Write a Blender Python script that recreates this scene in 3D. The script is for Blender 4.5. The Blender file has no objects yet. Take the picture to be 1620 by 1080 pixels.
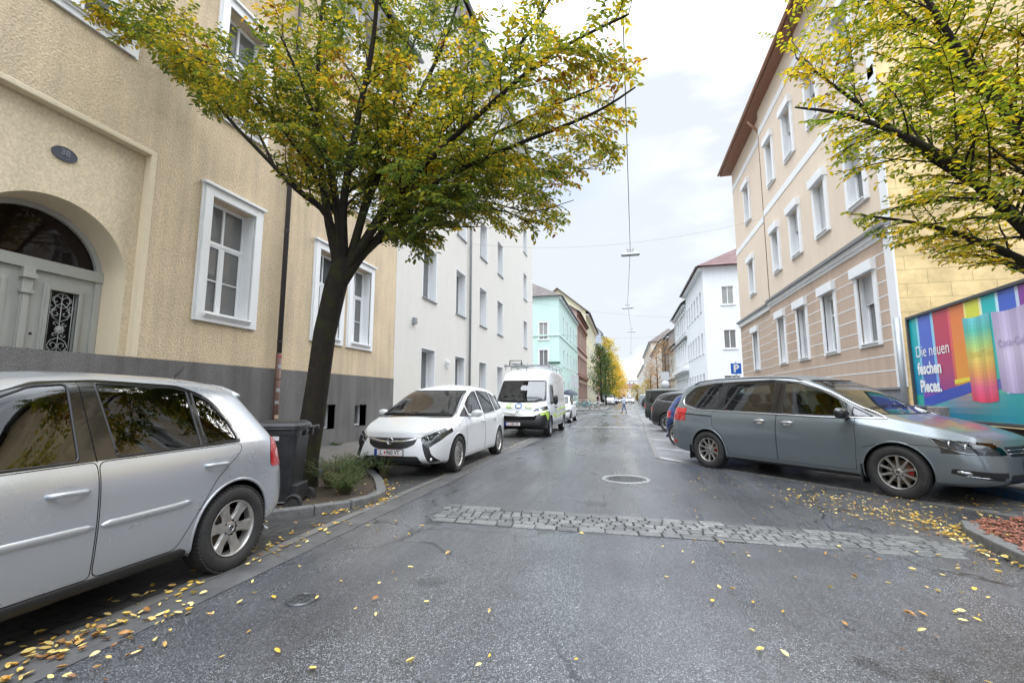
import bpy, bmesh, math, random
from mathutils import Vector, Matrix, noise
from mathutils.bvhtree import BVHTree
from mathutils.interpolate import poly_3d_calc
random.seed(7)
R = math.radians
C = bpy.context.scene.collection
SC = bpy.context.scene
# ------------------------------------------------------------------ camera
cam_d = bpy.data.cameras.new('camera'); cam_o = bpy.data.objects.new('camera', cam_d); C.objects.link(cam_o)
cam_d.sensor_width = 36; cam_d.lens = 16.0; cam_d.clip_end = 3000; cam_d.clip_start = 0.05
cam_o.location = (0, 0, 1.35); cam_o.rotation_euler = (R(90+7.05), 0, R(13.93)); SC.camera = cam_o
# ------------------------------------------------------------------ world
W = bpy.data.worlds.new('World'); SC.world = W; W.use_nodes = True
nt = W.node_tree; nt.nodes.clear()
def wn(t, **k):
    n = nt.nodes.new(t)
    for a, b in k.items(): setattr(n, a, b)
    return n
SUN_EL, SUN_AZ = 38, 25      # sun behind cloud, ahead and to the right
sky = wn('ShaderNodeTexSky', sky_type='NISHITA', sun_disc=False, sun_elevation=R(SUN_EL), sun_rotation=R(SUN_AZ))
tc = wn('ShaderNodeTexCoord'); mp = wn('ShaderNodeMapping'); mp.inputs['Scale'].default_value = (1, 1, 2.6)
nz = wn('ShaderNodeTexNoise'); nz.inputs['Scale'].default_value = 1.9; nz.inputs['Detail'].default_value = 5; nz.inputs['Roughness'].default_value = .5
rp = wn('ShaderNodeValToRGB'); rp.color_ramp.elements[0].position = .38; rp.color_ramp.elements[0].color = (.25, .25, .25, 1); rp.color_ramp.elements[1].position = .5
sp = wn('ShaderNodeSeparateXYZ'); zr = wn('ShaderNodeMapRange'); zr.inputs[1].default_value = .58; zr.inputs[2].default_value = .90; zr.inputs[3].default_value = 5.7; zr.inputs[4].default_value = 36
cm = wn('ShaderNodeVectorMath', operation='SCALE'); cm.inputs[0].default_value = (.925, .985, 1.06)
bk = wn('ShaderNodeMapRange'); bk.inputs[1].default_value = .25; bk.inputs[2].default_value = -.5; bk.inputs[3].default_value = 1.0; bk.inputs[4].default_value = 2.0  # added brightening of the sky behind the camera, lights fronts and door recess
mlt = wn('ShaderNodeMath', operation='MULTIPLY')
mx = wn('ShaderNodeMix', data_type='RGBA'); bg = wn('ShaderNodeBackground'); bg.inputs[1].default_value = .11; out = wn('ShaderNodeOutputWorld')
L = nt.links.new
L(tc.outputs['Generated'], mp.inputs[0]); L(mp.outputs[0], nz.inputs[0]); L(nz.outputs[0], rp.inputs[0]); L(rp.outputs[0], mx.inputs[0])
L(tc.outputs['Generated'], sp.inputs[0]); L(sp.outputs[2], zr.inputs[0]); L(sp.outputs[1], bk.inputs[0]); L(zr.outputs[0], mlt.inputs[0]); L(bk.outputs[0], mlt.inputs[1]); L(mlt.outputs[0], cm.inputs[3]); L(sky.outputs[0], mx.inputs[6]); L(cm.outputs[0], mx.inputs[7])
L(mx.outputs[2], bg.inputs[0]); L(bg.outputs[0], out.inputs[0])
sun_d = bpy.data.lights.new('sun', 'SUN'); sun_d.energy = .9; sun_d.angle = R(20); sun_d.color = (1, .98, .95)
sun_o = bpy.data.objects.new('sun', sun_d); C.objects.link(sun_o)
sun_o.rotation_euler = (R(90-SUN_EL), 0, R(180-SUN_AZ))
SC.view_settings.view_transform = 'Standard'; SC.view_settings.look = 'None'; SC.view_settings.gamma = 1
SC.view_settings.exposure = 0.58
try:
    SC.cycles.max_bounces = 6; SC.cycles.transparent_max_bounces = 12; SC.cycles.diffuse_bounces = 4
    SC.cycles.sample_clamp_indirect = 5
except Exception: pass
# ------------------------------------------------------------------ helpers
def tag(o, label=None, cat=None, group=None, kind=None):
    if label: o['label'] = label
    if cat: o['category'] = cat
    if group: o['group'] = group
    if kind: o['kind'] = kind
    return o
def empty(name, loc=(0,0,0), rz=0, label=None, cat=None, group=None):
    o = bpy.data.objects.new(name, None); C.objects.link(o); o.location = loc; o.rotation_euler = (0, 0, rz); o.empty_display_size = .1
    return tag(o, label, cat, group)
def copy_tree(o, parent=None):
    c = o.copy(); C.objects.link(c); c.parent = parent
    for ch in list(o.children): copy_tree(ch, c)
    return c
class MB:
    def __init__(s): s.v = []; s.f = []; s.m = []; s.sm = []
    def add(s, V, F, m=0, sm=False):
        b = len(s.v); s.v += [tuple(p) for p in V]
        for f in F: s.f.append([i+b for i in f]); s.m.append(m); s.sm.append(sm)
        return s
    def quad(s, a, b, c, d, m=0): return s.add([a, b, c, d], [(0, 1, 2, 3)], m)
    def box(s, c, d, rz=0, m=0, M=None):
        x, y, z = d[0]/2, d[1]/2, d[2]/2
        P = [Vector((i*x, j*y, k*z)) for i in (-1, 1) for j in (-1, 1) for k in (-1, 1)]
        Q = Matrix.Rotation(rz, 3, 'Z') if M is None else M
        P = [Q @ p + Vector(c) for p in P]
        return s.add(P, [(0, 1, 3, 2), (4, 6, 7, 5), (0, 4, 5, 1), (2, 3, 7, 6), (0, 2, 6, 4), (1, 5, 7, 3)], m)
    def bb(s, a, b, m=0):
        return s.box([(a[i]+b[i])/2 for i in range(3)], [abs(b[i]-a[i]) for i in range(3)], m=m)
    def tube(s, P, r, n=8, m=0, cap=True, flat=None):
        P = [Vector(p) for p in P]; k = len(P)
        if not hasattr(r, '__len__'): r = [r]*k
        V = []; t0 = (P[1]-P[0]).normalized(); a = t0.orthogonal().normalized()
        if flat: a = (Vector(flat) - t0*t0.dot(Vector(flat))).normalized()
        for i in range(k):
            t = (P[min(i+1, k-1)]-P[max(i-1, 0)])
            t = t.normalized() if t.length > 1e-9 else t0
            a = (a - t*a.dot(t)); a = a.normalized() if a.length > 1e-6 else t.orthogonal().normalized()
            b = t.cross(a)
            for j in range(n):
                w = 2*math.pi*j/n; V.append(P[i]+a*(math.cos(w)*r[i])+b*(math.sin(w)*r[i]))
        F = [(i*n+j, i*n+(j+1) % n, (i+1)*n+(j+1) % n, (i+1)*n+j) for i in range(k-1) for j in range(n)]
        if cap: F += [tuple(range(n-1, -1, -1)), tuple((k-1)*n+j for j in range(n))]
        return s.add(V, F, m, n > 4)
    def lathe(s, prof, n=24, axis='Z', c=(0, 0, 0), m=0, sm=True, close=False):
        V = []
        for r, h in prof:
            for j in range(n):
                w = 2*math.pi*j/n; x, y = r*math.cos(w), r*math.sin(w)
                p = (x, y, h) if axis == 'Z' else ((x, h, y) if axis == 'Y' else (h, x, y))
                V.append((p[0]+c[0], p[1]+c[1], p[2]+c[2]))
        k = len(prof); F = []
        for i in range(k-1):
            for j in range(n):
                q = (i*n+j, i*n+(j+1) % n, (i+1)*n+(j+1) % n, (i+1)*n+j)
                F.append(q if axis != 'Y' else q[::-1])
        return s.add(V, F, m, sm)
    def prism(s, poly, h0, h1, axis='Z', m=0):
        # poly in 2D; axis Z: (x,y); Y: (x,z); X: (y,z)
        n = len(poly)
        def P(p, h): return {'Z': (p[0], p[1], h), 'Y': (p[0], h, p[1]), 'X': (h, p[0], p[1])}[axis]
        V = [P(p, h0) for p in poly]+[P(p, h1) for p in poly]
        F = [tuple(range(n-1, -1, -1)), tuple(range(n, 2*n))]+[(i, (i+1) % n, n+(i+1) % n, n+i) for i in range(n)]
        return s.add(V, F, m)
    def mesh(s, name, mats, bevel=0):
        me = bpy.data.meshes.new(name); me.from_pydata(s.v, [], s.f)
        if not isinstance(mats, (list, tuple)): mats = [mats]
        for m in mats: me.materials.append(m)
        me.polygons.foreach_set('material_index', s.m); me.polygons.foreach_set('use_smooth', s.sm)
        bm = bmesh.new(); bm.from_mesh(me)
        if bevel:
            es = [e for e in bm.edges if len(e.link_faces) == 2 and e.calc_face_angle(0) > .6]
            bmesh.ops.bevel(bm, geom=es, offset=bevel, segments=2, affect='EDGES', profile=.5)
        bmesh.ops.recalc_face_normals(bm, faces=bm.faces)
        bm.to_mesh(me); bm.free(); me.update(); return me
    def build(s, name, mats, parent=None, loc=(0, 0, 0), rot=(0, 0, 0), bevel=0, recalc=True):
        return mobj(name, s.mesh(name, mats, bevel), parent, loc, rot)
def mobj(name, me, parent=None, loc=(0, 0, 0), rot=(0, 0, 0)):
    o = bpy.data.objects.new(name, me); C.objects.link(o); o.location = loc; o.rotation_euler = rot
    if parent: o.parent = parent
    return o
def struct(o): o['kind'] = 'structure'; return o
def text_mesh(s, size, bold=0, extrude=.002, align='CENTER', xs=1.0, space=1.0):
    cu = bpy.data.curves.new('t', 'FONT'); cu.body = s; cu.size = size; cu.offset = bold; cu.extrude = extrude
    cu.align_x = align; cu.align_y = 'CENTER'; cu.space_character = space; cu.resolution_u = 4
    o = bpy.data.objects.new('t', cu); C.objects.link(o); dg = bpy.context.evaluated_depsgraph_get()
    me = bpy.data.meshes.new_from_object(o.evaluated_get(dg)); C.objects.unlink(o); bpy.data.objects.remove(o)
    V = [(v.co.x*xs, v.co.y, v.co.z) for v in me.vertices]; F = [tuple(p.vertices) for p in me.polygons]
    bpy.data.meshes.remove(me); return V, F
# ------------------------------------------------------------------ materials
MT = {}
def pm(name, col, rough=.6, metal=0, noise=None, bump=None, coat=0, spec=.5, ior=1.5, dirt=None, flake=0, sub=0, stretch=None):
    """noise=(scale, amount, col2) bump=(scale, strength, distance) dirt=(col, z0, z1)"""
    if name in MT: return MT[name]
    m = bpy.data.materials.new(name); m.use_nodes = True; t = m.node_tree; b = t.nodes['Principled BSDF']; MT[name] = m
    b.inputs['Base Color'].default_value = (*col, 1); b.inputs['Roughness'].default_value = rough; b.inputs['Metallic'].default_value = metal
    b.inputs['Coat Weight'].default_value = coat; b.inputs['Coat Roughness'].default_value = .04; b.inputs['Specular IOR Level'].default_value = spec
    tcn = t.nodes.new('ShaderNodeTexCoord'); src = tcn.outputs['Object']
    if stretch:
        mm = t.nodes.new('ShaderNodeMapping'); mm.inputs['Scale'].default_value = stretch; t.links.new(src, mm.inputs[0]); src = mm.outputs[0]
    if noise:
        n = t.nodes.new('ShaderNodeTexNoise'); n.inputs['Scale'].default_value = noise[0]; n.inputs['Detail'].default_value = 6; n.inputs['Roughness'].default_value = .65
        r = t.nodes.new('ShaderNodeMapRange'); r.inputs[1].default_value = .3; r.inputs[2].default_value = .7
        r.inputs[4].default_value = noise[1]
        x = t.nodes.new('ShaderNodeMix'); x.data_type = 'RGBA'; c2 = noise[2] if len(noise) > 2 else tuple(c*.55 for c in col)
        x.inputs[6].default_value = (*col, 1); x.inputs[7].default_value = (*c2, 1)
        t.links.new(src, n.inputs[0]); t.links.new(n.outputs[0], r.inputs[0]); t.links.new(r.outputs[0], x.inputs[0]); t.links.new(x.outputs[2], b.inputs['Base Color'])
    if bump:
        n2 = t.nodes.new('ShaderNodeTexNoise'); n2.inputs['Scale'].default_value = bump[0]; n2.inputs['Detail'].default_value = 4
        bp = t.nodes.new('ShaderNodeBump'); bp.inputs['Strength'].default_value = bump[1]; bp.inputs['Distance'].default_value = bump[2] if len(bump) > 2 else .01
        t.links.new(src, n2.inputs[0]); t.links.new(n2.outputs[0], bp.inputs['Height']); t.links.new(bp.outputs[0], b.inputs['Normal'])
    return m
def N(t, typ, ins=None, **k):
    n = t.nodes.new(typ)
    for a, v in k.items(): setattr(n, a, v)
    for a, v in (ins or {}).items():
        if isinstance(v, bpy.types.NodeSocket): t.links.new(v, n.inputs[a])
        else: n.inputs[a].default_value = v
    return n
def newmat(name):
    m = bpy.data.materials.new(name); m.use_nodes = True; MT[name] = m; return m, m.node_tree, m.node_tree.nodes['Principled BSDF']
def paint(name, col, metal=.0, rough=.35, inner=(.03, .03, .033)):
    if name in MT: return MT[name]
    m, t, b = newmat(name)
    tcn = N(t, 'ShaderNodeTexCoord')
    n1 = N(t, 'ShaderNodeTexNoise', {'Vector': tcn.outputs['Object'], 'Scale': 3.0, 'Detail': 5.0})
    geo = N(t, 'ShaderNodeNewGeometry')
    # road grime low on the body
    s = N(t, 'ShaderNodeSeparateXYZ', {0: tcn.outputs['Object']})
    gr = N(t, 'ShaderNodeMapRange', {0: s.outputs[2], 1: .45, 2: .2, 3: 0.0, 4: .3})
    g2 = N(t, 'ShaderNodeMath', {0: gr.outputs[0], 1: n1.outputs[0]}, operation='MULTIPLY')
    x = N(t, 'ShaderNodeMix', {0: g2.outputs[0], 6: (*col, 1), 7: (.12, .11, .1, 1)}, data_type='RGBA')
    x2 = N(t, 'ShaderNodeMix', {0: geo.outputs['Backfacing'], 6: x.outputs[2], 7: (*inner, 1)}, data_type='RGBA')
    t.links.new(x2.outputs[2], b.inputs['Base Color'])
    rr = N(t, 'ShaderNodeMapRange', {0: n1.outputs[0], 1: .35, 2: .7, 3: rough-.02, 4: rough+.05}); t.links.new(rr.outputs[0], b.inputs['Roughness'])
    b.inputs['Metallic'].default_value = metal; b.inputs['Coat Weight'].default_value = .8; b.inputs['Coat Roughness'].default_value = .06
    if metal:
        f = N(t, 'ShaderNodeTexNoise', {'Vector': tcn.outputs['Object'], 'Scale': 900.0, 'Detail': 1.0})
        bp = N(t, 'ShaderNodeBump', {'Height': f.outputs[0], 'Strength': .06, 'Distance': .001}); t.links.new(bp.outputs[0], b.inputs['Normal'])
    return m
def glass(name, tint=(.3, .33, .32), ior=1.5, base=None):
    if name in MT: return MT[name]
    m, t, b = newmat(name); o = t.nodes['Material Output']
    fr = N(t, 'ShaderNodeFresnel', {'IOR': ior}); tr = N(t, 'ShaderNodeBsdfTransparent', {'Color': (*tint, 1)})
    gl = N(t, 'ShaderNodeBsdfGlossy', {'Color': (1, 1, 1, 1), 'Roughness': .015})
    mm = N(t, 'ShaderNodeMapRange', {0: fr.outputs[0], 3: .035, 4: 1.0})
    mxs = N(t, 'ShaderNodeMixShader', {0: mm.outputs[0], 1: tr.outputs[0], 2: gl.outputs[0]}); t.links.new(mxs.outputs[0], o.inputs[0]); return m
def pane_mat(name, col=(.03, .035, .04), ior=1.9, wav=.02):
    if name in MT: return MT[name]
    m, t, b = newmat(name); b.inputs['Base Color'].default_value = (*col, 1); b.inputs['Roughness'].default_value = .03; b.inputs['IOR'].default_value = ior
    tcn = N(t, 'ShaderNodeTexCoord'); n = N(t, 'ShaderNodeTexNoise', {'Vector': tcn.outputs['Object'], 'Scale': 1.3, 'Detail': 1.0})
    bp = N(t, 'ShaderNodeBump', {'Height': n.outputs[0], 'Strength': .25, 'Distance': wav}); t.links.new(bp.outputs[0], b.inputs['Normal']); return m
def emit(name, col, s):
    if name in MT: return MT[name]
    m, t, b = newmat(name); b.inputs['Emission Color'].default_value = (*col, 1); b.inputs['Emission Strength'].default_value = s; return m
def stucco(name, c1, c2, scale=60, bs=.6, dist=.02, stain=None, patchy=.5, rgh=.9):
    """rough-cast plaster with relief, patches of weathering and vertical run marks"""
    if name in MT: return MT[name]
    m, t, b = newmat(name); tcn = N(t, 'ShaderNodeTexCoord'); geo = N(t, 'ShaderNodeNewGeometry'); v = geo.outputs['Position']
    big = N(t, 'ShaderNodeTexNoise', {'Vector': v, 'Scale': .55, 'Detail': 6.0, 'Roughness': .6})
    mp2 = N(t, 'ShaderNodeMapping', {'Vector': v, 'Scale': (2.6, 2.6, .22)}); run = N(t, 'ShaderNodeTexNoise', {'Vector': mp2.outputs[0], 'Scale': 1.6, 'Detail': 5.0})
    a = N(t, 'ShaderNodeMath', {0: big.outputs[0], 1: run.outputs[0]}, operation='MULTIPLY')
    r = N(t, 'ShaderNodeMapRange', {0: a.outputs[0], 1: .16, 2: .36, 3: 0.0, 4: patchy})
    fine = N(t, 'ShaderNodeTexNoise', {'Vector': v, 'Scale': float(scale), 'Detail': 4.0, 'Roughness': .6})
    x = N(t, 'ShaderNodeMix', {0: r.outputs[0], 6: (*c1, 1), 7: (*c2, 1)}, data_type='RGBA')
    fr = N(t, 'ShaderNodeMapRange', {0: fine.outputs[0], 1: .35, 2: .65, 3: .82, 4: 1.08})
    sc = N(t, 'ShaderNodeVectorMath', {0: x.outputs[2], 'Scale': fr.outputs[0]}, operation='SCALE')
    t.links.new(sc.outputs[0], b.inputs['Base Color']); b.inputs['Roughness'].default_value = rgh; b.inputs['Specular IOR Level'].default_value = .25
    bp = N(t, 'ShaderNodeBump', {'Height': fine.outputs[0], 'Strength': bs, 'Distance': dist}); t.links.new(bp.outputs[0], b.inputs['Normal']); return m
M_white = pm('white_paint', (.78, .79, .8), .5, noise=(2, .25, (.62, .62, .6)))
M_frame = pm('window_frame_white', (.8, .81, .82), .35)
M_pane = pane_mat('pane_glass'); M_pane2 = pane_mat('pane_dim', (.14, .142, .14), 1.7)
M_pane3 = pane_mat('pane_curtain', (.3, .3, .28), 1.5)
M_dark = pm('dark_plastic', (.012, .012, .013), .45); M_rub = pm('rubber', (.016, .016, .017), .75, noise=(8, .7, (.045, .042, .038)), bump=(60, .3, .003))
M_black = pm('matt_black', (.006, .006, .006), .9, spec=.1); M_blackgl = pm('gloss_black', (.01, .01, .011), .12, coat=.6)
M_chrome = pm('chrome', (.75, .76, .78), .12, metal=1); M_alloy = pm('alloy', (.55, .54, .52), .3, metal=.85, noise=(6, .6, (.3, .27, .23)))
M_alloy2 = pm('alloy_dirty', (.50, .49, .47), .4, metal=.7, noise=(9, .6, (.24, .21, .18)))
M_steel = pm('steel', (.4, .41, .42), .4, metal=.8); M_zinc = pm('zinc', (.34, .36, .38), .5, metal=.5, noise=(3, .5, (.2, .21, .22)))
M_cg = glass('car_glass', (.42, .46, .44)); M_cgd = glass('car_glass_dark', (.18, .21, .2)); M_lens = glass('lamp_lens', (.8, .82, .84), 1.45)
M_red = pm('tail_red', (.45, .01, .012), .12, coat=.7); M_plate = pm('plate_white', (.75, .75, .75), .4); M_blue = pm('plate_blue', (.01, .05, .35), .4)
M_seat = pm('seat_cloth', (.025, .026, .028), .85); M_trim = pm('inner_trim', (.05, .05, .052), .8); M_txt = pm('text_black', (.01, .01, .01), .5)
M_disc = pm('brake_disc', (.22, .17, .12), .5, metal=.7); M_redcal = pm('red_paint', (.5, .02, .02), .4)
M_amber = pm('amber', (.6, .22, .02), .2); M_silverin = pm('lamp_silver', (.7, .72, .74), .18, metal=1)
# ------------------------------------------------------------------ car body surface
def wheel(parent, loc, side, Rw=.32, Wt=.215, spokes=6, rim_r=.21, alloy=None, style='wide', detail=True, calm=None, logo='vw'):
    """side=+1: outer face towards +y. barrel+disc > tyre, rim"""
    alloy = alloy or M_alloy
    n = 40 if detail else 24
    s = side; h = Wt/2
    w = MB()
    w.lathe([(rim_r*.97, -h*.8*s), (rim_r*.93, 0), (rim_r*.97, h*.6*s)], n, 'Y')
    w.lathe([(0, .0*s), (rim_r*.72, .0*s), (rim_r*.72, -.02*s), (0, -.02*s)], n, 'Y', m=1)
    w.lathe([(0, -h*.8*s), (rim_r*.97, -h*.8*s)], n, 'Y', m=0)
    if detail: w.box((rim_r*.55, .006*s, .02), (.055, .03, .09), m=2)
    wo = w.build('wheel', [M_black, M_disc, calm or M_dark], parent, loc)
    t = MB()
    prof = [(rim_r, h*.80*s), (rim_r+.012, h*.93*s), (rim_r+(Rw-rim_r)*.45, h*1.03*s), (Rw-.025, h*.97*s), (Rw-.006, h*.82*s), (Rw, h*.4*s), (Rw, 0), (Rw, -h*.4*s), (Rw-.006, -h*.82*s), (Rw-.03, -h*s), (rim_r, -h*.8*s)]
    t.lathe(prof, n+8, 'Y')
    if detail:
        for k in range(64):      # tread blocks at the shoulder
            a = 2*math.pi*k/64; M = Matrix.Rotation(-a, 3, 'Y')
            t.box((math.cos(a)*(Rw-.004), h*.72*s, math.sin(a)*(Rw-.004)), (.012, h*.42, .018), M=M)
            t.box((math.cos(a)*(Rw-.002), h*.1*s, math.sin(a)*(Rw-.002)), (.012, h*.6, .018), M=M)
    t.build('tyre', M_rub, wo)
    r = MB()
    r.lathe([(rim_r*1.0, h*.86*s), (rim_r*.985, h*.9*s), (rim_r*.95, h*.84*s), (rim_r*.93, h*.55*s), (rim_r*.92, h*.1*s)], n, 'Y')
    r.lathe([(0, h*.62*s), (.035, h*.62*s), (.05, h*.56*s), (.062, h*.45*s), (.07, h*.2*s)], 20, 'Y')
    for k in range(spokes):
        a = 2*math.pi*k/spokes + (.3 if style != 'wide' else .12); ca, sa = math.cos(a), math.sin(a)
        if style == 'wide': ws = [(.05, .042), (.5, .036), (.97, .052)]
        elif style == 'pair': ws = [(.05, .02), (.5, .017), (.97, .02)]
        else: ws = [(.05, .028), (.5, .017), (.97, .022)]
        V = []
        for fr, hw in ws:
            q = .045+(rim_r*.95-.045)*fr; yo = h*(.60-.05*fr+.16*fr*fr)*s
            for (dw, dy) in ((-1, -.022*s), (-.72, 0), (.72, 0), (1, -.022*s)):
                V.append((ca*q-sa*dw*hw, yo+dy, sa*q+ca*dw*hw))
        F = [(i*4+j, i*4+j+1, (i+1)*4+j+1, (i+1)*4+j) for i in range(2) for j in range(3)]
        r.add(V, F, 0, False)
    ro = r.build('rim', alloy, wo)
    if detail:
        for k in range(5):
            a = 2*math.pi*(k+.5)/5
            r2 = MB().lathe([(0, h*.60*s), (.008, h*.60*s), (.008, h*.4*s)], 8, 'Y', c=(math.cos(a)*.056, 0, math.sin(a)*.056)) if k == 0 else r2.lathe([(0, h*.60*s), (.008, h*.60*s), (.008, h*.4*s)], 8, 'Y', c=(math.cos(a)*.056, 0, math.sin(a)*.056))
        r2.build('wheel_nut', M_black, wo)
        if logo:
            g = MB(); emblem(g, logo, .026); g.build('wheel_emblem', [M_chrome, M_black], wo, (0, h*.64*s, 0), (R(90), 0, R(180 if s > 0 else 0)))
    return wo
def emblem(g, kind, r):
    """emblem in the local xy plane facing +z"""
    def strokes(lines, w):
        for P in lines:
            for a, b in zip(P[:-1], P[1:]):
                a = Vector((*a, 0)); b = Vector((*b, 0)); d = (b-a).normalized(); n = Vector((-d.y, d.x, 0))*w
                z0 = Vector((0, 0, .0)); z1 = Vector((0, 0, .12*r))
                g.add([a-n, b-n, b+n, a+n, a-n+z1, b-n+z1, b+n+z1, a+n+z1], [(4, 5, 6, 7), (0, 1, 5, 4), (1, 2, 6, 5), (2, 3, 7, 6), (3, 0, 4, 7)], 0)
    if kind == 'vw':
        g.lathe([(0, -.02*r), (r*.95, -.02*r)], 28, 'Z', m=1)
        g.lathe([(r, 0), (r*.97, .14*r), (r*.88, .14*r), (r*.86, 0)], 28, 'Z')
        strokes([[(-.34*r, .8*r), (0, .1*r), (.34*r, .8*r)], [(-.78*r, .42*r), (-.36*r, -.72*r), (0, .02*r), (.36*r, -.72*r), (.78*r, .42*r)]], .075*r)
    elif kind == 'bolt':
        g.lathe([(r, 0), (r*.97, .2*r), (r*.8, .2*r), (r*.78, 0)], 28, 'Z')
        g.add([(-1.25*r, .1*r, .1*r), (.25*r, .1*r, .1*r), (.1*r, .02*r, .1*r), (1.25*r, -.1*r, .1*r), (-.25*r, -.1*r, .1*r), (-.1*r, -.02*r, .1*r)], [(0, 5, 2, 1), (5, 4, 3, 2)], 0)
    elif kind == 'chev':
        for dz in (-.42*r, .22*r):
            V = [(-r, dz-.35*r, 0), (0, dz+.35*r, 0), (r, dz-.35*r, 0), (r, dz-.05*r, .1*r), (0, dz+.68*r, .1*r), (-r, dz-.05*r, .1*r)]
            g.add(V, [(0, 1, 4, 5), (1, 2, 3, 4)], 0)
def ROWS(st):
    x, zb, zs, zr, zt, w, yr = st
    r5 = (.95*w, zs); r6 = (yr, zr)
    k = .86; r5b = (r5[0]+(r6[0]-r5[0])*k, r5[1]+(r6[1]-r5[1])*k)
    return [(.88*w, zb), (.965*w, zb+.06), (.99*w, zb+.25*(zs-zb)), (w, zb+.6*(zs-zb)), (.985*w, zs-.07), r5, r5b, r6, (.55*yr, zr+(zt-zr)*.8), (0, zt)]
def car_surface(S, nose, tail, lvl, nb=None, tb=None):
    """S stations front->rear, nose/tail: 8 (dx, bulge) per row 0..7"""
    rings = []; V = []
    n = len(S)
    for i, st in enumerate(S):
        rw = ROWS(st); x = st[0]; ring = []
        def xo(j):
            if i == 0: return nose[min(j, 7)][0]
            if i == n-1: return tail[min(j, 7)][0]
            return 0
        def bo(j, f):
            if i == 0: return nose[min(j, 7)][1]*f
            if i == n-1: return tail[min(j, 7)][1]*f
            return 0
        for j in range(8): ring.append(len(V)); V.append((x+xo(j), rw[j][0], rw[j][1]))
        ring.append(len(V)); V.append((x+xo(8)+bo(8, .72), rw[8][0], rw[8][1]))
        ring.append(len(V)); V.append((x+xo(9)+bo(9, 1), 0, rw[9][1]))
        ring.append(len(V)); V.append((x+xo(8)+bo(8, .72), -rw[8][0], rw[8][1]))
        for j in range(7, -1, -1): ring.append(len(V)); V.append((x+xo(j), -rw[j][0], rw[j][1]))
        for f in (-.55, 0, .55): ring.append(len(V)); V.append((x+xo(0)+bo(0, 1 if f == 0 else .72), f*rw[0][0], rw[0][1]))
        rings.append(ring)
    F = []
    m = len(rings[0])
    for i in range(n-1):
        for j in range(m):
            F.append((rings[i][j], rings[i][(j+1) % m], rings[i+1][(j+1) % m], rings[i+1][j]))
    for i, tab, flip in ((0, nose, False), (n-1, tail, True)):
        ring = rings[i]; rw = ROWS(S[i]); x = S[i][0]
        Lr = [ring[j] for j in range(8)]; Rr = [ring[18-j] if False else ring[10+8-j] for j in range(8)]
        grid = [[Lr[0], ring[20+0] if False else ring[m-1], ring[m-2], ring[m-3], Rr[0]]]
        for j in range(1, 7):
            row = [Lr[j]]
            for f in (.55, 0, -.55):
                row.append(len(V)); V.append((x+tab[j][0]+tab[j][1]*(1 if f == 0 else .72), f*rw[j][0], rw[j][1]+.0))
            row.append(Rr[j]); grid.append(row)
        grid.append([Lr[7], ring[8], ring[9], ring[10], Rr[7]])
        for a in range(7):
            for b in range(4):
                q = (grid[a][b], grid[a][b+1], grid[a+1][b+1], grid[a+1][b])
                F.append(q if flip else q[::-1])
    me = bpy.data.meshes.new('cage'); me.from_pydata(V, [], F)
    bm = bmesh.new(); bm.from_mesh(me); bmesh.ops.recalc_face_normals(bm, faces=bm.faces); bm.to_mesh(me); bm.free()
    ca = me.attributes.new('crease_edge', 'FLOAT', 'EDGE'); cv = {}
    for ring in rings:
        for j, c_ in ((5, .55), (1, .5), (3, .25), (6, .2)): cv[ring[j]] = (j, 1, c_); cv[ring[18-j]] = (j, -1, c_)
    for e in me.edges:
        a, b = e.vertices
        if a in cv and b in cv and cv[a] == cv[b]: ca.data[e.index].value = cv[a][2]
    o = bpy.data.objects.new('cage', me); C.objects.link(o); md = o.modifiers.new('s', 'SUBSURF'); md.levels = lvl; md.render_levels = lvl
    dg = bpy.context.evaluated_depsgraph_get(); me2 = bpy.data.meshes.new_from_object(o.evaluated_get(dg))
    C.objects.unlink(o); bpy.data.objects.remove(o); bpy.data.meshes.remove(me)
    return me2
def rpoly(P, r=.04, n=4):
    """round the corners of a polygon; a point may be (x, y) or (x, y, radius)"""
    out = []; k = len(P)
    for i in range(k):
        p = Vector(P[i][:2]); a = Vector(P[i-1][:2]); b = Vector(P[(i+1) % k][:2]); rr = P[i][2] if len(P[i]) > 2 else r
        da, db = (a-p), (b-p); rr = min(rr, da.length*.48, db.length*.48)
        if rr < 1e-4: out.append(tuple(p)); continue
        q0, q1 = p+da.normalized()*rr, p+db.normalized()*rr
        for j in range(n+1):
            u = j/n; out.append(tuple(q0*(1-u)**2+p*2*u*(1-u)+q1*u*u))
    return out
def inpoly(x, y, P):
    c = False; j = len(P)-1
    for i in range(len(P)):
        xi, yi = P[i]; xj, yj = P[j]
        if (yi > y) != (yj > y) and x < (xj-xi)*(y-yi)/(yj-yi+1e-12)+xi: c = not c
        j = i
    return c
PROJ = {'side': (Vector((1, 0, 0)), Vector((0, 0, 1))), 'front': (Vector((0, 1, 0)), Vector((0, 0, 1))), 'rear': (Vector((0, 1, 0)), Vector((0, 0, 1))), 'top': (Vector((1, 0, 0)), Vector((0, 1, 0)))}
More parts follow.
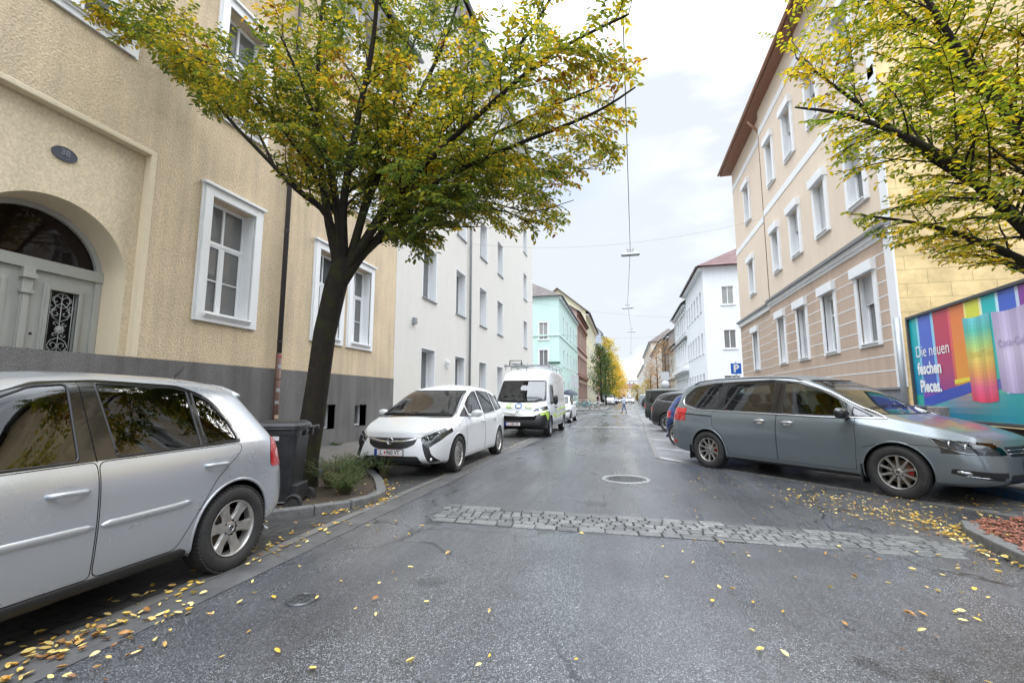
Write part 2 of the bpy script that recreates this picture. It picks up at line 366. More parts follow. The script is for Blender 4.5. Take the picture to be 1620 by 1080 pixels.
class Car:
    def __init__(s, name, loc, rz, label, cat='car', group=None, lvl=3):
        s.root = empty(name, loc, rz, label, cat, group); s.lvl = lvl; s.ids = {}; s.regs = []
    def surface(s, S, nose, tail):
        me = car_surface(S, nose, tail, s.lvl); s.ref = me
        s.bm = bmesh.new(); s.bm.from_mesh(me); s.bm.normal_update()
        s.lay = s.bm.faces.layers.int.new('reg'); s.S = S
        s.bvh = BVHTree.FromBMesh(s.bm); s.rn = [v.normal.copy() for v in s.bm.verts]; s.rv = [v.co.copy() for v in s.bm.verts]
        s.rf = [[v.index for v in f.verts] for f in s.bm.faces]
    def filt(s, proj, extra):
        def f(fc):
            n = fc.normal
            if proj == 'side' and abs(n.y) < .3: return False
            if proj == 'front' and n.x < .05: return False
            if proj == 'rear' and n.x > -.05: return False
            if proj == 'top' and n.z < .3: return False
            return extra is None or extra(fc.calc_center_median())
        return f
    def cut(s, name, poly, proj, extra=None, over=(0,), dele=False, sign=0):
        U, V = PROJ[proj]; bm = s.bm; fl = s.filt(proj, extra)
        P = [Vector(p) for p in poly]; k = len(P)
        x0, x1 = min(p.x for p in P)-.01, max(p.x for p in P)+.01; y0, y1 = min(p.y for p in P)-.01, max(p.y for p in P)+.01
        def bb(f):
            us = [v.co.dot(U) for v in f.verts]; vs = [v.co.dot(V) for v in f.verts]; return min(us), max(us), min(vs), max(vs)
        cand = set(f for f in bm.faces if fl(f) and (lambda q: q[0] < x1 and q[1] > x0 and q[2] < y1 and q[3] > y0)(bb(f)))
        for i in range(k):
            a, b = P[i], P[(i+1) % k]
            if (b-a).length < 1e-5: continue
            mnx, mxx, mny, mxy = min(a.x, b.x)-.004, max(a.x, b.x)+.004, min(a.y, b.y)-.004, max(a.y, b.y)+.004
            fs = []
            for f in cand:
                if not f.is_valid: continue
                q = bb(f)
                if q[0] < mxx and q[1] > mnx and q[2] < mxy and q[3] > mny: fs.append(f)
            if not fs: continue
            d = b-a; n2 = Vector((-d.y, d.x)).normalized(); pn = U*n2.x+V*n2.y; pc = U*a.x+V*a.y
            es = set(e for f in fs for e in f.edges); vs = set(v for f in fs for v in f.verts)
            res = bmesh.ops.bisect_plane(bm, geom=list(fs)+list(es)+list(vs), plane_co=pc, plane_no=pn, dist=1e-5)
            cand = set(f for f in cand if f.is_valid) | set(g for g in res['geom'] if isinstance(g, bmesh.types.BMFace) and g.is_valid)
        rid = s.ids.setdefault(name, len(s.ids)+1)
        bm.normal_update(); hit = []
        for f in bm.faces:
            if f[s.lay] not in over and not dele: continue
            if not fl(f): continue
            c = f.calc_center_median()
            if sign and c.y*sign < 0: continue
            if inpoly(c.dot(U), c.dot(V), [tuple(p) for p in P]): hit.append(f)
        if dele: bmesh.ops.delete(bm, geom=hit, context='FACES')
        else:
            for f in hit: f[s.lay] = rid
    def nrm(s, co):
        loc, n, i, d = s.bvh.find_nearest(co)
        if i is None: return Vector((0, 0, 1))
        vs = s.rf[i]; w = poly_3d_calc([s.rv[k] for k in vs], loc); r = Vector()
        for k, q in zip(vs, w): r += s.rn[k]*q
        return r.normalized() if r.length > 1e-6 else n
    def part(s, name, region, mat, sign=0, off=0, parent=None, label=None, pred=None, thick=0):
        rid = s.ids[region] if region else 0; V = []; F = []; ix = {}; NN = []
        for f in s.bm.faces:
            if f[s.lay] != rid: continue
            if sign or pred:
                c = f.calc_center_median()
                if sign and c.y*sign < 0: continue
                if pred and not pred(c): continue
            q = []
            for v in f.verts:
                if v.index not in ix or True:
                    key = id(v) if False else (round(v.co.x, 6), round(v.co.y, 6), round(v.co.z, 6))
                    if key not in ix:
                        nn = s.nrm(v.co); ix[key] = len(V); V.append(v.co+nn*off); NN.append(nn)
                    q.append(ix[key])
            if len(set(q)) > 2: F.append(q)
        if not F: return None
        me = bpy.data.meshes.new(name); me.from_pydata(V, [], F); me.materials.append(mat)
        me.polygons.foreach_set('use_smooth', [True]*len(me.polygons))
        if me.validate(): pass
        if len(me.vertices) == len(NN): me.normals_split_custom_set_from_vertices([tuple(n) for n in NN])
        o = mobj(name, me, parent or s.root)
        if label: o['label'] = label
        return o
    def hit(s, proj, u, v, sign=1):
        if proj == 'side': o, d = Vector((u, 4*sign, v)), Vector((0, -sign, 0))
        elif proj == 'front': o, d = Vector((6, u, v)), Vector((-1, 0, 0))
        elif proj == 'rear': o, d = Vector((-6, u, v)), Vector((1, 0, 0))
        else: o, d = Vector((u, v, 5)), Vector((0, 0, -1))
        loc, n, i, dist = s.bvh.ray_cast(o, d)
        return (loc, s.nrm(loc)) if loc else (None, None)
    def path(s, P, proj, sign=1, off=0, step=.03, closed=False):
        if closed: P = list(P)+[P[0]]
        out = []
        for a, b in zip(P[:-1], P[1:]):
            a, b = Vector(a[:2]), Vector(b[:2]); n = max(1, int((b-a).length/step))
            for k in range(n):
                q = a.lerp(b, k/n); l, nn = s.hit(proj, q.x, q.y, sign)
                if l: out.append(l+nn*off)
        l, nn = s.hit(proj, P[-1][0], P[-1][1], sign)
        if l: out.append(l+nn*off)
        return out
    def line(s, mb, P, proj, r=.004, sign=1, off=0, closed=False, n=6, m=0, step=.03):
        q = s.path(P, proj, sign, off, step, closed)
        if len(q) > 1: mb.tube(q, r, n, m)
    def strip(s, mb, P, proj, w, sign=1, h=.008, m=0, step=.04):
        """raised moulding of width w along a path, lying on the surface"""
        q = []
        for a, b in zip(P[:-1], P[1:]):
            a, b = Vector(a[:2]), Vector(b[:2]); n = max(1, int((b-a).length/step))
            q += [a.lerp(b, k/n) for k in range(n)]
        q.append(Vector(P[-1][:2])); V = []; k = 0
        for i, p in enumerate(q):
            d = (q[min(i+1, len(q)-1)]-q[max(i-1, 0)]).normalized(); nn = Vector((-d.y, d.x))
            ww = w*(min(1, .35+2*min(i, len(q)-1-i)*.33) if len(q) > 4 else 1)
            for (f, hh) in ((-1, -.004), (-.7, h), (.7, h), (1, -.004)):
                c = p+nn*(f*ww/2); l, n3 = s.hit(proj, c.x, c.y, sign)
                if l is None: l, n3 = s.hit(proj, p.x, p.y, sign)
                if l is None: return
                V.append(l+n3*hh)
            k += 1
        F = [(i*4+j, i*4+j+1, (i+1)*4+j+1, (i+1)*4+j) for i in range(k-1) for j in range(3)]+[(0, 1, 2, 3), ((k-1)*4, (k-1)*4+1, (k-1)*4+2, (k-1)*4+3)]
        mb.add(V, F, m, True)
    def arches(s, axles, Rw, ra, track, mat=None, lip=.012):
        s.axles = axles
        for ax in axles:
            P = [(ax+ra*math.cos(2*math.pi*k/36), Rw+ra*math.sin(2*math.pi*k/36)) for k in range(36)]
            s.cut('arch', P, 'side', dele=True)
            hits = [f for f in s.bm.faces if (lambda c: (c.x-ax)**2+(c.z-Rw)**2 < (ra*.97)**2 and abs(c.y) > .35)(f.calc_center_median())]
            bmesh.ops.delete(s.bm, geom=hits, context='FACES')
        for sg in (1, -1):
            ln = MB(); lp = MB()
            for ax in axles:
                a0 = math.degrees(math.asin(max(-.9, (s.zlow+.02-Rw)/ra))); A = [(a0+(180-2*a0)*k/30) for k in range(31)]; V = []; path = []
                for a in A:
                    x, z = ax+ra*math.cos(R(a)), Rw+ra*math.sin(R(a)); l, n = s.hit('side', ax+(x-ax)*1.03, max(Rw+(z-Rw)*1.03, s.zlow+.03), sg)
                    yy = l.y if l else sg*track
                    if z > s.zlow: path.append(Vector((x, yy, z)))
                    V += [(ax+(ra+.004)*math.cos(R(a)), yy-sg*.004, Rw+(ra+.004)*math.sin(R(a))), (ax+(ra+.012)*math.cos(R(a)), sg*.35, Rw+(ra+.012)*math.sin(R(a)))]
                ln.add(V, [(2*i, 2*i+1, 2*i+3, 2*i+2) for i in range(30)], 0, True)
                if len(path) > 2: lp.tube([p-Vector((0, sg*lip*.5, 0)) for p in path], lip, 8)
            ln.build('wheel_arch', M_black, s.root); lp.build('arch_lip', mat, s.root)
    def wheels(s, Rw, track, **k):
        for ax in s.axles:
            for sg in (1, -1):
                wheel(s.root, (ax, sg*track, Rw), sg, Rw, **k)
    def finish(s, mat, glassmat, windows=(), doors=(), gap=.0035, trim=M_dark, trim_r=.008):
        pass
def seats(car, spots, z=.35, mat=M_seat, w=.5):
    for x, y in spots:
        b = MB(); b.box((x+.05, y, z+.12), (.5, w, .16)); 
        M = Matrix.Rotation(R(-18), 3, 'Y'); b.box((x-.22, y, z+.46), (.14, w, .62), M=M)
        o = b.build('seat', mat, car.root, bevel=.04)
        h = MB(); h.box((x-.345, y, z+.86), (.09, .26, .17), M=M); h.tube([(x-.31, y-.06, z+.72), (x-.335, y-.06, z+.82)], .007, 6); h.tube([(x-.31, y+.06, z+.72), (x-.335, y+.06, z+.82)], .007, 6)
        h.build('headrest', mat, o, bevel=.03)
def plate(car, parent, front, z, y=0, text='', w=.52, h=.11, tilt=0):
    l, n = car.hit('front' if front else 'rear', y, z); sx = 1 if front else -1
    x = l.x+sx*.012
    b = MB(); b.box((0, 0, 0), (w+.02, h+.02, .012), m=2); b.box((0, 0, .004), (w, h, .012)); b.bb((-w/2+.001, -h/2+.001, .0), (-w/2+.045, h/2-.001, .0125), m=1)
    b.bb((-w/2, h/2-.006, 0), (w/2, h/2-.002, .0115), m=3); b.bb((-w/2, -h/2+.002, 0), (w/2, -h/2+.006, .0115), m=3)
    mats = [M_plate, M_blue, M_dark, M_redcal, M_txt]
    if text:
        a, c = (text.split('|')+[''])[:2]
        V, F = text_mesh(a, .1, .0012, .001, xs=.95); b.add([(v[0]-w*.33+.03, v[1], v[2]+.0115) for v in V], F, 4)
        V, F = text_mesh(c, .1, .0012, .001, xs=.92); b.add([(v[0]*.9+.078, v[1], v[2]+.0115) for v in V], F, 4)
        b.prism([(-w*.33+.085, -.02), (-w*.33+.115, -.02), (-w*.33+.115, .015), (-w*.33+.1, .022), (-w*.33+.085, .015)], .008, .0118, m=3)
    o = b.build('number_plate', mats, parent, (x, y, z), (R(90), 0, R(90 if front else -90))); return o
def mirror(car, sg, p, size=(.1, .22, .15), mat=None, stalk=None, housing_m=None):
    b = MB(); M = Matrix.Rotation(0, 3, 'Z')
    V = []; F = []
    # rounded housing: squashed superellipsoid
    n, k = 12, 7
    for i in range(k+1):
        th = math.pi*i/k
        for j in range(n):
            ph = 2*math.pi*j/n
            cx = math.copysign(abs(math.cos(ph))**.8, math.cos(ph)); cz = math.copysign(abs(math.sin(ph))**.8, math.sin(ph))
            x = math.sin(th)**.7*cx*size[0]*.9*(1 if cx > 0 else .35); z = math.sin(th)**.7*cz*size[2]/2; y = -math.cos(th)*size[1]/2
            V.append((p[0]+x, p[1]+sg*y, p[2]+z+.02*(y/size[1])))
    F = [(i*n+j, i*n+(j+1) % n, (i+1)*n+(j+1) % n, (i+1)*n+j) for i in range(k) for j in range(n)]
    b.add(V, F, 0, True)
    o = b.build('mirror', mat, car.root)
    st = MB().tube([(p[0], p[1]-sg*size[1]*.35, p[2]-size[2]*.2), (p[0], p[1]-sg*(size[1]*.5+.09), p[2]-size[2]*.35)], [.035, .045], 8); st.build('mirror_arm', housing_m or M_dark, o)
    return o
def handle(car, door, x, z, sg, mat, l=.2, cup=None):
    l0, n = car.hit('side', x, z, sg)
    q = car.path([(x-l/2, z), (x+l/2, z+.005)], 'side', sg, .03)
    b = MB(); q[0] -= n*.028; q[-1] -= n*.028
    b.tube(q, [.012]+[.014]*(len(q)-2)+[.012], 8, flat=(0, 0, 1)); o = b.build('handle', mat, door)
    c = MB(); V = []
    for k in range(20):
        a = 2*math.pi*k/20; V.append((x+.075*math.cos(a), z+.045*math.sin(a)))
    V3 = [car.hit('side', u, v, sg)[0]+n*.0015 for u, v in V]; cc = car.hit('side', x, z, sg)[0]-n*.0005
    c.add(V3+[cc], [(i, (i+1) % 20, 20) for i in range(20)], 0, True); c.build('handle_cup', cup or mat, door)
    return o
# ------------------------------------------------------------------ the individual cars
def common_side(c, mat, winglass, windows, doors, gaps, track, Rw, handles, wheelkw, frame_m=None, trim_r=.009, pillar=None, doorlabels=None):
    """windows: name->poly(side). doors: name->poly. handles: (door, x, z)"""
    if pillar: c.cut('pillar', pillar, 'side')
    for k, P in windows.items(): c.cut(k, P, 'side', over=(0, c.ids.get('pillar', -1)))
    for k, P in doors.items(): c.cut(k, P, 'side')
    for sg in (1, -1):
        if pillar: c.part('window_frame', 'pillar', frame_m or M_blackgl, sg)
        dd = {}
        for k, P in doors.items():
            d = c.part('door', k, mat, sg); dd[k] = d
            g = MB(); c.line(g, P, 'side', .0034, sg, -.0012, closed=True, n=5); g.build('door_seal', M_black, d)
        for k, P in windows.items():
            w = c.part('side_window', k, winglass, sg, -.004)
            g = MB(); c.line(g, P, 'side', trim_r, sg, -.002, closed=True, n=6); g.build('window_seal', M_dark, w)
        for (k, x, z) in handles: handle(c, dd[k], x, z, sg, wheelkw.get('hm') or mat)
        if gaps:
            g = MB()
            for P in gaps: c.line(g, P, 'side', .0035, sg, -.001, n=5)
            g.build('panel_gap', M_black, c.root)
    kw = {k: v for k, v in wheelkw.items() if k != 'hm'}
    c.wheels(Rw, track, **kw)
def screen(c, name, region, gl, seal=.01, poly=None, proj='front', off=-.004):
    w = c.part(name, region, gl, 0, off)
    if poly and w:
        g = MB(); c.line(g, poly, proj, seal, 1, -.002, closed=True); g.build('window_seal', M_dark, w)
    return w
def lamp(c, name, region, sg, depth=.05, housing=M_dark, lens=M_lens, bulbs=(), seal=None):
    o = c.part(name, region, lens, sg)
    if not o: return None
    h = c.part('lamp_housing', region, housing, sg, -depth, o)
    for (proj, u, v, r) in bulbs:
        l, n = c.hit(proj, u, v, sg)
        if l:
            b = MB().lathe([(r, .012), (r*.93, .03), (r*.75, -.0), (r*.3, -.02), (0, -.022)], 18, 'X', c=(0, 0, 0)); b.lathe([(r*.45, .0), (r*.4, .012), (0, .018)], 14, 'X', m=1)
            b.build('reflector', [M_silverin, M_lens], o, tuple(l-n*(depth*.75)))
    if seal:
        g = MB()
        for P, proj in seal: c.line(g, P, proj, .004, sg, -.001, closed=True, n=5)
        g.build('lamp_seal', M_black, o)
    return o
def hatch5(loc, rz, label, mat, group=None):     # the silver hatchback in the foreground
    c = Car('parked_car', loc, rz, label, 'car', group, 3)
    S = [(2.02, .24, .66, .70, .73, .74, .56), (1.75, .20, .73, .79, .82, .84, .63), (1.29, .19, .80, .88, .92, .875, .67), (.95, .19, .86, .95, .99, .88, .68),
         (.68, .19, .885, 1.03, 1.08, .88, .67), (.3, .19, .90, 1.275, 1.33, .88, .62), (-.02, .19, .905, 1.41, 1.465, .88, .585), (-.4, .19, .915, 1.445, 1.50, .88, .575),
         (-.9, .19, .935, 1.43, 1.49, .88, .57), (-1.2, .20, .955, 1.415, 1.485, .88, .56), (-1.5, .22, .965, 1.37, 1.455, .87, .545), (-1.84, .26, .96, 1.33, 1.41, .82, .51)]
    nose = [(-.02, .06), (.06, .1), (.1, .1), (.08, .1), (.03, .1), (0, .1), (0, .08), (0, .08)]
    tail = [(.0, -.04), (-.09, -.08), (-.13, -.1), (-.09, -.1), (-.03, -.1), (.0, -.09), (.22, -.08), (.30, -.07)]
    c.surface(S, nose, tail); c.zlow = .2; Rw = .316
    c.arches((1.29, -1.29), Rw, .368, .87, mat)
    fw = rpoly([(.66, .945), (-.19, .952), (-.22, 1.395), (-.05, 1.38), (.18, 1.285), (.42, 1.13)], .03)
    rw = rpoly([(-.40, .957), (-.98, .970), (-1.0, 1.365), (-.9, 1.385), (-.37, 1.402)], .02)
    qw = rpoly([(-1.02, .972), (-1.315, .982, .03), (-1.28, 1.12), (-1.17, 1.29, .09), (-1.04, 1.35, .01)], .03)
    pil = rpoly([(.70, .93), (-1.35, .962, .05), (-1.31, 1.13), (-1.19, 1.32, .12), (-.95, 1.405), (-.4, 1.428), (-.08, 1.408), (.18, 1.315), (.46, 1.15)], .04)
    fd = rpoly([(.82, .30), (-.275, .30), (-.275, .94), (.70, .92), (.84, .8)], .03)
    rd = rpoly([(-.285, .30), (-.80, .30), (-.95, .52), (-1.09, .72), (-1.32, .90), (-1.33, .955), (-.285, .94)], .05)
    common_side(c, mat, M_cgd, {'w1': fw, 'w2': rw, 'w3': qw}, {'d1': fd, 'd2': rd}, [[(-.28, .94), (-.28, 1.41)]], .765, Rw,
                [('d1', -.12, .79), ('d2', -1.08, .82)], dict(spokes=6, rim_r=.205, alloy=M_alloy2, style='wide'), trim_r=.007, pillar=pil)
    # windscreen, rear screen
    ws = rpoly([(-.62, .98), (.62, .98), (.5, 1.36), (-.5, 1.36)], .06); c.cut('ws', ws, 'front', lambda p: p.x < 1.0); screen(c, 'windscreen', 'ws', M_cg, .012, ws, 'front')
    rs = rpoly([(-.60, 1.0), (.60, 1.0), (.44, 1.30), (-.44, 1.30)], .07); c.cut('rs', rs, 'rear'); screen(c, 'rear_window', 'rs', M_cgd, .012, rs, 'rear')
    # rear lamps wrap round the corner
    tl = rpoly([(-1.66, .73), (-2.3, .70), (-2.3, 1.0), (-1.72, .985), (-1.66, .88)], .04)
    c.cut('tl', tl, 'side', lambda p: p.x < -1.6 and abs(p.y) > .5); c.cut('tl2', rpoly([(.52, .73), (.99, .73), (.99, .985), (.60, .985)], .04), 'rear', lambda p: p.x < -1.83, over=(0, c.ids['tl'])); c.cut('tl3', rpoly([(-.52, .73), (-.99, .73), (-.99, .985), (-.60, .985)], .04), 'rear', lambda p: p.x < -1.83, over=(0, c.ids['tl']))
    for f in c.bm.faces:
        if f[c.lay] in (c.ids['tl2'], c.ids['tl3']): f[c.lay] = c.ids['tl']
    for sg in (1, -1): c.part('tail_light', 'tl', M_red, sg, .004)
    # head lamps, grille, bumper
    for sg in (1, -1):
        c.cut('hl', rpoly([(sg*.47, .60), (sg*.84, .62), (sg*.84, .74), (sg*.52, .72)], .03), 'front', lambda p: p.x > 1.6)
    for sg in (1, -1): lamp(c, 'headlight', 'hl', sg, bulbs=[('front', sg*.6, .66, .05)])
    c.cut('gr', rpoly([(-.42, .58), (.42, .58), (.46, .68), (-.46, .68)], .02), 'front'); c.part('grille', 'gr', M_dark)
    c.cut('lg', rpoly([(-.6, .28), (.6, .28), (.55, .42), (-.55, .42)], .03), 'front'); c.part('bumper_grille', 'lg', M_dark)
    # mouldings
    for sg in (1, -1):
        b = MB(); c.strip(b, [(.55, .585), (-.26, .585)], 'side', .042, sg, .010); c.strip(b, [(-.30, .585), (-.75, .592), (-.88, .60)], 'side', .042, sg, .010); b.build('side_moulding', mat, c.root)
        b = MB(); c.strip(b, [(.9, .265), (-.88, .265)], 'side', .07, sg, .012); b.build('sill_trim', M_dark, c.root)
        mirror(c, sg, (.52, sg*1.0, 1.0), mat=mat)
        b = MB(); c.line(b, [(.9, 1.0), (.3, 1.29)], 'side', .004, sg) ; 
    # roof spoiler lip and aerial
    b = MB(); P = [(-1.56, y) for y in (-.5, -.3, 0, .3, .5)]; q = c.path(P, 'top', 1, .004, .05); b.tube([p+Vector((-.05*(1-(p.y/.6)**2)-.02, 0, -.004)) for p in q], .022, 8, flat=(1, 0, 0)); b.build('roof_spoiler', mat, c.root)
    l, n = c.hit('top', -1.38, 0); b = MB(); b.lathe([(.022, 0), (.02, .02), (.008, .035)], 12, c=tuple(l)); b.tube([l+Vector((0, 0, .02)), l+Vector((-.07, 0, .09)), l+Vector((-.10, 0, .13))], [.006, .008, .006], 6); b.build('aerial', M_dark, c.root)
    b = MB(); b.bb((-1.9, -.6, .3), (1.7, .6, .36)); b.build('floor_pan', M_black, c.root)
    seats(c, [(.1, .36), (.1, -.36), (-.75, .36), (-.75, -.36)], .34)
    plate(c, c.root, False, .62); plate(c, c.root, True, .42)
    g = MB(); l, n = c.hit('rear', 0, .9); emblem(g, 'vw', .045); g.build('badge', [M_chrome, M_black], c.root, tuple(l+Vector((-.006, 0, 0))), (R(90), 0, R(-90)))
    c.part('body', None, mat); c.bm.free(); c.root.scale = (1, 1, 1.028); return c.root
def mpv_grey(loc, rz, label, mat):      # grey people carrier seen from its right side
    c = Car('parked_car', loc, rz, label, 'car', None, 3)
    S = [(2.24, .24, .71, .79, .825, .78, .60), (1.98, .21, .79, .895, .935, .90, .70), (1.55, .19, .865, .995, 1.04, .94, .75), (1.18, .19, .92, 1.07, 1.12, .945, .76),
         (.95, .19, .955, 1.22, 1.28, .95, .735), (.62, .19, .975, 1.43, 1.49, .95, .69), (.26, .19, .985, 1.58, 1.64, .95, .665), (-.15, .19, .99, 1.63, 1.695, .95, .655),
         (-1.1, .19, 1.00, 1.635, 1.71, .95, .65), (-1.65, .20, 1.02, 1.61, 1.69, .945, .64), (-2.1, .22, 1.045, 1.56, 1.65, .92, .61), (-2.38, .27, 1.06, 1.47, 1.56, .85, .57)]
    nose = [(-.02, .08), (.06, .12), (.1, .13), (.08, .14), (.04, .15), (.02, .15), (.01, .12), (.0, .1)]
    tail = [(.0, -.03), (-.07, -.06), (-.11, -.07), (-.07, -.07), (-.02, -.07), (.0, -.06), (.08, -.06), (.11, -.05)]
    c.surface(S, nose, tail); c.zlow = .2; Rw = .335; f, r = 1.46, -1.46
    c.arches((f, r), Rw, .385, .93, mat)
    pil = rpoly([(1.36, 1.015, .03), (.6, 1.01), (-1.7, 1.065, .1), (-2.1, 1.16, .12), (-2.13, 1.33, .12), (-1.88, 1.52, .12), (-1.4, 1.575), (-.3, 1.598), (.22, 1.545), (.64, 1.375), (1.05, 1.15)], .03)
    w0 = rpoly([(1.20, 1.035), (.95, 1.035), (.95, 1.165)], .012)
    w1 = rpoly([(.87, 1.035), (-.03, 1.04), (-.05, 1.56), (.17, 1.525), (.58, 1.365), (.87, 1.205)], .025)
    w2 = rpoly([(-.22, 1.045), (-1.14, 1.06), (-1.12, 1.57), (-.22, 1.58)], .025)
    w3 = rpoly([(-1.28, 1.065), (-1.72, 1.09, .1), (-2.06, 1.19, .1), (-2.07, 1.31, .1), (-1.86, 1.49, .1), (-1.24, 1.56)], .03)
    fd = rpoly([(1.0, .30), (-.115, .30), (-.115, 1.02), (1.0, 1.01), (1.02, .7)], .03)
    rd = rpoly([(-.125, .30), (-1.0, .30), (-1.14, .62), (-1.34, .78), (-1.35, 1.05), (-.125, 1.025)], .04)
    common_side(c, mat, M_cg, {'w0': w0, 'w1': w1, 'w2': w2, 'w3': w3}, {'d1': fd, 'd2': rd}, [[(-.12, 1.02), (-.12, 1.60)], [(1.1, .62), (1.34, .70), (1.8, .70), (2.1, .66)]], .83, Rw,
                [('d1', .07, .90), ('d2', -.40, .91)], dict(spokes=10, rim_r=.215, alloy=M_alloy, style='thin', calm=M_redcal, hm=M_chrome), trim_r=.007, pillar=pil)
    for sg in (1, -1):
        b = MB(); c.line(b, pil, 'side', .0095, sg, .003, closed=True, n=6); b.build('chrome_trim', M_chrome, c.root)
        b = MB(); c.line(b, [(-1.36, .955), (-2.2, .99)], 'side', .010, sg, -.003); b.build('slide_rail', M_black, c.root)
        b = MB(); q = c.path([(-1.95, sg*.60), (-1.7, sg*.61), (-.9, sg*.625), (-.1, sg*.635), (.2, sg*.64)], 'top', 1, .028, .1); q[0].z -= .03; q[-1].z -= .03; b.tube(q, .013, 8, flat=(0, 0, 1)); b.build('roof_rail', M_blackgl, c.root)
        mirror(c, sg, (.90, sg*1.04, 1.075), (.13, .24, .16), M_blackgl)
        b = MB(); c.strip(b, [(1.02, .235), (-1.0, .235)], 'side', .05, sg, .01); b.build('sill_trim', M_dark, c.root)
        for ax in (f, r):
            b = MB(); b.box((ax-.39, sg*.86, .27), (.02, .2, .26)); b.build('mud_flap', M_dark, c.root, bevel=.006)
    ws = rpoly([(-.74, 1.07), (.74, 1.07), (.60, 1.57), (-.60, 1.57)], .06); c.cut('ws', ws, 'front', lambda p: p.x < 1.45 and p.x > 0 and abs(p.y) < .76); screen(c, 'windscreen', 'ws', M_cg, .012, ws, 'front')
    b = MB()
    for y0 in (.45, -.15):
        q = c.path([(1.08+.02, y0), (1.1, y0-.5)], 'top', 1, .012, .06); b.tube(q, .008, 5)
    b.build('wiper', M_dark, c.root)
    rs = rpoly([(-.66, 1.1), (.66, 1.1), (.5, 1.45), (-.5, 1.45)], .07); c.cut('rs', rs, 'rear'); screen(c, 'rear_window', 'rs', M_cgd, .012, rs, 'rear')
    for sg in (1, -1):
        c.cut('tl', rpoly([(-2.20, .84), (-2.6, .82), (-2.6, 1.09), (-2.2, 1.10), (-2.17, 1.0)], .03), 'side', lambda p: p.x < -2, sign=sg) if sg > 0 else None
    c.cut('tl', rpoly([(-2.18, .86), (-2.6, .83), (-2.6, 1.09), (-2.18, 1.10)], .03), 'side', lambda p: p.x < -2)
    for sg in (1, -1): c.cut('tl', rpoly([(sg*.6, .85), (sg*.99, .85), (sg*.99, 1.09), (sg*.68, 1.09)], .03), 'rear', lambda p: p.x < -2)
    c.cut('rf', rpoly([(-2.22, .40), (-2.6, .40), (-2.6, .46), (-2.24, .46)], .01), 'side', lambda p: p.x < -2)
    for sg in (1, -1): c.part('tail_light', 'tl', M_red, sg, .004); c.part('reflector', 'rf', M_red, sg, .003)
    hs = rpoly([(1.80, .80), (1.9, .69), (2.16, .625), (2.6, .60), (2.6, .715), (2.2, .765)], .025)
    c.cut('hl', hs, 'side', lambda p: p.x > 1.7)
    for sg in (1, -1): c.cut('hl', rpoly([(sg*.46, .62), (sg*.99, .62), (sg*.99, .80), (sg*.5, .71)], .03), 'front', lambda p: p.x > 1.9)
    for sg in (1, -1):
        o = lamp(c, 'headlight', 'hl', sg, .05, M_trim, bulbs=[('side', 1.98, .74, .045), ('side', 2.12, .71, .05)])
        b = MB(); c.line(b, [(1.9, .70), (2.13, .635), (2.24, .628)], 'side', .009, sg, -.008); c.line(b, [(1.82, .79), (1.9, .70)], 'side', .009, sg, -.008); b.build('lamp_strip', M_silverin, o)
    c.cut('gr', rpoly([(-.42, .60), (.42, .60), (.46, .715), (-.46, .715)], .02), 'front', lambda p: p.x > 2); g0 = c.part('grille', 'gr', M_dark)
    b = MB()
    for z in (.635, .675): c.strip(b, [(-.43, z), (.43, z)], 'front', .014, 1, .01)
    b.build('grille_bar', M_chrome, g0 or c.root)
    c.cut('lg', rpoly([(-.5, .27), (.5, .27), (.52, .40), (-.52, .40)], .03), 'front'); c.part('bumper_grille', 'lg', M_dark)
    c.cut('fg', rpoly([(1.98, .39), (2.35, .33), (2.7, .32), (2.7, .42), (2.3, .43), (2.0, .45)], .02), 'side', lambda p: p.x > 1.9)
    for sg in (1, -1):
        o = c.part('fog_light_recess', 'fg', M_dark, sg)
        b = MB(); c.strip(b, [(2.04, .415), (2.10, .41), (2.16, .40)], 'side', .035, sg, .006); c.line(b, [(2.1, .375), (2.3, .36)], 'side', .005, sg, .002); b.build('fog_light', M_silverin, o or c.root)
    g = MB(); l, n = c.hit('front', 0, .665); emblem(g, 'vw', .075); g.build('badge', [M_chrome, M_black], c.root, tuple(l+Vector((.012, 0, 0))), (R(90), 0, R(90)))
    plate(c, c.root, True, .50, text='L|853 KR'); plate(c, c.root, False, .8)
    b = MB(); b.bb((-2.2, -.7, .3), (1.9, .7, .36)); b.bb((.9, -.7, .8), (1.2, .7, .95)); b.build('floor_pan', M_black, c.root)
    seats(c, [(.25, .4), (.25, -.4), (-.75, .5), (-.75, 0), (-.75, -.5), (-1.5, .4), (-1.5, -.4)], .42)
    l, n = c.hit('top', -2.1, 0); b = MB(); b.box(l+Vector((-.03, 0, .005)), (.1, .06, .03)); b.build('brake_light', M_red, c.root, bevel=.01)
    c.part('body', None, mat); c.bm.free(); c.root.scale = (1.05, 1.04, 1.045); return c.root
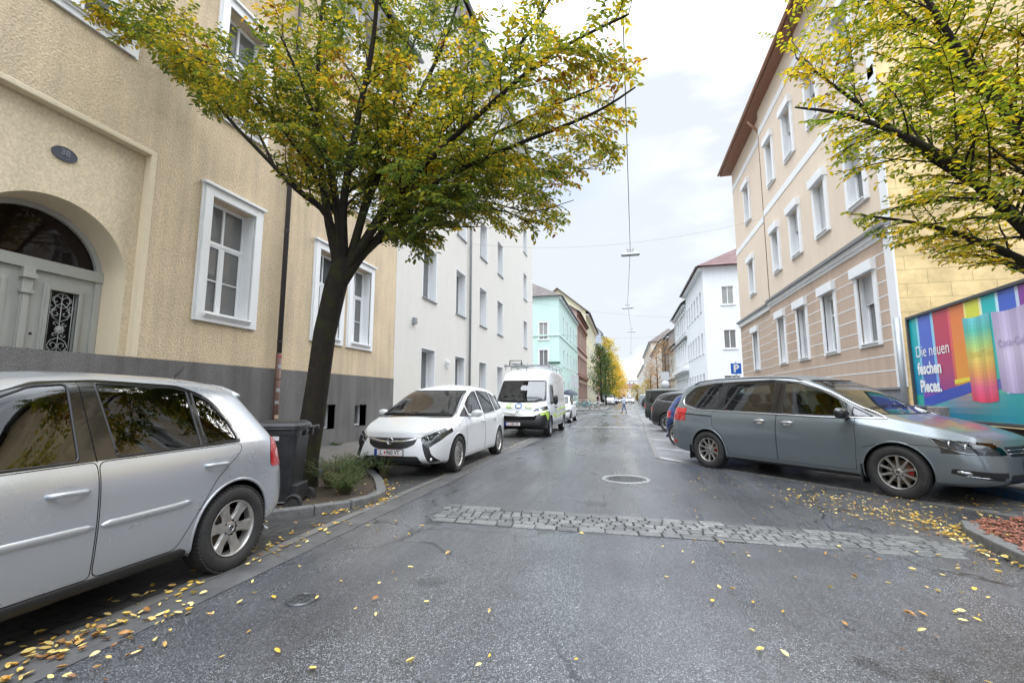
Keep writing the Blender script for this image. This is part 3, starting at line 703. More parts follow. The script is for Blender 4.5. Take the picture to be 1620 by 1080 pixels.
def mpv_white(loc, rz, label, mat):      # white people carrier facing the camera
    c = Car('parked_car', loc, rz, label, 'car', None, 3)
    S = [(2.08, .22, .66, .75, .79, .74, .60), (1.88, .20, .75, .86, .90, .86, .69), (1.5, .18, .83, .955, 1.0, .92, .74), (1.2, .18, .89, 1.04, 1.09, .93, .76),
         (.85, .18, .925, 1.20, 1.26, .935, .735), (.4, .18, .945, 1.42, 1.49, .935, .68), (.05, .18, .96, 1.53, 1.60, .935, .65), (-.4, .18, .98, 1.585, 1.655, .935, .635),
         (-1.0, .18, 1.01, 1.575, 1.66, .935, .625), (-1.5, .19, 1.04, 1.54, 1.63, .93, .61), (-1.95, .22, 1.06, 1.47, 1.56, .89, .58), (-2.2, .27, 1.06, 1.36, 1.46, .80, .53)]
    nose = [(.03, .10), (.11, .13), (.13, .14), (.10, .15), (.05, .17), (.02, .17), (.01, .16), (.0, .15)]
    tail = [(.0, -.03), (-.07, -.06), (-.11, -.07), (-.07, -.07), (-.02, -.07), (.0, -.06), (.1, -.06), (.14, -.05)]
    c.surface(S, nose, tail); c.zlow = .18; Rw = .33; f, r = 1.38, -1.38
    c.arches((f, r), Rw, .375, .92, mat)
    w0 = rpoly([(1.12, 1.0), (.74, .985), (.74, 1.17)], .015)
    w1 = rpoly([(.66, .985), (-.16, 1.005), (-.16, 1.50), (.05, 1.475), (.40, 1.355), (.66, 1.225)], .03)
    w2 = rpoly([(-.25, 1.01), (-1.10, 1.045), (-1.12, 1.49), (-.25, 1.515)], .03)
    w3 = rpoly([(-1.20, 1.05), (-1.9, 1.11, .05), (-1.72, 1.36, .1), (-1.2, 1.475)], .04)
    fd = rpoly([(.95, .28), (-.195, .28), (-.195, .985), (.95, .965), (1.0, .7)], .03)
    rd = rpoly([(-.205, .28), (-.98, .28), (-1.12, .6), (-1.36, .78), (-1.2, 1.02), (-.205, .985)], .05)
    common_side(c, mat, M_cg, {'w0': w0, 'w1': w1, 'w2': w2, 'w3': w3}, {'d1': fd, 'd2': rd}, [], .815, Rw,
                [('d1', -.02, .86), ('d2', -.95, .88)], dict(spokes=14, rim_r=.225, alloy=M_alloy, style='thin', logo=None), trim_r=.009)
    ws = rpoly([(-.79, .98), (.79, .98), (.62, 1.50), (-.62, 1.50)], .05); c.cut('ws', ws, 'front', lambda p: p.x < 1.5 and p.x > 0 and abs(p.y) < .77); w = screen(c, 'windscreen', 'ws', M_cg, .01, None)
    b = MB(); c.line(b, [(-.60, 1.50), (.60, 1.50)], 'front', .008, 1); c.line(b, [(-.72, 1.035), (.72, 1.035)], 'front', .016, 1, .0); b.build('window_seal', M_dark, w or c.root)
    b = MB(); c.line(b, [(-.66, 1.05), (-.2, 1.045), (.02, 1.07)], 'front', .010, 1, .012); c.line(b, [(.0, 1.045), (.4, 1.05), (.62, 1.07)], 'front', .010, 1, .012); b.build('wiper', M_dark, c.root)
    rs = rpoly([(-.62, 1.1), (.62, 1.1), (.46, 1.38), (-.46, 1.38)], .07); c.cut('rs', rs, 'rear'); screen(c, 'rear_window', 'rs', M_cgd, .012, rs, 'rear')
    # boomerang head lamps running down into dark fog lamp hooks
    for sg in (1, -1):
        P = rpoly([(sg*.50, .665), (sg*.53, .60), (sg*.66, .50), (sg*.80, .62), (sg*.91, .79), (sg*.86, .87), (sg*.68, .755)], .03); c.cut('hl', P, 'front', lambda p: p.x > 1.6)
        Q = rpoly([(sg*.54, .585), (sg*.66, .52), (sg*.70, .40), (sg*.80, .27), (sg*.66, .25), (sg*.6, .40)], .02); c.cut('fr', Q, 'front', lambda p: p.x > 1.6)
    for sg in (1, -1):
        o = lamp(c, 'headlight', 'hl', sg, .045, M_trim, bulbs=[('front', sg*.60, .655, .05), ('front', sg*.74, .74, .05)])
        b = MB(); c.line(b, [(sg*.56, .665), (sg*.68, .75), (sg*.8, .83)], 'front', .007, 1, -.012); b.build('lamp_strip', M_silverin, o or c.root)
        o = c.part('fog_light_recess', 'fr', M_dark, sg); l, n = c.hit('front', sg*.69, .31)
        b = MB(); b.lathe([(.035, 0), (.03, .015), (0, .02)], 14, 'X'); b.build('fog_light', M_silverin, o or c.root, tuple(l))
    P = rpoly([(-.46, .665), (-.42, .56), (-.3, .50), (0, .475), (.3, .50), (.42, .56), (.46, .665)], .03); c.cut('gr', P, 'front'); g0 = c.part('grille', 'gr', M_dark)
    b = MB(); c.strip(b, [(-.45, .655), (-.2, .61), (0, .60), (.2, .61), (.45, .655)], 'front', .045, 1, .016); b.build('grille_bar', M_chrome, g0 or c.root)
    b = MB()
    for z in (.55, .515): c.strip(b, [(-.36, z+.02), (0, z), (.36, z+.02)], 'front', .01, 1, .004)
    b.build('grille_rib', M_blackgl, g0 or c.root)
    c.cut('lg', rpoly([(-.56, .24), (.56, .24), (.5, .37), (-.5, .37)], .04), 'front'); lg = c.part('bumper_grille', 'lg', M_dark)
    b = MB()
    for z in (.27, .30, .33): c.strip(b, [(-.5, z), (.5, z)], 'front', .008, 1, .004)
    b.build('grille_rib', M_trim, lg or c.root)
    g = MB(); l, n = c.hit('front', 0, .615); emblem(g, 'bolt', .062); g.build('badge', [M_chrome, M_black], c.root, tuple(l+Vector((.025, 0, 0))), (R(90), 0, R(90)))
    b = MB(); q = c.path([(-.6, .21), (0, .2), (.6, .21)], 'front', 1, .0, .08)
    b.tube([p+Vector((-.01, 0, -.015)) for p in q], .035, 8, flat=(0, 0, 1)); b.build('front_lip', M_dark, c.root)
    plate(c, c.root, True, .43, text='L|960 VT'); plate(c, c.root, False, .75)
    for sg in (1, -1):
        mirror(c, sg, (.70, sg*1.03, 1.04), (.12, .22, .15), mat, stalk=mat, housing_m=mat)
        b = MB(); c.line(b, [(1.35, .83), (1.0, .945)], 'side', .003, sg); c.line(b, [(1.0, .5), (1.72, .55)], 'side', .002, sg); b.build('panel_gap', M_trim, c.root)
    b = MB(); c.line(b, [(-.5, .665), (-.6, .74), (-.72, .82), (-.78, .95)], 'front', .0035, 1); c.line(b, [(.5, .665), (.6, .74), (.72, .82), (.78, .95)], 'front', .0035, 1); c.line(b, [(-.5, .672), (.5, .672)], 'front', .004, 1); b.build('bonnet_gap', M_black, c.root)
    b = MB(); b.bb((-2.1, -.7, .3), (1.7, .7, .36)); b.bb((.75, -.7, .8), (1.2, .7, .95)); b.build('floor_pan', M_black, c.root)
    seats(c, [(.15, .38), (.15, -.38), (-.75, .45), (-.75, -.45)], .42)
    l, n = c.hit('front', 0, 1.42); b = MB(); b.box(l+Vector((-.08, 0, -.01)), (.03, .26, .07)); b.build('rear_view_mirror', M_dark, c.root, bevel=.01)
    c.part('body', None, mat); c.bm.free(); return c.root
def panel_van(loc, rz, label, mat, green):
    c = Car('parked_van', loc, rz, label, 'van', None, 3)
    S = [(2.42, .30, .86, 1.02, 1.07, .90, .70), (2.25, .27, .98, 1.16, 1.22, .985, .80), (2.0, .26, 1.06, 1.30, 1.38, 1.01, .86), (1.72, .26, 1.12, 1.62, 1.70, 1.02, .86),
         (1.38, .26, 1.15, 2.02, 2.10, 1.025, .85), (1.1, .26, 1.15, 2.28, 2.36, 1.025, .86), (.8, .26, 1.15, 2.38, 2.47, 1.025, .86), (.3, .26, 1.15, 2.42, 2.51, 1.025, .87),
         (-.9, .26, 1.15, 2.43, 2.52, 1.025, .87), (-2.2, .26, 1.15, 2.42, 2.51, 1.025, .87), (-2.6, .28, 1.15, 2.40, 2.48, 1.01, .86), (-2.7, .30, 1.15, 2.36, 2.42, .97, .84)]
    nose = [(.02, .08), (.1, .11), (.16, .13), (.13, .14), (.05, .14), (.0, .12), (.0, .1), (.0, .08)]
    tail = [(0, -.02)]*8
    c.surface(S, nose, tail); c.zlow = .26; Rw = .345; f, r = 1.72, -1.73
    c.arches((f, r), Rw, .41, 1.02, M_dark, .016)
    w1 = rpoly([(1.55, 1.2), (.75, 1.2), (.75, 1.83), (1.22, 1.83)], .05)
    d1 = rpoly([(1.5, .42), (.62, .42), (.62, 1.9), (1.16, 1.9), (1.66, 1.25), (1.66, .85)], .05)
    d2 = rpoly([(.54, .42), (-.72, .42), (-.72, 1.95), (.54, 1.95)], .05)
    c.cut('lowv', [(2.05, .30), (2.9, .30), (2.9, .86), (2.5, .84), (2.2, .70), (2.1, .5)], 'side')
    common_side(c, mat, M_cg, {'w1': w1}, {'d1': d1, 'd2': d2}, [[(-.75, 1.3), (-2.6, 1.3)]], .90, Rw, [('d1', .75, 1.0), ('d2', .42, 1.0)], dict(spokes=8, rim_r=.21, alloy=M_zinc, style='wide', logo=None, hm=M_dark), trim_r=.012)
    for sg in (1, -1):
        b = MB(); c.strip(b, [(1.28, .46), (-1.3, .46)], 'side', .20, sg, .014); c.strip(b, [(-2.15, .46), (-2.6, .46)], 'side', .20, sg, .014); b.build('side_cladding', M_zinc, c.root)
        b = MB(); c.strip(b, [(1.2, .72), (.6, .70)], 'side', .2, sg, .002); c.strip(b, [(.4, .75), (-1.2, .85), (-2.5, .82)], 'side', .38, sg, .002); b.build('green_decal', green, c.root)
        mirror(c, sg, (1.52, sg*1.16, 1.28), (.11, .17, .36), M_dark)
    # windscreen
    ws = rpoly([(-.88, 1.25), (-.6, 1.2), (0, 1.18), (.6, 1.2), (.88, 1.25), (.80, 1.97), (-.80, 1.97)], .06); c.cut('ws', ws, 'front', lambda p: p.x > .8); screen(c, 'windscreen', 'ws', M_cg, .02, ws, 'front')
    b = MB(); c.line(b, [(-.8, 1.27), (0, 1.22), (.1, 1.30)], 'front', .014, 1, .015); c.line(b, [(-.1, 1.24), (.5, 1.24), (.75, 1.30)], 'front', .014, 1, .015); b.build('wiper', M_dark, c.root)
    low = rpoly([(-1.1, .2), (1.1, .2), (1.1, .88), (.80, .86), (.62, .76), (-.62, .76), (-.80, .86), (-1.1, .88)], .05)
    c.cut('low', low, 'front', lambda p: p.x > 1.9); 
    for sg in (1, -1): c.cut('hl', rpoly([(sg*.52, .87), (sg*.60, .98), (sg*.98, 1.08), (sg*1.03, .97), (sg*.84, .90)], .03), 'front', lambda p: p.x > 2.05)
    for sg in (1, -1): lamp(c, 'headlight', 'hl', sg, .05, M_silverin, bulbs=[('front', sg*.68, .93, .055), ('front', sg*.84, .97, .055)])
    c.cut('gd', rpoly([(2.02, .80), (2.3, .93), (2.62, .88), (2.5, .76), (2.36, .80), (2.26, .60), (2.14, .62)], .04), 'side', lambda p: p.x > 1.95, over=(0, c.ids['low'], c.ids['lowv']))
    c.cut('gr', rpoly([(-.6, .60), (.6, .60), (.66, .77), (-.66, .77)], .03), 'front', lambda p: p.x > 1.9, over=(c.ids['low'],))
    c.part('bumper', 'low', M_dark); c.part('bumper_side', 'lowv', M_dark); c.part('grille', 'gr', M_black)
    b = MB(); c.strip(b, [(-.95, .865), (-.2, .80), (-.08, .80), (0, .835), (.08, .80), (.2, .80), (.95, .865)], 'front', .05, 1, .02); c.strip(b, [(-.6, .745), (0, .725), (.6, .745)], 'front', .02, 1, .012); b.build('grille_bar', M_chrome, c.root)
    g = MB(); emblem(g, 'chev', .09); l, n = c.hit('front', 0, .83); g.build('badge', [M_chrome], c.root, tuple(l+Vector((.03, 0, 0))), (R(90), 0, R(90)))
    for sg in (1, -1):
        c.part('green_decal', 'gd', green, sg, .003)
    # bonnet lettering: E O C in lime and blue
    Vt = MB()
    for s_, y0, m_ in (('C', -.34, 0), ('O', 0, 1), ('C', .34, 0)):
        V, F = text_mesh(s_, .27, .006, .003, xs=1.25)
        if y0 < 0: V2, F2 = text_mesh('-', .2, .012, .003); Vt.add([(v[0]+y0+.03, v[1], v[2]) for v in V2], F2, 0)
        Vt.add([(v[0]+y0, v[1], v[2]) for v in V], F, m_)
    Vt.v = [tuple((lambda h: (h[0]+h[1]*.006) if h[0] else Vector((2.2, y, z)))(c.hit('front', y, 1.06+z*.9))) for (y, z, w) in Vt.v]
    Vt.build('bonnet_lettering', [green, M_blue2], c.root)
    plate(c, c.root, True, .47, y=-.15, text='LL|286 GR'); plate(c, c.root, False, .7)
    # roof rack with a ladder
    b = MB()
    for x in (1.0, .1, -.9, -1.9):
        b.tube([(x, -.86, 2.56), (x, .86, 2.56)], .022, 8)
        for y in (-.84, .84): b.tube([(x, y, 2.40), (x, y, 2.57)], .016, 6)
    b.bb((1.02, -.9, 2.52), (1.05, .9, 2.58))
    for y in (-.88, .88):
        b.tube([(1.0, y, 2.62), (-2.1, y, 2.62)], .018, 8); b.tube([(-2.1, y, 2.62), (-2.3, y, 2.5)], .018, 8)
    b.build('roof_rack', M_steel, c.root)
    b = MB()
    for y in (-.62, -.26): b.tube([(1.0, y, 2.66), (-1.75, y, 2.62)], .022, 6)
    for k in range(10): b.tube([(.9-k*.28, -.62, 2.66-.004*k), (.9-k*.28, -.26, 2.66-.004*k)], .013, 6)
    lad = b.build('ladder', M_zinc, None, loc, (0, 0, rz)); tag(lad, 'grey metal ladder lying on the roof rack of the white and lime van', 'ladder')
    b = MB()
    for y in (-.68, -.22): b.tube([(1.0, y, 2.56), (.97, y, 2.76)], .02, 6)
    b.tube([(.97, -.68, 2.76), (.97, -.22, 2.76)], .014, 6); b.build('ladder_clamp', M_dark, c.root)
    b = MB(); l, n = c.hit('top', 1.05, 0); b.tube([l, l+Vector((.02, 0, .05)), l+Vector((-.1, 0, .33))], [.02, .012, .004], 6); b.build('aerial', M_dark, c.root)
    b = MB(); b.bb((-2.6, -.8, .35), (2.1, .8, .45)); b.bb((1.3, -.8, .95), (1.9, .8, 1.12)); b.bb((.2, -.90, .45), (.25, .90, 1.75)); b.bb((.2, -.8, 1.75), (.25, .8, 2.2)); b.build('floor_pan', M_black, c.root)
    seats(c, [(.85, .5), (.85, -.1), (.85, -.55)], .75)
    c.part('body', None, mat); c.bm.free(); return c.root
def small_car(loc, rz, label, mat, kind='hatch', sc=1.0, name='parked_car', cat='car', lights=False, group=None, lvl=2, spokes=10):
    c = Car(name, loc, rz, label, cat, group, lvl)
    if kind == 'hatch':
        S = [(1.75, .26, .66, .72, .76, .72, .55), (1.45, .22, .74, .82, .87, .82, .62), (1.0, .2, .82, .94, .99, .85, .66), (.65, .2, .87, 1.12, 1.18, .86, .65), (.25, .2, .89, 1.33, 1.39, .86, .6), (-.1, .2, .90, 1.40, 1.46, .86, .58),
             (-.8, .2, .93, 1.41, 1.47, .86, .57), (-1.35, .22, .95, 1.37, 1.44, .84, .55), (-1.68, .27, .95, 1.27, 1.35, .78, .5)]
        f, r, Rw, tr = 1.22, -1.22, .31, .75; fw = [(.6, .95), (-.28, .97), (-.28, 1.35), (.05, 1.33), (.35, 1.2)]; rw = [(-.36, .97), (-1.35, .99), (-1.18, 1.30), (-.36, 1.355)]; zt = 1.0; D = (.98, .28, -.32)
    elif kind == 'suv':
        S = [(2.12, .30, .86, .94, .98, .80, .62), (1.85, .26, .94, 1.02, 1.06, .91, .7), (1.45, .25, 1.0, 1.10, 1.14, .945, .74), (1.05, .25, 1.04, 1.22, 1.27, .95, .74), (.6, .25, 1.06, 1.46, 1.52, .95, .68), (.2, .25, 1.07, 1.58, 1.64, .95, .65),
             (-.6, .25, 1.1, 1.60, 1.68, .95, .64), (-1.4, .26, 1.14, 1.56, 1.64, .95, .62), (-1.95, .28, 1.17, 1.47, 1.55, .91, .58), (-2.2, .34, 1.04, 1.34, 1.44, .82, .54)]
        f, r, Rw, tr = 1.4, -1.38, .37, .83; fw = [(1.0, 1.11), (-.2, 1.14), (-.2, 1.54), (.2, 1.52), (.6, 1.40)]; rw = [(-.3, 1.145), (-1.2, 1.18), (-1.9, 1.26), (-1.3, 1.50), (-.3, 1.55)]; zt = 1.2; D = (1.0, .34, -.25)
    elif kind == 'box':
        S = [(2.15, .34, .95, 1.04, 1.08, .86, .72), (1.9, .3, 1.06, 1.14, 1.17, .95, .80), (1.2, .3, 1.10, 1.19, 1.22, .96, .84), (.95, .3, 1.12, 1.35, 1.38, .96, .82), (.65, .3, 1.13, 1.84, 1.9, .96, .78), (.3, .3, 1.13, 1.9, 1.96, .96, .78),
             (-.8, .3, 1.14, 1.91, 1.97, .96, .78), (-1.9, .3, 1.15, 1.9, 1.96, .96, .78), (-2.15, .34, 1.15, 1.87, 1.93, .93, .76)]
        f, r, Rw, tr = 1.4, -1.35, .39, .84; fw = [(.85, 1.17), (-.2, 1.17), (-.2, 1.78), (.55, 1.76)]; rw = [(-.3, 1.17), (-1.9, 1.19), (-1.9, 1.76), (-.3, 1.78)]; zt = 1.25; D = (1.0, .38, -.25)
    else:   # delivery van
        S = [(2.2, .30, .8, .92, .97, .82, .64), (2.0, .26, .9, 1.06, 1.12, .92, .74), (1.6, .25, .98, 1.3, 1.37, .95, .78), (1.2, .25, 1.02, 1.62, 1.7, .955, .78), (.85, .25, 1.03, 1.86, 1.93, .955, .78), (.3, .25, 1.03, 1.9, 1.98, .955, .79),
             (-1, .25, 1.03, 1.9, 1.99, .955, .79), (-2.1, .26, 1.03, 1.89, 1.97, .95, .78), (-2.3, .3, 1.03, 1.86, 1.92, .91, .76)]
        f, r, Rw, tr = 1.5, -1.45, .33, .84; fw = [(1.45, 1.1), (.55, 1.1), (.55, 1.62), (1.05, 1.6)]; rw = None; zt = 1.15; D = (1.3, .34, .45)
    S = [(a*sc, *[q*sc for q in rest]) for a, *rest in S]; f *= sc; r *= sc; Rw *= sc; tr *= sc; fw = [(a*sc, b*sc) for a, b in fw]; rw = [(a*sc, b*sc) for a, b in rw] if rw else None; zt *= sc; D = [d*sc for d in D]
    nose = [(-.02, .08), (.06, .11), (.09, .12), (.06, .12), (.02, .13), (0, .12), (0, .1), (0, .1)]; tail = [(.0, -.03), (-.07, -.06), (-.1, -.07), (-.06, -.07), (-.02, -.07), (.0, -.06), (.08, -.05), (.1, -.04)]
    if kind in ('box', 'van'): tail = [(0, -.04)]*8
    c.surface(S, nose, tail); c.zlow = .2; W_ = S[3][5]
    c.arches((f, r), Rw, Rw*1.15, W_, mat if kind == 'hatch' or kind == 'van' else M_dark, .014)
    wins = {'w1': rpoly(fw, .04)}
    if rw: wins['w2'] = rpoly(rw, .06)
    zb = S[3][1]+.1; zs = S[5][2]+.03
    doors = {'d1': rpoly([(D[0], zb), (D[2], zb), (D[2], zs), (D[0], zs)], .05)}
    if rw: doors['d2'] = rpoly([(D[2]-.01, zb), (r+Rw*1.1, zb), (r+Rw*.6, Rw*2.05), (r+.02, zs), (D[2]-.01, zs)], .05)
    common_side(c, mat, M_cgd, wins, doors, [], tr, Rw, [('d1', D[2]+.16, zs-.12)], dict(spokes=spokes, rim_r=Rw*.68, alloy=M_alloy, style='pair', detail=False, hm=mat), trim_r=.010 if kind != 'suv' else .008)
    if kind == 'suv':
        for sg in (1, -1):
            b = MB(); c.line(b, wins['w1'], 'side', .009, sg, .004, closed=True); c.line(b, wins['w2'], 'side', .009, sg, .004, closed=True); b.build('chrome_trim', M_chrome, c.root)
    zt0 = S[5][3]; wz0 = S[3][2]+.13; yy = S[5][6]
    ws = rpoly([(-yy-.07, wz0), (yy+.07, wz0), (yy-.03, zt0-.06), (-yy+.03, zt0-.06)], .06); c.cut('ws', ws, 'front', lambda p: p.x < S[2][0]); screen(c, 'windscreen', 'ws', M_cgd, .012, ws, 'front')
    y2 = S[-1][6]
    if kind != 'van' or rw:
        zr0, zr1 = S[-1][2]+.08, S[-1][3]-.03; rs = rpoly([(-y2-.08, zr0), (y2+.08, zr0), (y2-.02, zr1), (-y2+.02, zr1)], .06); c.cut('rs', rs, 'rear'); screen(c, 'rear_window', 'rs', M_cgd, .012, rs, 'rear')
    zl = S[-1][2]
    for sg in (1, -1):
        c.cut('tl', rpoly([(sg*W_*.62, zl-.22), (sg*(W_+.1), zl-.22), (sg*(W_+.1), zl-.02), (sg*W_*.72, zl-.04)], .03), 'rear', lambda p: p.x < S[-2][0]-.1)
        zh = S[0][2]; c.cut('hl', rpoly([(sg*W_*.52, zh-.11), (sg*(W_+.1), zh-.08), (sg*(W_+.1), zh+.07), (sg*W_*.6, zh+.0)], .03), 'front', lambda p: p.x > S[1][0]-.1)
    for sg in (1, -1):
        c.part('tail_light', 'tl', M_red, sg, .004)
        if lights: c.part('headlight', 'hl', M_headlit, sg, .004)
        else: lamp(c, 'headlight', 'hl', sg, .04, M_silverin)
        mirror(c, sg, (f-Rw*1.6, sg*(W_+.1), zs+.1), (.1, .2, .15), mat)
    zh = S[0][2]; c.cut('gr', rpoly([(-.4, zh-.16), (.4, zh-.16), (.44, zh-.03), (-.44, zh-.03)], .02), 'front', lambda p: p.x > S[1][0]); c.part('grille', 'gr', M_dark)
    c.cut('bg', rpoly([(-.6, S[0][1]+.04), (.6, S[0][1]+.04), (.55, S[0][1]+.17), (-.55, S[0][1]+.17)], .03), 'front', lambda p: p.x > S[1][0]); c.part('bumper_grille', 'bg', M_dark)
    if kind == 'box':
        b = MB(); b.lathe([(0, -.1), (.36, -.1), (.38, -.02), (.36, .1), (0, .12)], 24, 'X', c=(-2.28*sc, -.1, .98)); b.build('spare_wheel', M_rub, c.root)
    plate(c, c.root, True, S[0][1]+.22); plate(c, c.root, False, zl-.3)
    b = MB(); b.bb((S[-2][0], -.6, .32), (S[1][0], .6, .38)); b.build('floor_pan', M_black, c.root)
    if kind == 'van': b = MB(); b.bb((.3, -.9, .4), (.34, .9, 1.85)); b.build('bulkhead', M_black, c.root)
    seats(c, [(.05, .36), (.05, -.36)], Rw)
    c.part('body', None, mat); c.bm.free(); return c.root
P_silver = paint('silver_paint', (.50, .52, .55), .6, .28); P_grey = paint('grey_paint', (.165, .192, .208), .45, .30); P_white = paint('car_white', (.76, .77, .78), 0, .3)
P_van = paint('van_white', (.68, .69, .70), 0, .35); P_blue = paint('car_blue', (.012, .035, .16), .3, .3); P_anth = paint('car_anthracite', (.035, .033, .034), .4, .3); P_green = paint('car_darkgreen', (.03, .037, .033), .3, .3)
P_slv2 = paint('van_silver', (.42, .43, .45), .5, .35); P_black = paint('car_black', (.012, .012, .014), .2, .25)
M_lime = pm('lime_foil', (.42, .62, .06), .35); M_blue2 = pm('blue_foil', (.05, .18, .55), .35); M_headlit = emit('headlamp_lit', (1, .97, .9), 6)
# ------------------------------------------------------------------ ground
def asphalt(name, base=.05, wet=.5):
    m, t, b = newmat(name); g = N(t, 'ShaderNodeNewGeometry'); p = g.outputs['Position']
    vo = N(t, 'ShaderNodeTexVoronoi', {'Vector': p, 'Scale': 185.0})
    wv = N(t, 'ShaderNodeTexWhiteNoise', {0: vo.outputs['Color']})
    cr = N(t, 'ShaderNodeValToRGB', {0: wv.outputs['Value']}); e = cr.color_ramp.elements
    e[0].position = 0; e[0].color = (base*.42, base*.44, base*.5, 1); e[1].position = 1; e[1].color = (.27, .27, .28, 1)
    for q, c in ((.55, base*.85), (.8, base*1.6), (.93, .15)):
        k = e.new(q); k.color = (c*.96, c*.99, c*1.06, 1)
    big = N(t, 'ShaderNodeTexNoise', {'Vector': p, 'Scale': .55, 'Detail': 8.0, 'Roughness': .62})
    mpn = N(t, 'ShaderNodeMapping', {'Vector': p, 'Scale': (1.5, .16, 1)}); trk = N(t, 'ShaderNodeTexNoise', {'Vector': mpn.outputs[0], 'Scale': 1.0, 'Detail': 5.0})
    r1 = N(t, 'ShaderNodeMapRange', {0: big.outputs[0], 1: .36, 2: .66, 3: .72, 4: 1.35}); r2 = N(t, 'ShaderNodeMapRange', {0: trk.outputs[0], 1: .3, 2: .7, 3: .8, 4: 1.25})
    mm = N(t, 'ShaderNodeMath', {0: r1.outputs[0], 1: r2.outputs[0]}, operation='MULTIPLY')
    # damp dark patches with crisp edges, as where water stands in the texture
    n3 = N(t, 'ShaderNodeTexNoise', {'Vector': p, 'Scale': 1.1, 'Detail': 7.0, 'Roughness': .6}); dp = N(t, 'ShaderNodeMapRange', {0: n3.outputs[0], 1: .60, 2: .66, 3: 1.0, 4: .5})
    m2 = N(t, 'ShaderNodeMath', {0: mm.outputs[0], 1: dp.outputs[0]}, operation='MULTIPLY')
    dn = N(t, 'ShaderNodeTexNoise', {'Vector': p, 'Scale': 2.5, 'Detail': 5.0}); dv = N(t, 'ShaderNodeVectorMath', {0: dn.outputs['Color'], 'Scale': .55}, operation='SCALE'); pv = N(t, 'ShaderNodeVectorMath', {0: p, 1: dv.outputs[0]}, operation='ADD')
    ck = N(t, 'ShaderNodeTexVoronoi', {'Vector': pv.outputs[0], 'Scale': .33}, feature='DISTANCE_TO_EDGE'); cl = N(t, 'ShaderNodeMapRange', {0: ck.outputs['Distance'], 1: .0015, 2: .006, 3: 0.0, 4: 1.0})
    mk = N(t, 'ShaderNodeMapRange', {0: big.outputs[0], 1: .46, 2: .52, 3: 1.0, 4: .3}); c3 = N(t, 'ShaderNodeMath', {0: cl.outputs[0], 1: mk.outputs[0]}, operation='MAXIMUM'); m3 = N(t, 'ShaderNodeMath', {0: m2.outputs[0], 1: c3.outputs[0]}, operation='MULTIPLY')
    sc = N(t, 'ShaderNodeVectorMath', {0: cr.outputs[0], 'Scale': m3.outputs[0]}, operation='SCALE'); t.links.new(sc.outputs[0], b.inputs['Base Color'])
    ro = N(t, 'ShaderNodeMapRange', {0: trk.outputs[0], 1: .36, 2: .62, 3: .60-.16*wet, 4: .60-.54*wet}); ro2 = N(t, 'ShaderNodeMath', {0: ro.outputs[0], 1: dp.outputs[0]}, operation='MULTIPLY')
    t.links.new(ro2.outputs[0], b.inputs['Roughness']); b.inputs['Specular IOR Level'].default_value = .7
    h = N(t, 'ShaderNodeTexVoronoi', {'Vector': p, 'Scale': 185.0}, feature='SMOOTH_F1')
    bp = N(t, 'ShaderNodeBump', {'Height': h.outputs['Distance'], 'Strength': .28, 'Distance': -.004}); t.links.new(bp.outputs[0], b.inputs['Normal']); return m
def pavers(name, c1, c2, mortar, w=.2, h=.1, rot=0, wave=.0, rough=.55, wet=.3, off=.5, ms=.008):
    m, t, b = newmat(name); g = N(t, 'ShaderNodeNewGeometry'); mp_ = N(t, 'ShaderNodeMapping', {'Vector': g.outputs['Position'], 'Rotation': (0, 0, rot)})
    v = mp_.outputs[0]
    if wave:
        s = N(t, 'ShaderNodeSeparateXYZ', {0: v}); sn = N(t, 'ShaderNodeMath', {0: s.outputs[0], 1: 2*math.pi/w*1.0}, operation='MULTIPLY'); s2 = N(t, 'ShaderNodeMath', {0: sn.outputs[0]}, operation='SINE'); s3 = N(t, 'ShaderNodeMath', {0: s2.outputs[0], 1: wave, 2: s.outputs[1]}, operation='MULTIPLY_ADD')
        cb = N(t, 'ShaderNodeCombineXYZ', {0: s.outputs[0], 1: s3.outputs[0]}); v = cb.outputs[0]
    br = N(t, 'ShaderNodeTexBrick', {'Vector': v, 'Color1': (*c1, 1), 'Color2': (*c2, 1), 'Mortar': (*mortar, 1), 'Scale': 1.0, 'Mortar Size': ms, 'Mortar Smooth': .2, 'Brick Width': w, 'Row Height': h}); br.offset = off
    n = N(t, 'ShaderNodeTexNoise', {'Vector': g.outputs['Position'], 'Scale': 1.3, 'Detail': 8.0, 'Roughness': .7}); r = N(t, 'ShaderNodeMapRange', {0: n.outputs[0], 1: .3, 2: .7, 3: .6, 4: 1.3})
    sc = N(t, 'ShaderNodeVectorMath', {0: br.outputs[0], 'Scale': r.outputs[0]}, operation='SCALE'); t.links.new(sc.outputs[0], b.inputs['Base Color'])
    rr = N(t, 'ShaderNodeMapRange', {0: n.outputs[0], 1: .35, 2: .65, 3: rough, 4: rough-wet}); t.links.new(rr.outputs[0], b.inputs['Roughness'])
    iv = N(t, 'ShaderNodeMath', {0: 1.0, 1: br.outputs['Fac']}, operation='SUBTRACT'); fn = N(t, 'ShaderNodeTexNoise', {'Vector': g.outputs['Position'], 'Scale': 90.0, 'Detail': 3.0}); ad = N(t, 'ShaderNodeMath', {0: fn.outputs[0], 1: .25, 2: iv.outputs[0]}, operation='MULTIPLY_ADD')
    bp = N(t, 'ShaderNodeBump', {'Height': ad.outputs[0], 'Strength': .6, 'Distance': .006}); t.links.new(bp.outputs[0], b.inputs['Normal']); return m
G_asph = asphalt('asphalt', .064, .85); G_base = pm('ground_base', (.09, .088, .08), .9, noise=(.4, .6))
G_pavL = pavers('interlocking_pavers', (.075, .073, .07), (.05, .05, .05), (.018, .017, .015), .22, .11, R(90), .018, .6, .25)
G_pavR = pavers('bay_pavers', (.20, .20, .205), (.15, .15, .155), (.06, .06, .055), .2, .2, 0, 0, .5, .25, off=.5, ms=.012)
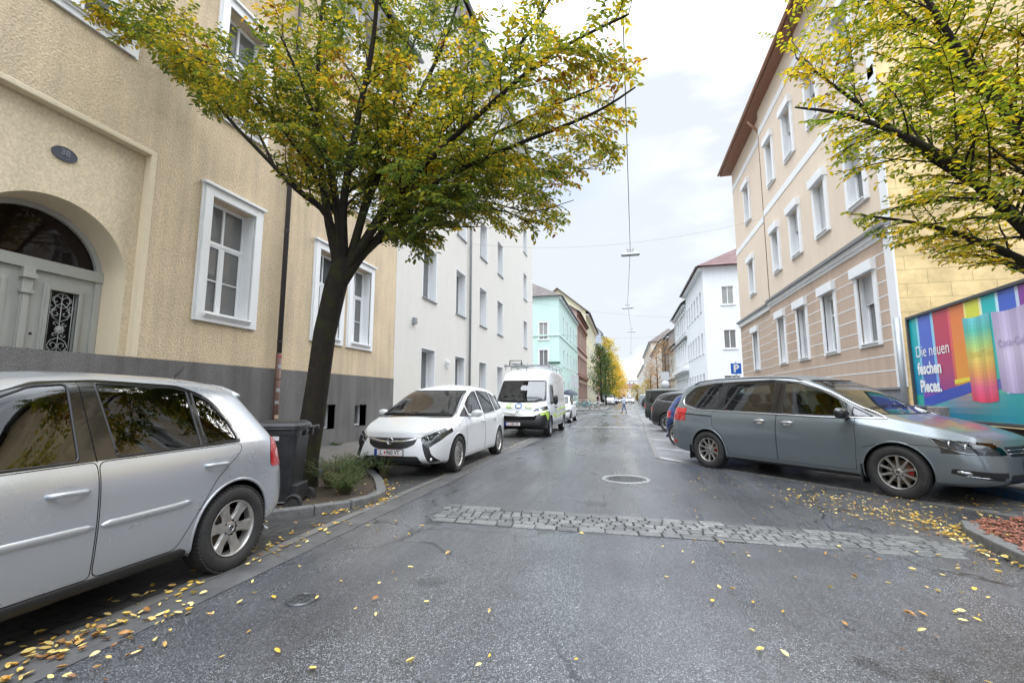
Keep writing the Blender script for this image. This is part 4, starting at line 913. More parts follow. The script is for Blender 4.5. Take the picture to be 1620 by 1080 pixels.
G_walk = pm('pavement_asphalt', (.13, .12, .11), .7, noise=(2.2, .9, (.07, .066, .06)), bump=(160, .4, .004)); G_kerb = pm('granite_kerb', (.17, .17, .168), .6, noise=(18, .9, (.08, .08, .078)), bump=(70, .5, .006))
G_conc = pm('concrete_edge', (.14, .135, .13), .6, noise=(5, .8, (.12, .115, .105)), bump=(120, .3, .003)); G_soil = pm('soil', (.035, .026, .018), .95, noise=(20, .8, (.07, .05, .03)), bump=(30, 1, .03))
G_bluep = pm('blue_paint', (.02, .12, .36), .5, noise=(12, .9, (.12, .14, .17))); G_line = pm('worn_white_paint', (.55, .55, .55), .6, noise=(7, .9, (.22, .22, .22)))
def sheet(name, polys, z, mat, kind='structure', parent=None):
    b = MB()
    for P in polys: b.add([(x, y, z) for x, y in P], [tuple(range(len(P)))])
    o = b.build(name, mat, parent)
    if kind: o['kind'] = kind
    return o
def rect(x0, y0, x1, y1): return [(x0, y0), (x1, y0), (x1, y1), (x0, y1)]
sheet('ground', [rect(-1200, -400, 1200, 1600)], -.02, G_base)
sheet('road', [rect(-3.1, -16, 7.0, 40), rect(-140, 40, 140, 48), rect(-3.9, 48, 6.0, 420)], 0, G_asph)
sheet('cycle_parking', [rect(-7.7, 48.2, -2.2, 78)], .10, G_walk)
sheet('parking_lane', [rect(-5.05, -16, -3.16, 39)], .004, G_pavL)
bay = [(.98, 39.3), (.85, 25.8), (.66, 10.95), (1.24, 10.16), (1.75, 9.68), (3.33, 7.73), (4.32, 6.57), (5.0, 5.9)]
sheet('parking_bays', [bay+[(5.0, 39.3)]], .004, G_pavR)
def band(path, w, z0, z1, b, m=0, joint=None):
    """a strip with real height along a path; joint = stone length"""
    pts = [Vector(p) for p in path]; res = []
    for a, c in zip(pts[:-1], pts[1:]):
        n = max(1, int((c-a).length/(joint or 1e9)+.5))
        for k in range(n): res.append((a.lerp(c, k/n), a.lerp(c, (k+1)/n)))
    for a, c in res:
        d = (c-a); l = d.length; d.normalize(); nn = Vector((-d.y, d.x))*w/2; g = .003 if joint else 0
        a2, c2 = a+d*g, c-d*g; j = random.uniform(-.003, .003) if joint else 0
        V = [(*(a2-nn), z0), (*(c2-nn), z0), (*(c2+nn), z0), (*(a2+nn), z0), (*(a2-nn), z1+j), (*(c2-nn), z1+j), (*(c2+nn), z1+j), (*(a2+nn), z1+j)]
        b.add(V, [(4, 5, 6, 7), (0, 1, 5, 4), (1, 2, 6, 5), (2, 3, 7, 6), (3, 0, 4, 7)], m)
sheet('gutter', [rect(-3.04, -16, -2.78, 39)], .004, pm('gutter_asphalt', (.12, .118, .115), .6, noise=(3.5, 1, (.05, .05, .052)), bump=(150, .4, .004)))
b = MB(); band([(-3.1, -16), (-3.1, 4.0), (-3.1, 39)], .11, -.01, .012, b, joint=1.0); struct(b.build('kerb_line', G_conc))
b = MB(); band(bay, .11, -.01, .012, b, joint=1.0); struct(b.build('bay_edging', G_conc))
b = MB()
for y in (13.2, 16.0, 18.8, 21.6, 24.4, 27.2, 30.0, 32.8, 35.6): b.add([(.75, y, .008), (.75, y+.12, .008), (4.6, y-4.2, .008), (4.6, y-4.32, .008)], [(0, 1, 2, 3)])
b.add([(.70, 11.0, .008), (.78, 11.08, .008), (1.86, 9.68, .008), (1.76, 9.60, .008)], [(0, 1, 2, 3)]); struct(b.build('bay_markings', G_line))
b = MB(); b.quad((-2.6, 21.8, .004), (.7, 21.9, .004), (.7, 22.15, .004), (-2.6, 22.0, .004)); b.quad((-3, 39.2, .004), (5, 39.2, .004), (5, 39.7, .004), (-3, 39.7, .004)); b.quad((-2.5, 47.3, .004), (6, 47.3, .004), (6, 47.7, .004), (-2.5, 47.7, .004)); struct(b.build('road_markings', G_line))
# pavements with kerbs
def walk(name, polys, z=.10): 
    b = MB()
    for P in polys: b.prism(P, -.01, z)
    return struct(b.build(name, G_walk))
walk('pavement', [rect(-7.75, -16, -5.17, 39), [(-7.7, 78), (-3.9, 78), (-3.9, 420), (-7.7, 420)]])
walk('pavement', [rect(5.12, -16, 6.6, 28), rect(5.12, 28, 60, 39.6), rect(6.0, 50, 8.3, 420)])
walk('pavement', [rect(-140, 39, -5.17, 40)] ) ; walk('pavement', [rect(-140, 48.2, -7.7, 55)])
b = MB(); band([(-5.1, -16), (-5.1, 4.0)], .14, 0, .115, b, joint=1.0); band([(-5.1, 9.9), (-5.1, 39)], .14, 0, .115, b, joint=1.0); band([(5.05, -16), (5.05, 3.6)], .14, 0, .115, b, joint=1.0); band([(5.05, 9.4), (5.05, 39.5)], .14, 0, .115, b, joint=1.0)
band([(-2.15, 48.1), (-2.15, 78)], .14, 0, .115, b, joint=1.0); band([(-7.7, 48.1), (-2.15, 48.1)], .14, 0, .112, b, joint=1.0); struct(b.build('pavement_kerb', G_kerb))
b = MB(); band([(-5.1, 4.0), (-5.1, 9.9)], .14, 0, .117, b, joint=1.0); band([(5.05, 3.6), (5.05, 9.4)], .14, 0, .117, b, joint=1.0); struct(b.build('blue_kerb', G_bluep))
pitL = [(-5.0, 4.02), (-4.35, 4.15), (-3.95, 4.43), (-3.60, 4.82), (-3.34, 5.15), (-3.24, 5.45), (-3.28, 5.8), (-3.48, 6.13), (-3.85, 6.69), (-4.39, 7.35), (-5.0, 7.9)]
pitR = [(4.9, 6.6), (4.2, 6.25), (3.62, 6.02), (3.38, 5.85), (3.22, 5.5), (3.13, 4.8), (3.13, 4.1), (3.45, 3.6), (4.9, 3.4)]
for P, nm in ((pitL, 'left'), (pitR, 'right')):
    b = MB(); band(P if nm == 'left' else P[3:], .13, 0, .10, b, joint=.55); b.v = [(x, y, z) for x, y, z in b.v]; o = b.build('tree_pit_kerb', G_kerb, bevel=.012); struct(o)
    sheet('tree_pit_soil', [P], .065, G_soil)
# cobbled crossing strip: bevelled setts, larger ones along both edges
random.seed(11); b = MB(); rows = [.14, .085, .085, .085, .085, .085, .14]; tot = sum(rows); yy = 0
for ri, h in enumerate(rows):
    x = -2.12+random.uniform(-.05, .05)+.05*(5-ri)*0
    while x < 2.75+.06*ri:
        w = random.uniform(.17, .32) if ri in (0, 6) else random.uniform(.08, .15)
        def P(u, v):
            t_ = (u+2.12)/5.2; y0 = 4.84+.0*t_; y1 = 5.62-.15*t_; return (u-.06*(v/tot)+.02*math.sin(u*3), y0+(y1-y0)*v/tot+.015*math.sin(u*2.1))
        g = .008; jj = lambda: random.uniform(-.004, .004)
        Q = [P(x+g+jj(), yy+g+jj()), P(x+w-g+jj(), yy+g+jj()), P(x+w-g+jj(), yy+h-g+jj()), P(x+g+jj(), yy+h-g+jj())]
        z = .013+random.uniform(-.003, .004)-(.0022*max(0, (x-.2))); cx = sum(q[0] for q in Q)/4; cy = sum(q[1] for q in Q)/4
        V = [(*q, -.01) for q in Q]+[(*q, z-.006) for q in Q]+[(cx+(q[0]-cx)*.86, cy+(q[1]-cy)*.84, z+random.uniform(-.001, .002)) for q in Q]
        b.add(V, [(8, 9, 10, 11)]+[(i, (i+1) % 4, 4+(i+1) % 4, 4+i) for i in range(4)]+[(4+i, 4+(i+1) % 4, 8+(i+1) % 4, 8+i) for i in range(4)])
        x += w
    yy += h
M_sett, t_, b_ = newmat('granite_setts'); g_ = N(t_, 'ShaderNodeNewGeometry'); cr_ = N(t_, 'ShaderNodeValToRGB', {0: g_.outputs['Random Per Island']}); cr_.color_ramp.elements[0].color = (.085, .085, .085, 1); cr_.color_ramp.elements[1].color = (.19, .19, .185, 1)
n_ = N(t_, 'ShaderNodeTexNoise', {'Vector': g_.outputs['Position'], 'Scale': 45.0, 'Detail': 5.0}); mr_ = N(t_, 'ShaderNodeMapRange', {0: n_.outputs[0], 1: .3, 2: .7, 3: .6, 4: 1.3}); sc_ = N(t_, 'ShaderNodeVectorMath', {0: cr_.outputs[0], 'Scale': mr_.outputs[0]}, operation='SCALE'); t_.links.new(sc_.outputs[0], b_.inputs['Base Color']); rr_ = N(t_, 'ShaderNodeMapRange', {0: n_.outputs[0], 3: .2, 4: .55}); t_.links.new(rr_.outputs[0], b_.inputs['Roughness'])
bp_ = N(t_, 'ShaderNodeBump', {'Height': n_.outputs[0], 'Strength': .5, 'Distance': .006}); t_.links.new(bp_.outputs[0], b_.inputs['Normal'])
struct(b.build('cobble_strip', M_sett)); sheet('cobble_joints', [[(-2.12, 4.85), (2.6, 4.86), (2.9, 5.42), (-2.1, 5.6)]], .003, pm('joint_sand', (.022, .021, .019), .9, noise=(20, .6)))
# manhole covers
M_iron = pm('cast_iron', (.13, .135, .14), .32, metal=.6, noise=(14, .7, (.06, .06, .06)), bump=(40, .3, .004)); M_ring = pm('manhole_ring', (.3, .3, .295), .4, noise=(12, .6, (.2, .2, .19)))
def manhole(x, y, r, label, ringm=M_ring):
    t = empty('manhole_cover', (x, y, 0), 0, label, 'manhole cover')
    b = MB(); b.lathe([(r*1.0, .002), (r*.98, .012), (r*.84, .013), (r*.83, .004)], 40); b.build('rim', ringm, t)
    b = MB(); b.lathe([(r*.82, .004), (r*.8, .009), (0, .009)], 40)
    n = int(r/.045)
    for i in range(-n, n+1):
        for j in range(-n, n+1):
            if math.hypot(i, j)*.05 < r*.74: b.box((i*.05, j*.05, .011), (.032, .032, .006), rz=(i+j) % 2*R(45))
    b.build('lid', M_iron, t)
manhole(-.04, 8.04, .40, 'round cast iron manhole cover with a pale ring, beyond the cobbled strip')
manhole(-2.16, 2.82, .10, 'small dark round valve cover in the asphalt near the silver hatchback', M_iron)
t = empty('street_drain', (-2.88, 15.6, 0), 0, 'dark rectangular drain grating in the gutter by the white and lime van', 'drain')
b = MB()
for k in range(9): b.bb((-.24, -.22+k*.05, 0), (.24, -.195+k*.05, .008))
b.bb((-.27, -.26, 0), (-.24, .26, .009)); b.bb((.24, -.26, 0), (.27, .26, .009)); b.build('grating', M_iron, t)
# bark mulch in the right pit and fallen leaves
def inp(P, x, y): return inpoly(x, y, P)
def leafmesh(b, x, y, z, s, rz, tilt=.25, curl=.2, m=0):
    wd = random.uniform(.55, 1.15); M = Matrix.Rotation(rz, 3, 'Z') @ Matrix.Rotation(random.uniform(-tilt, tilt)*1.6, 3, 'X') @ Matrix.Rotation(random.uniform(-tilt, tilt), 3, 'Y')
    c = random.uniform(.05, curl*1.8)*s; bnd = random.uniform(-.18, .18)*s
    V = [(-.5*s, 0, c*.8), (-.2*s, .24*s, c), (.18*s, .22*s, c), (.5*s, 0, c*.9), (.18*s, -.22*s, c), (-.2*s, -.24*s, c), (0, 0, 0), (-.75*s, .03*s, c*1.2), (-.5*s, .015*s, c*.8)]
    V = [M @ Vector((v[0], v[1]*wd+bnd*(1-4*(v[0]/s)**2)*.5, v[2])) +Vector((x, y, z+.004+s*.06)) for v in V]
    b.add(V, [(0, 6, 1), (1, 6, 2), (2, 6, 3), (3, 6, 4), (4, 6, 5), (5, 6, 0)], m, True)
random.seed(5); b = MB()
for k in range(5200):
    x, y = random.uniform(3.1, 4.95), random.uniform(3.4, 6.9)
    if not inp(pitR, x, y): continue
    l, w = random.uniform(.02, .055), random.uniform(.008, .02); M = Matrix.Rotation(random.uniform(0, 6.3), 3, 'Z') @ Matrix.Rotation(random.uniform(-.5, .5), 3, 'X') @ Matrix.Rotation(random.uniform(-.4, .4), 3, 'Y')
    b.box((x, y, .075+random.uniform(0, .035)), (l, w, .006), M=M)
M_mulch, t_, b_ = newmat('bark_mulch'); g_ = N(t_, 'ShaderNodeNewGeometry'); cr_ = N(t_, 'ShaderNodeValToRGB', {0: g_.outputs['Random Per Island']}); cr_.color_ramp.elements[0].color = (.16, .05, .03, 1); cr_.color_ramp.elements[1].color = (.40, .17, .11, 1); t_.links.new(cr_.outputs[0], b_.inputs['Base Color']); b_.inputs['Roughness'].default_value = .85
tag(b.build('bark_mulch', M_mulch), 'reddish bark mulch filling the tree pit at the right edge', 'mulch', kind='stuff')
def leafmat(name, stops, trans=.35, rough=.45):
    m, t, b = newmat(name); g = N(t, 'ShaderNodeNewGeometry'); o = t.nodes['Material Output']
    n = N(t, 'ShaderNodeTexNoise', {'Vector': g.outputs['Position'], 'Scale': .9, 'Detail': 3.0}); a = N(t, 'ShaderNodeMath', {0: n.outputs[0], 1: -.5}, operation='ADD'); rr = N(t, 'ShaderNodeMath', {0: g.outputs['Random Per Island'], 1: .62, 2: .19}, operation='MULTIPLY_ADD'); a2 = N(t, 'ShaderNodeMath', {0: a.outputs[0], 1: 1.9, 2: rr.outputs[0]}, operation='MULTIPLY_ADD')
    cr = N(t, 'ShaderNodeValToRGB', {0: a2.outputs[0]}); e = cr.color_ramp.elements; e[0].position = stops[0][0]; e[0].color = (*stops[0][1], 1); e[1].position = stops[-1][0]; e[1].color = (*stops[-1][1], 1)
    for p_, c_ in stops[1:-1]: k = e.new(p_); k.color = (*c_, 1)
    t.links.new(cr.outputs[0], b.inputs['Base Color']); b.inputs['Roughness'].default_value = rough
    tr = N(t, 'ShaderNodeBsdfTranslucent', {'Color': cr.outputs[0]}); mxs = N(t, 'ShaderNodeMixShader', {0: trans, 1: b.outputs[0], 2: tr.outputs[0]}); t.links.new(mxs.outputs[0], o.inputs[0]); return m
L_fall = leafmat('fallen_leaf', [(0, (.55, .30, .03)), (.35, (.72, .46, .06)), (.6, (.80, .66, .26)), (.8, (.45, .22, .05)), (1, (.22, .10, .04))], .1)
b = MB(); random.seed(21)
def scat(n, f, s0=.045, s1=.075):
    k = 0; s0 *= .72; s1 *= .82
    while k < n:
        x, y = f(); k += 1
        if inp(pitL, x, y) or inp(pitR, x, y): z = .07
        elif x > 5.12 or x < -5.17: z = .1
        else: z = .006
        if -2.1 < x < 3.1 and 4.84 < y < 5.6: z = .016
        leafmesh(b, x, y, z, random.uniform(s0, s1), random.uniform(0, 6.3))
gs = random.gauss
scat(150, lambda: (-3.12+gs(0, .14), random.uniform(.9, 4.6))); scat(42, lambda: (-3.02+gs(0, .10), 2.0+gs(0, .22)), .06, .085); scat(28, lambda: (-2.9+gs(0, .12), 1.55+gs(0, .15)), .06, .085); scat(60, lambda: (-2.95+abs(gs(0, .35)), random.uniform(1.0, 2.6)))
def near(P, d): 
    i = random.randrange(3, len(P)-2); u = random.random(); return (P[i][0]*(1-u)+P[i+1][0]*u+gs(d, .07), P[i][1]*(1-u)+P[i+1][1]*u+gs(0, .07)-.04)
scat(130, lambda: near(pitL, .11)); scat(120, lambda: (random.uniform(-4.9, -3.4), random.uniform(4.3, 7.6)), .035, .06)
scat(60, lambda: (-3.1+gs(0, .12), random.uniform(6.5, 14)), .04, .06)
scat(30, lambda: (random.uniform(-2.8, -1.0), random.uniform(1.8, 4.8))); scat(14, lambda: (random.uniform(-1, 1.0), random.uniform(2.2, 4.8)), .04, .065)
scat(42, lambda: (random.uniform(.6, 2.2), random.uniform(1.8, 4.9))); scat(60, lambda: (random.uniform(1.6, 3.4), random.uniform(2.4, 4.9))); scat(45, lambda: (random.uniform(.5, 3), random.uniform(5.6, 9)), .035, .06)
scat(230, lambda: (2.75+gs(0, .4), 6.75+gs(0, .5)), .03, .06); scat(230, lambda: (3.15+gs(0, .16), 5.9+gs(0, .4)), .04, .07); scat(60, lambda: (3.02+gs(0, .06), random.uniform(4.4, 5.6)), .045, .075)
scat(240, lambda: (random.uniform(2.2, 5), 7.6-.6*(random.random()*2)+gs(0, .3)), .035, .06); scat(80, lambda: (random.uniform(3.2, 4.9), random.uniform(3.6, 6.6)), .04, .07); scat(60, lambda: (random.uniform(-7.6, -5.3), random.uniform(5, 14)), .05, .08)
for (x, y, z) in ((-3.55, 1.9, 1.462), (-4.05, 1.6, 1.478), (-3.7, 2.9, 1.45)): leafmesh(b, x, y, z-.01, .06, 1)
tag(b.build('fallen_leaves', L_fall), 'yellow autumn leaves scattered over road, gutter and kerbs', 'fallen leaves', kind='stuff')
# ------------------------------------------------------------------ buildings
def wall(mb, P0, U, W_, H_, ops, Nn, m=0, mr=None):
    """rectangular wall from P0 along U (W_) and up (H_) with rectangular openings (u0, z0, u1, z1, depth)"""
    U = Vector(U); P0 = Vector(P0); Nn = Vector(Nn); mr = m if mr is None else mr
    us = sorted(set([0, W_]+[o[0] for o in ops]+[o[2] for o in ops])); zs = sorted(set([0, H_]+[o[1] for o in ops]+[o[3] for o in ops]))
    us = [u for u in us if 0 <= u <= W_]; zs = [z for z in zs if 0 <= z <= H_]
    P = lambda u, z, d=0: tuple(P0+U*u+Vector((0, 0, z))-Nn*d)
    for a, b in zip(us[:-1], us[1:]):
        for c, d in zip(zs[:-1], zs[1:]):
            mu, mz = (a+b)/2, (c+d)/2
            if any(o[0] < mu < o[2] and o[1] < mz < o[3] for o in ops): continue
            mb.quad(P(a, c), P(b, c), P(b, d), P(a, d), m)
    for o in ops:
        u0, z0, u1, z1, d = o
        mb.quad(P(u0, z0), P(u1, z0), P(u1, z0, d), P(u0, z0, d), mr); mb.quad(P(u0, z1, d), P(u1, z1, d), P(u1, z1), P(u0, z1), mr)
        mb.quad(P(u0, z0, d), P(u0, z1, d), P(u0, z1), P(u0, z0), mr); mb.quad(P(u1, z0), P(u1, z1), P(u1, z1, d), P(u1, z0, d), mr)
WC = {}
def window(parent, pos, rz, w, h, style='plain', depth=.12, var=0, lod=0, mats=None):
    """pos = bottom centre on the wall face; local x along the wall, y outward. returns window (frame) with sub-parts"""
    mats = mats or {}
    key = (style, round(w, 2), round(h, 2), round(depth, 2), var, tuple(sorted((k, v.name) for k, v in mats.items())))
    if key not in WC:
        L_ = []
        fm = mats.get('frame', M_frame); f = .06; y = -depth; b = MB()
        def fr(x0, z0, x1, z1, t=.05, yy=y, dp=.06): b.bb((x0, yy-dp/2, z0), (x1, yy+dp/2, z1))
        fr(-w/2, 0, -w/2+f, h); fr(w/2-f, 0, w/2, h); fr(-w/2+f, h-f, w/2-f, h); fr(-w/2+f, 0, w/2-f, f)
        tz = h*.64 if style in ('tall', 'shutter', 'old') else None
        if tz: b.bb((-w/2+f, y-.03, tz-.035), (w/2-f, y+.04, tz+.035))
        if style in ('tall', 'old', 'plain') or (style == 'shutter'):
            b.bb((-.03, y-.028, f), (.03, y+.035, (tz-.035) if tz else h-f))
        if style == 'old':
            b.bb((-.022, y-.028, tz+.035), (.022, y+.03, h-f)); zz = f+(tz-f)*.47
            b.bb((-w/2+f, y-.02, zz-.012), (-.03, y+.022, zz+.012)); b.bb((.03, y-.02, zz-.012), (w/2-f, y+.022, zz+.012))
            for s_ in (-1, 1):
                x0, x1 = (.03, w/2-f) if s_ > 0 else (-w/2+f, -.03)
                b.bb((x0, y, f), (x0+.035, y+.03, tz-.035)); b.bb((x1-.035, y, f), (x1, y+.03, tz-.035)); b.bb((x0+.035, y, f), (x1-.035, y+.03, f+.04)); b.bb((x0+.035, y, tz-.075), (x1-.035, y+.03, tz-.035))
        L_.append(('window', b.mesh('window', fm, .006 if lod == 0 and style == 'old' else 0), None))
        pmat = mats.get('pane', [M_pane2, M_pane2, M_pane3, M_pane][var % 4])
        b = MB().quad((-w/2+f, y-.005, f), (w/2-f, y-.005, f), (w/2-f, y-.005, h-f), (-w/2+f, y-.005, h-f)); L_.append(('pane', b.mesh('pane', pmat), 0))
        if style == 'old':
            b = MB()
            for (x0, x1, yo) in ((-w/2-.22, w/2+.22, .03), (-w/2-.17, w/2+.17, .055)):
                xi = w/2+.0; z0, z1 = -.16, h+.17+(x1-w/2-.17)
                b.bb((x0, -.004, z0), (-xi, yo, z1)); b.bb((xi, -.004, z0), (x1, yo, z1)); b.bb((-xi, -.004, h), (xi, yo-.002, z1)); b.bb((-xi, -.004, z0), (xi, yo-.002, 0))
            b.bb((-w/2-.24, 0, h+.18), (w/2+.24, .10, h+.235)); 
            for s_ in (-1, 1): b.bb((s_*(w/2), -depth, 0), (s_*(w/2-.012), .0, h))
            L_.append(('surround', b.mesh('surround', M_white, .006), 0))
            b = MB(); b.bb((-w/2-.02, -depth, -.03), (w/2+.02, .11, .008)); b.bb((-w/2-.02, .0, -.07), (w/2+.02, .08, -.03)); L_.append(('sill', b.mesh('sill', M_white, .008), 0))
            if var % 2 == 0:   # net curtain behind the glass
                pass
        elif style == 'shutter':
            b = MB(); s0 = .16
            b.bb((-w/2-s0, -.004, -.10), (-w/2, .07, h+.02)); b.bb((w/2, -.004, -.10), (w/2+s0, .07, h+.02)); b.bb((-w/2, -.004, -.10), (w/2, .068, -.0)); 
            b.bb((-w/2-s0-.02, -.004, h+.02), (w/2+s0+.02, .16, h+.30)); 
            for s_ in (-1, 1): b.bb((s_*(w/2), -depth, 0), (s_*(w/2-.01), 0, h))
            L_.append(('surround', b.mesh('surround', M_white, .006), 0))
            b = MB(); b.bb((-w/2, -depth, -.03), (w/2, .11, .006)); L_.append(('sill', b.mesh('sill', M_white, .005), 0))
            k = [.08, .42, 1.0, .30][var % 4]; b = MB(); n = max(2, int(h*k/.045))
            for i in range(n): b.tube([(-w/2+.02, y+.06, h-.02-i*.045), (w/2-.02, y+.06, h-.02-i*.045)], .024, 6)
            b.bb((-w/2+.02, y+.05, h-n*.045-.03), (w/2-.02, y+.075, h-n*.045+.0)); L_.append(('roller_shutter', b.mesh('roller_shutter', pm('shutter', (.62, .63, .64), .5)), 0))
        elif style == 'rim':
            b = MB(); r_ = .045
            b.bb((-w/2-r_, -.004, -r_), (-w/2, .006, h+r_)); b.bb((w/2, -.004, -r_), (w/2+r_, .006, h+r_)); b.bb((-w/2, -.004, h), (w/2, .005, h+r_))
            for s_ in (-1, 1): b.bb((s_*(w/2), -depth, 0), (s_*(w/2-.01), 0.0, h))
            b.bb((-w/2, -depth, h-.008), (w/2, 0, h)); L_.append(('surround', b.mesh('surround', M_white), 0))
            b = MB(); b.bb((-w/2-.05, -depth, -.03), (w/2+.05, .07, .008)); L_.append(('sill', b.mesh('sill', M_zinc), 0))
        elif style == 'plain' and lod == 0:
            b = MB(); sm_ = mats.get('surround', M_white); r_ = .12
            b.bb((-w/2-r_, -.004, 0), (-w/2, .035, h+r_)); b.bb((w/2, -.004, 0), (w/2+r_, .035, h+r_)); b.bb((-w/2, -.004, h), (w/2, .033, h+r_)); b.bb((-w/2-r_-.03, -.004, -.1), (w/2+r_+.03, .09, 0))
            if mats.get('hood'): b.bb((-w/2-.2, -.004, h+.2), (w/2+.2, .2, h+.34))
            L_.append(('surround', b.mesh('surround', sm_), 0))
        WC[key] = L_
    base = None
    for nm, me, pr in WC[key]:
        if base is None: base = mobj(nm, me, parent, pos, (0, 0, rz))
        else: mobj(nm, me, base)
    return base
def block(label, side, X, Y0, Y1, H_, mat, wins, D=12, cat='building', end=(), endmat=None, roof=None, roofmat=None, roofh=3.5, over=.35, plinth=None, cornices=(), name='apartment_building', ops_depth=.12, extra_ops=(), eavemat=None, plinthmat=None, hipends=False, thick=None, endwins_style='plain', group=None):
    """side 'L': facade faces +X at X; 'R': faces -X. wins: (yc, z0, w, h, style, var, mats)"""
    W_ = Y1-Y0
    if side == 'L': root = empty(name, (X, Y1, 0), R(-90), label, cat, group); lx = lambda y: Y1-y; nx = W_; ns = 1
    else: root = empty(name, (X, Y0, 0), R(90), label, cat, group); lx = lambda y: y-Y0; nx = 0; ns = -1
    # local: x along, y outward. near end (towards camera) at x = nx, normal ns*x
    b = MB(); ops = [(lx(q[0])-q[2]/2, q[1], lx(q[0])+q[2]/2, q[1]+q[3], (q[7] if len(q) > 7 else ops_depth)+.05) for q in wins]+[(min(lx(o[0]), lx(o[1])), o[2], max(lx(o[0]), lx(o[1])), o[3], o[4]) for o in extra_ops]
    wall(b, (0, 0, 0), (1, 0, 0), W_, H_, ops, (0, 1, 0), 0)
    eo = [(q[0]-q[2]/2, q[1], q[0]+q[2]/2, q[1]+q[3], .17) for q in end]
    wall(b, (nx, 0, 0), (0, -1, 0), D, H_, eo, (ns, 0, 0), 1)
    fx = 0 if nx else W_
    b.quad((fx, 0, 0), (fx, -D, 0), (fx, -D, H_), (fx, 0, H_), 1); b.quad((0, -D, 0), (W_, -D, 0), (W_, -D, H_), (0, -D, H_), 0)
    if roof == 'gable':      # gable triangles above the end walls
        for x in (0, W_): b.add([(x, 0, H_), (x, -D, H_), (x, -D/2, H_+roofh)], [(0, 1, 2)], 1)
    b.build('wall', [mat, endmat or mat], root)
    # dark room behind openings
    bk = MB(); bk.quad((.1, -.9, .1), (W_-.1, -.9, .1), (W_-.1, -.9, H_-.1), (.1, -.9, H_-.1)); bk.build('inner_wall', M_black, root)
    for q in wins:
        window(root, (lx(q[0]), 0, q[1]), 0, q[2], q[3], q[4] if len(q) > 4 else 'plain', q[7] if len(q) > 7 else ops_depth, q[5] if len(q) > 5 else 0, mats=q[6] if len(q) > 6 else None)
    for q in end:
        window(root, (nx, -q[0], q[1]), R(-90) if ns > 0 else R(90), q[2], q[3], endwins_style, .1, q[4] if len(q) > 4 else 0)
    o = over
    if roof:
        b = MB(); zz = H_; rm = roofmat or M_roof; t_ = .14
        if roof == 'gable':
            x0, x1 = -o*.6, W_+o*.6
            sl = roofh/(D/2)
            for s_ in (1, -1):
                ye = o if s_ > 0 else -D-o; yr_ = -D/2
                ze = zz-o*sl; P = [(x0, ye, ze), (x1, ye, ze), (x1, yr_, zz+roofh), (x0, yr_, zz+roofh)]
                b.add(P+[(p[0], p[1], p[2]+t_) for p in P], [(0, 1, 2, 3), (4, 5, 6, 7), (0, 1, 5, 4), (1, 2, 6, 5), (2, 3, 7, 6), (3, 0, 4, 7)])
        else:
            hx = min(D/2+o, W_/2) if roof == 'hip' else 0
            A = [(-o, o, zz), (W_+o, o, zz), (W_+o, -D-o, zz), (-o, -D-o, zz)]
            hN = hx if True else 0
            Rg = [(-o+hx, -D/2, zz+roofh), (W_+o-hx, -D/2, zz+roofh)]
            b.add(A+Rg+[(p[0], p[1], zz-.0) for p in A], [(0, 1, 5, 4), (1, 2, 5), (2, 3, 4, 5), (3, 0, 4), (0, 1, 2, 3)])
        b.build('roof', rm, root)
        g = MB(); ze = (zz-o*(roofh/(D/2)) if roof == 'gable' else zz); g.tube([(-o*.5, o+.06, ze+.02), (W_+o*.5, o+.06, ze+.02)], .07, 8); g.build('gutter', M_zinc if not eavemat else eavemat, root)
        if over > .2:
            g = MB(); g.bb((0, .005, ze-.30), (W_, o*.7, ze-.05)); g.build('eaves_moulding', eavemat or M_white, root)
    if plinth:
        g = MB(); wall(g, (0, .03, 0), (1, 0, 0), W_, plinth, [p for p in ops if p[1] < plinth and p[1] > .01 or p[4] > .5], (0, 1, 0)); g.quad((0, .03, plinth), (W_, .03, plinth), (W_, -.01, plinth), (0, -.01, plinth))
        g.quad((nx+ns*.03, .03, 0), (nx+ns*.03, -D, 0), (nx+ns*.03, -D, plinth), (nx+ns*.03, .03, plinth)); g.quad((nx, .03, 0), (nx+ns*.03, .03, 0), (nx+ns*.03, .03, plinth), (nx, .03, plinth)); g.quad((nx, .03, plinth), (nx+ns*.03, .03, plinth), (nx+ns*.03, -D, plinth), (nx, -D, plinth))
        g.build('plinth', plinthmat or M_plinth, root)
    for (z, h, pr, cmat) in cornices:
        g = MB(); g.bb((-.0, -.002, z), (W_, pr, z+h)); g.bb((0, -.002, z-h*.5), (W_, pr*.5, z-.001)); 
        xa, xb = (nx, nx+ns*pr); g.bb((min(xa, xb), -D, z+.001), (max(xa, xb), pr, z+h-.001)); g.build('cornice', cmat or M_white, root)
    return root, lx
M_roof = pavers('roof_tiles', (.13, .10, .09), (.09, .075, .07), (.03, .025, .025), .3, .25, 0, 0, .8, .1, ms=.02)
M_roofred = pavers('roof_tiles_red', (.13, .052, .05), (.10, .042, .042), (.06, .03, .03), .3, .25, 0, 0, .8, .1, ms=.02)
M_plinth = stucco('plinth_roughcast', (.20, .193, .19), (.11, .105, .10), 45, 1.0, .03, patchy=.7)
S_yel = stucco('yellow_roughcast', (.74, .595, .405), (.54, .44, .31), 34, .9, .035, patchy=.8); S_yel2 = stucco('yellow_smooth', (.74, .62, .44), (.60, .50, .36), 30, .4, .02, patchy=.6); S_yel3 = stucco('yellow_plain', (.76, .65, .47), (.66, .56, .40), 120, .15, .004, patchy=.4)
S_wht = stucco('white_render', (.70, .68, .63), (.60, .58, .54), 70, .35, .008, patchy=.22)
S_beige = stucco('beige_render', (.74, .62, .50), (.66, .55, .45), 60, .25, .006, patchy=.5); S_tan = stucco('tan_render', (.54, .415, .325), (.44, .335, .26), 60, .4, .008, patchy=.7)
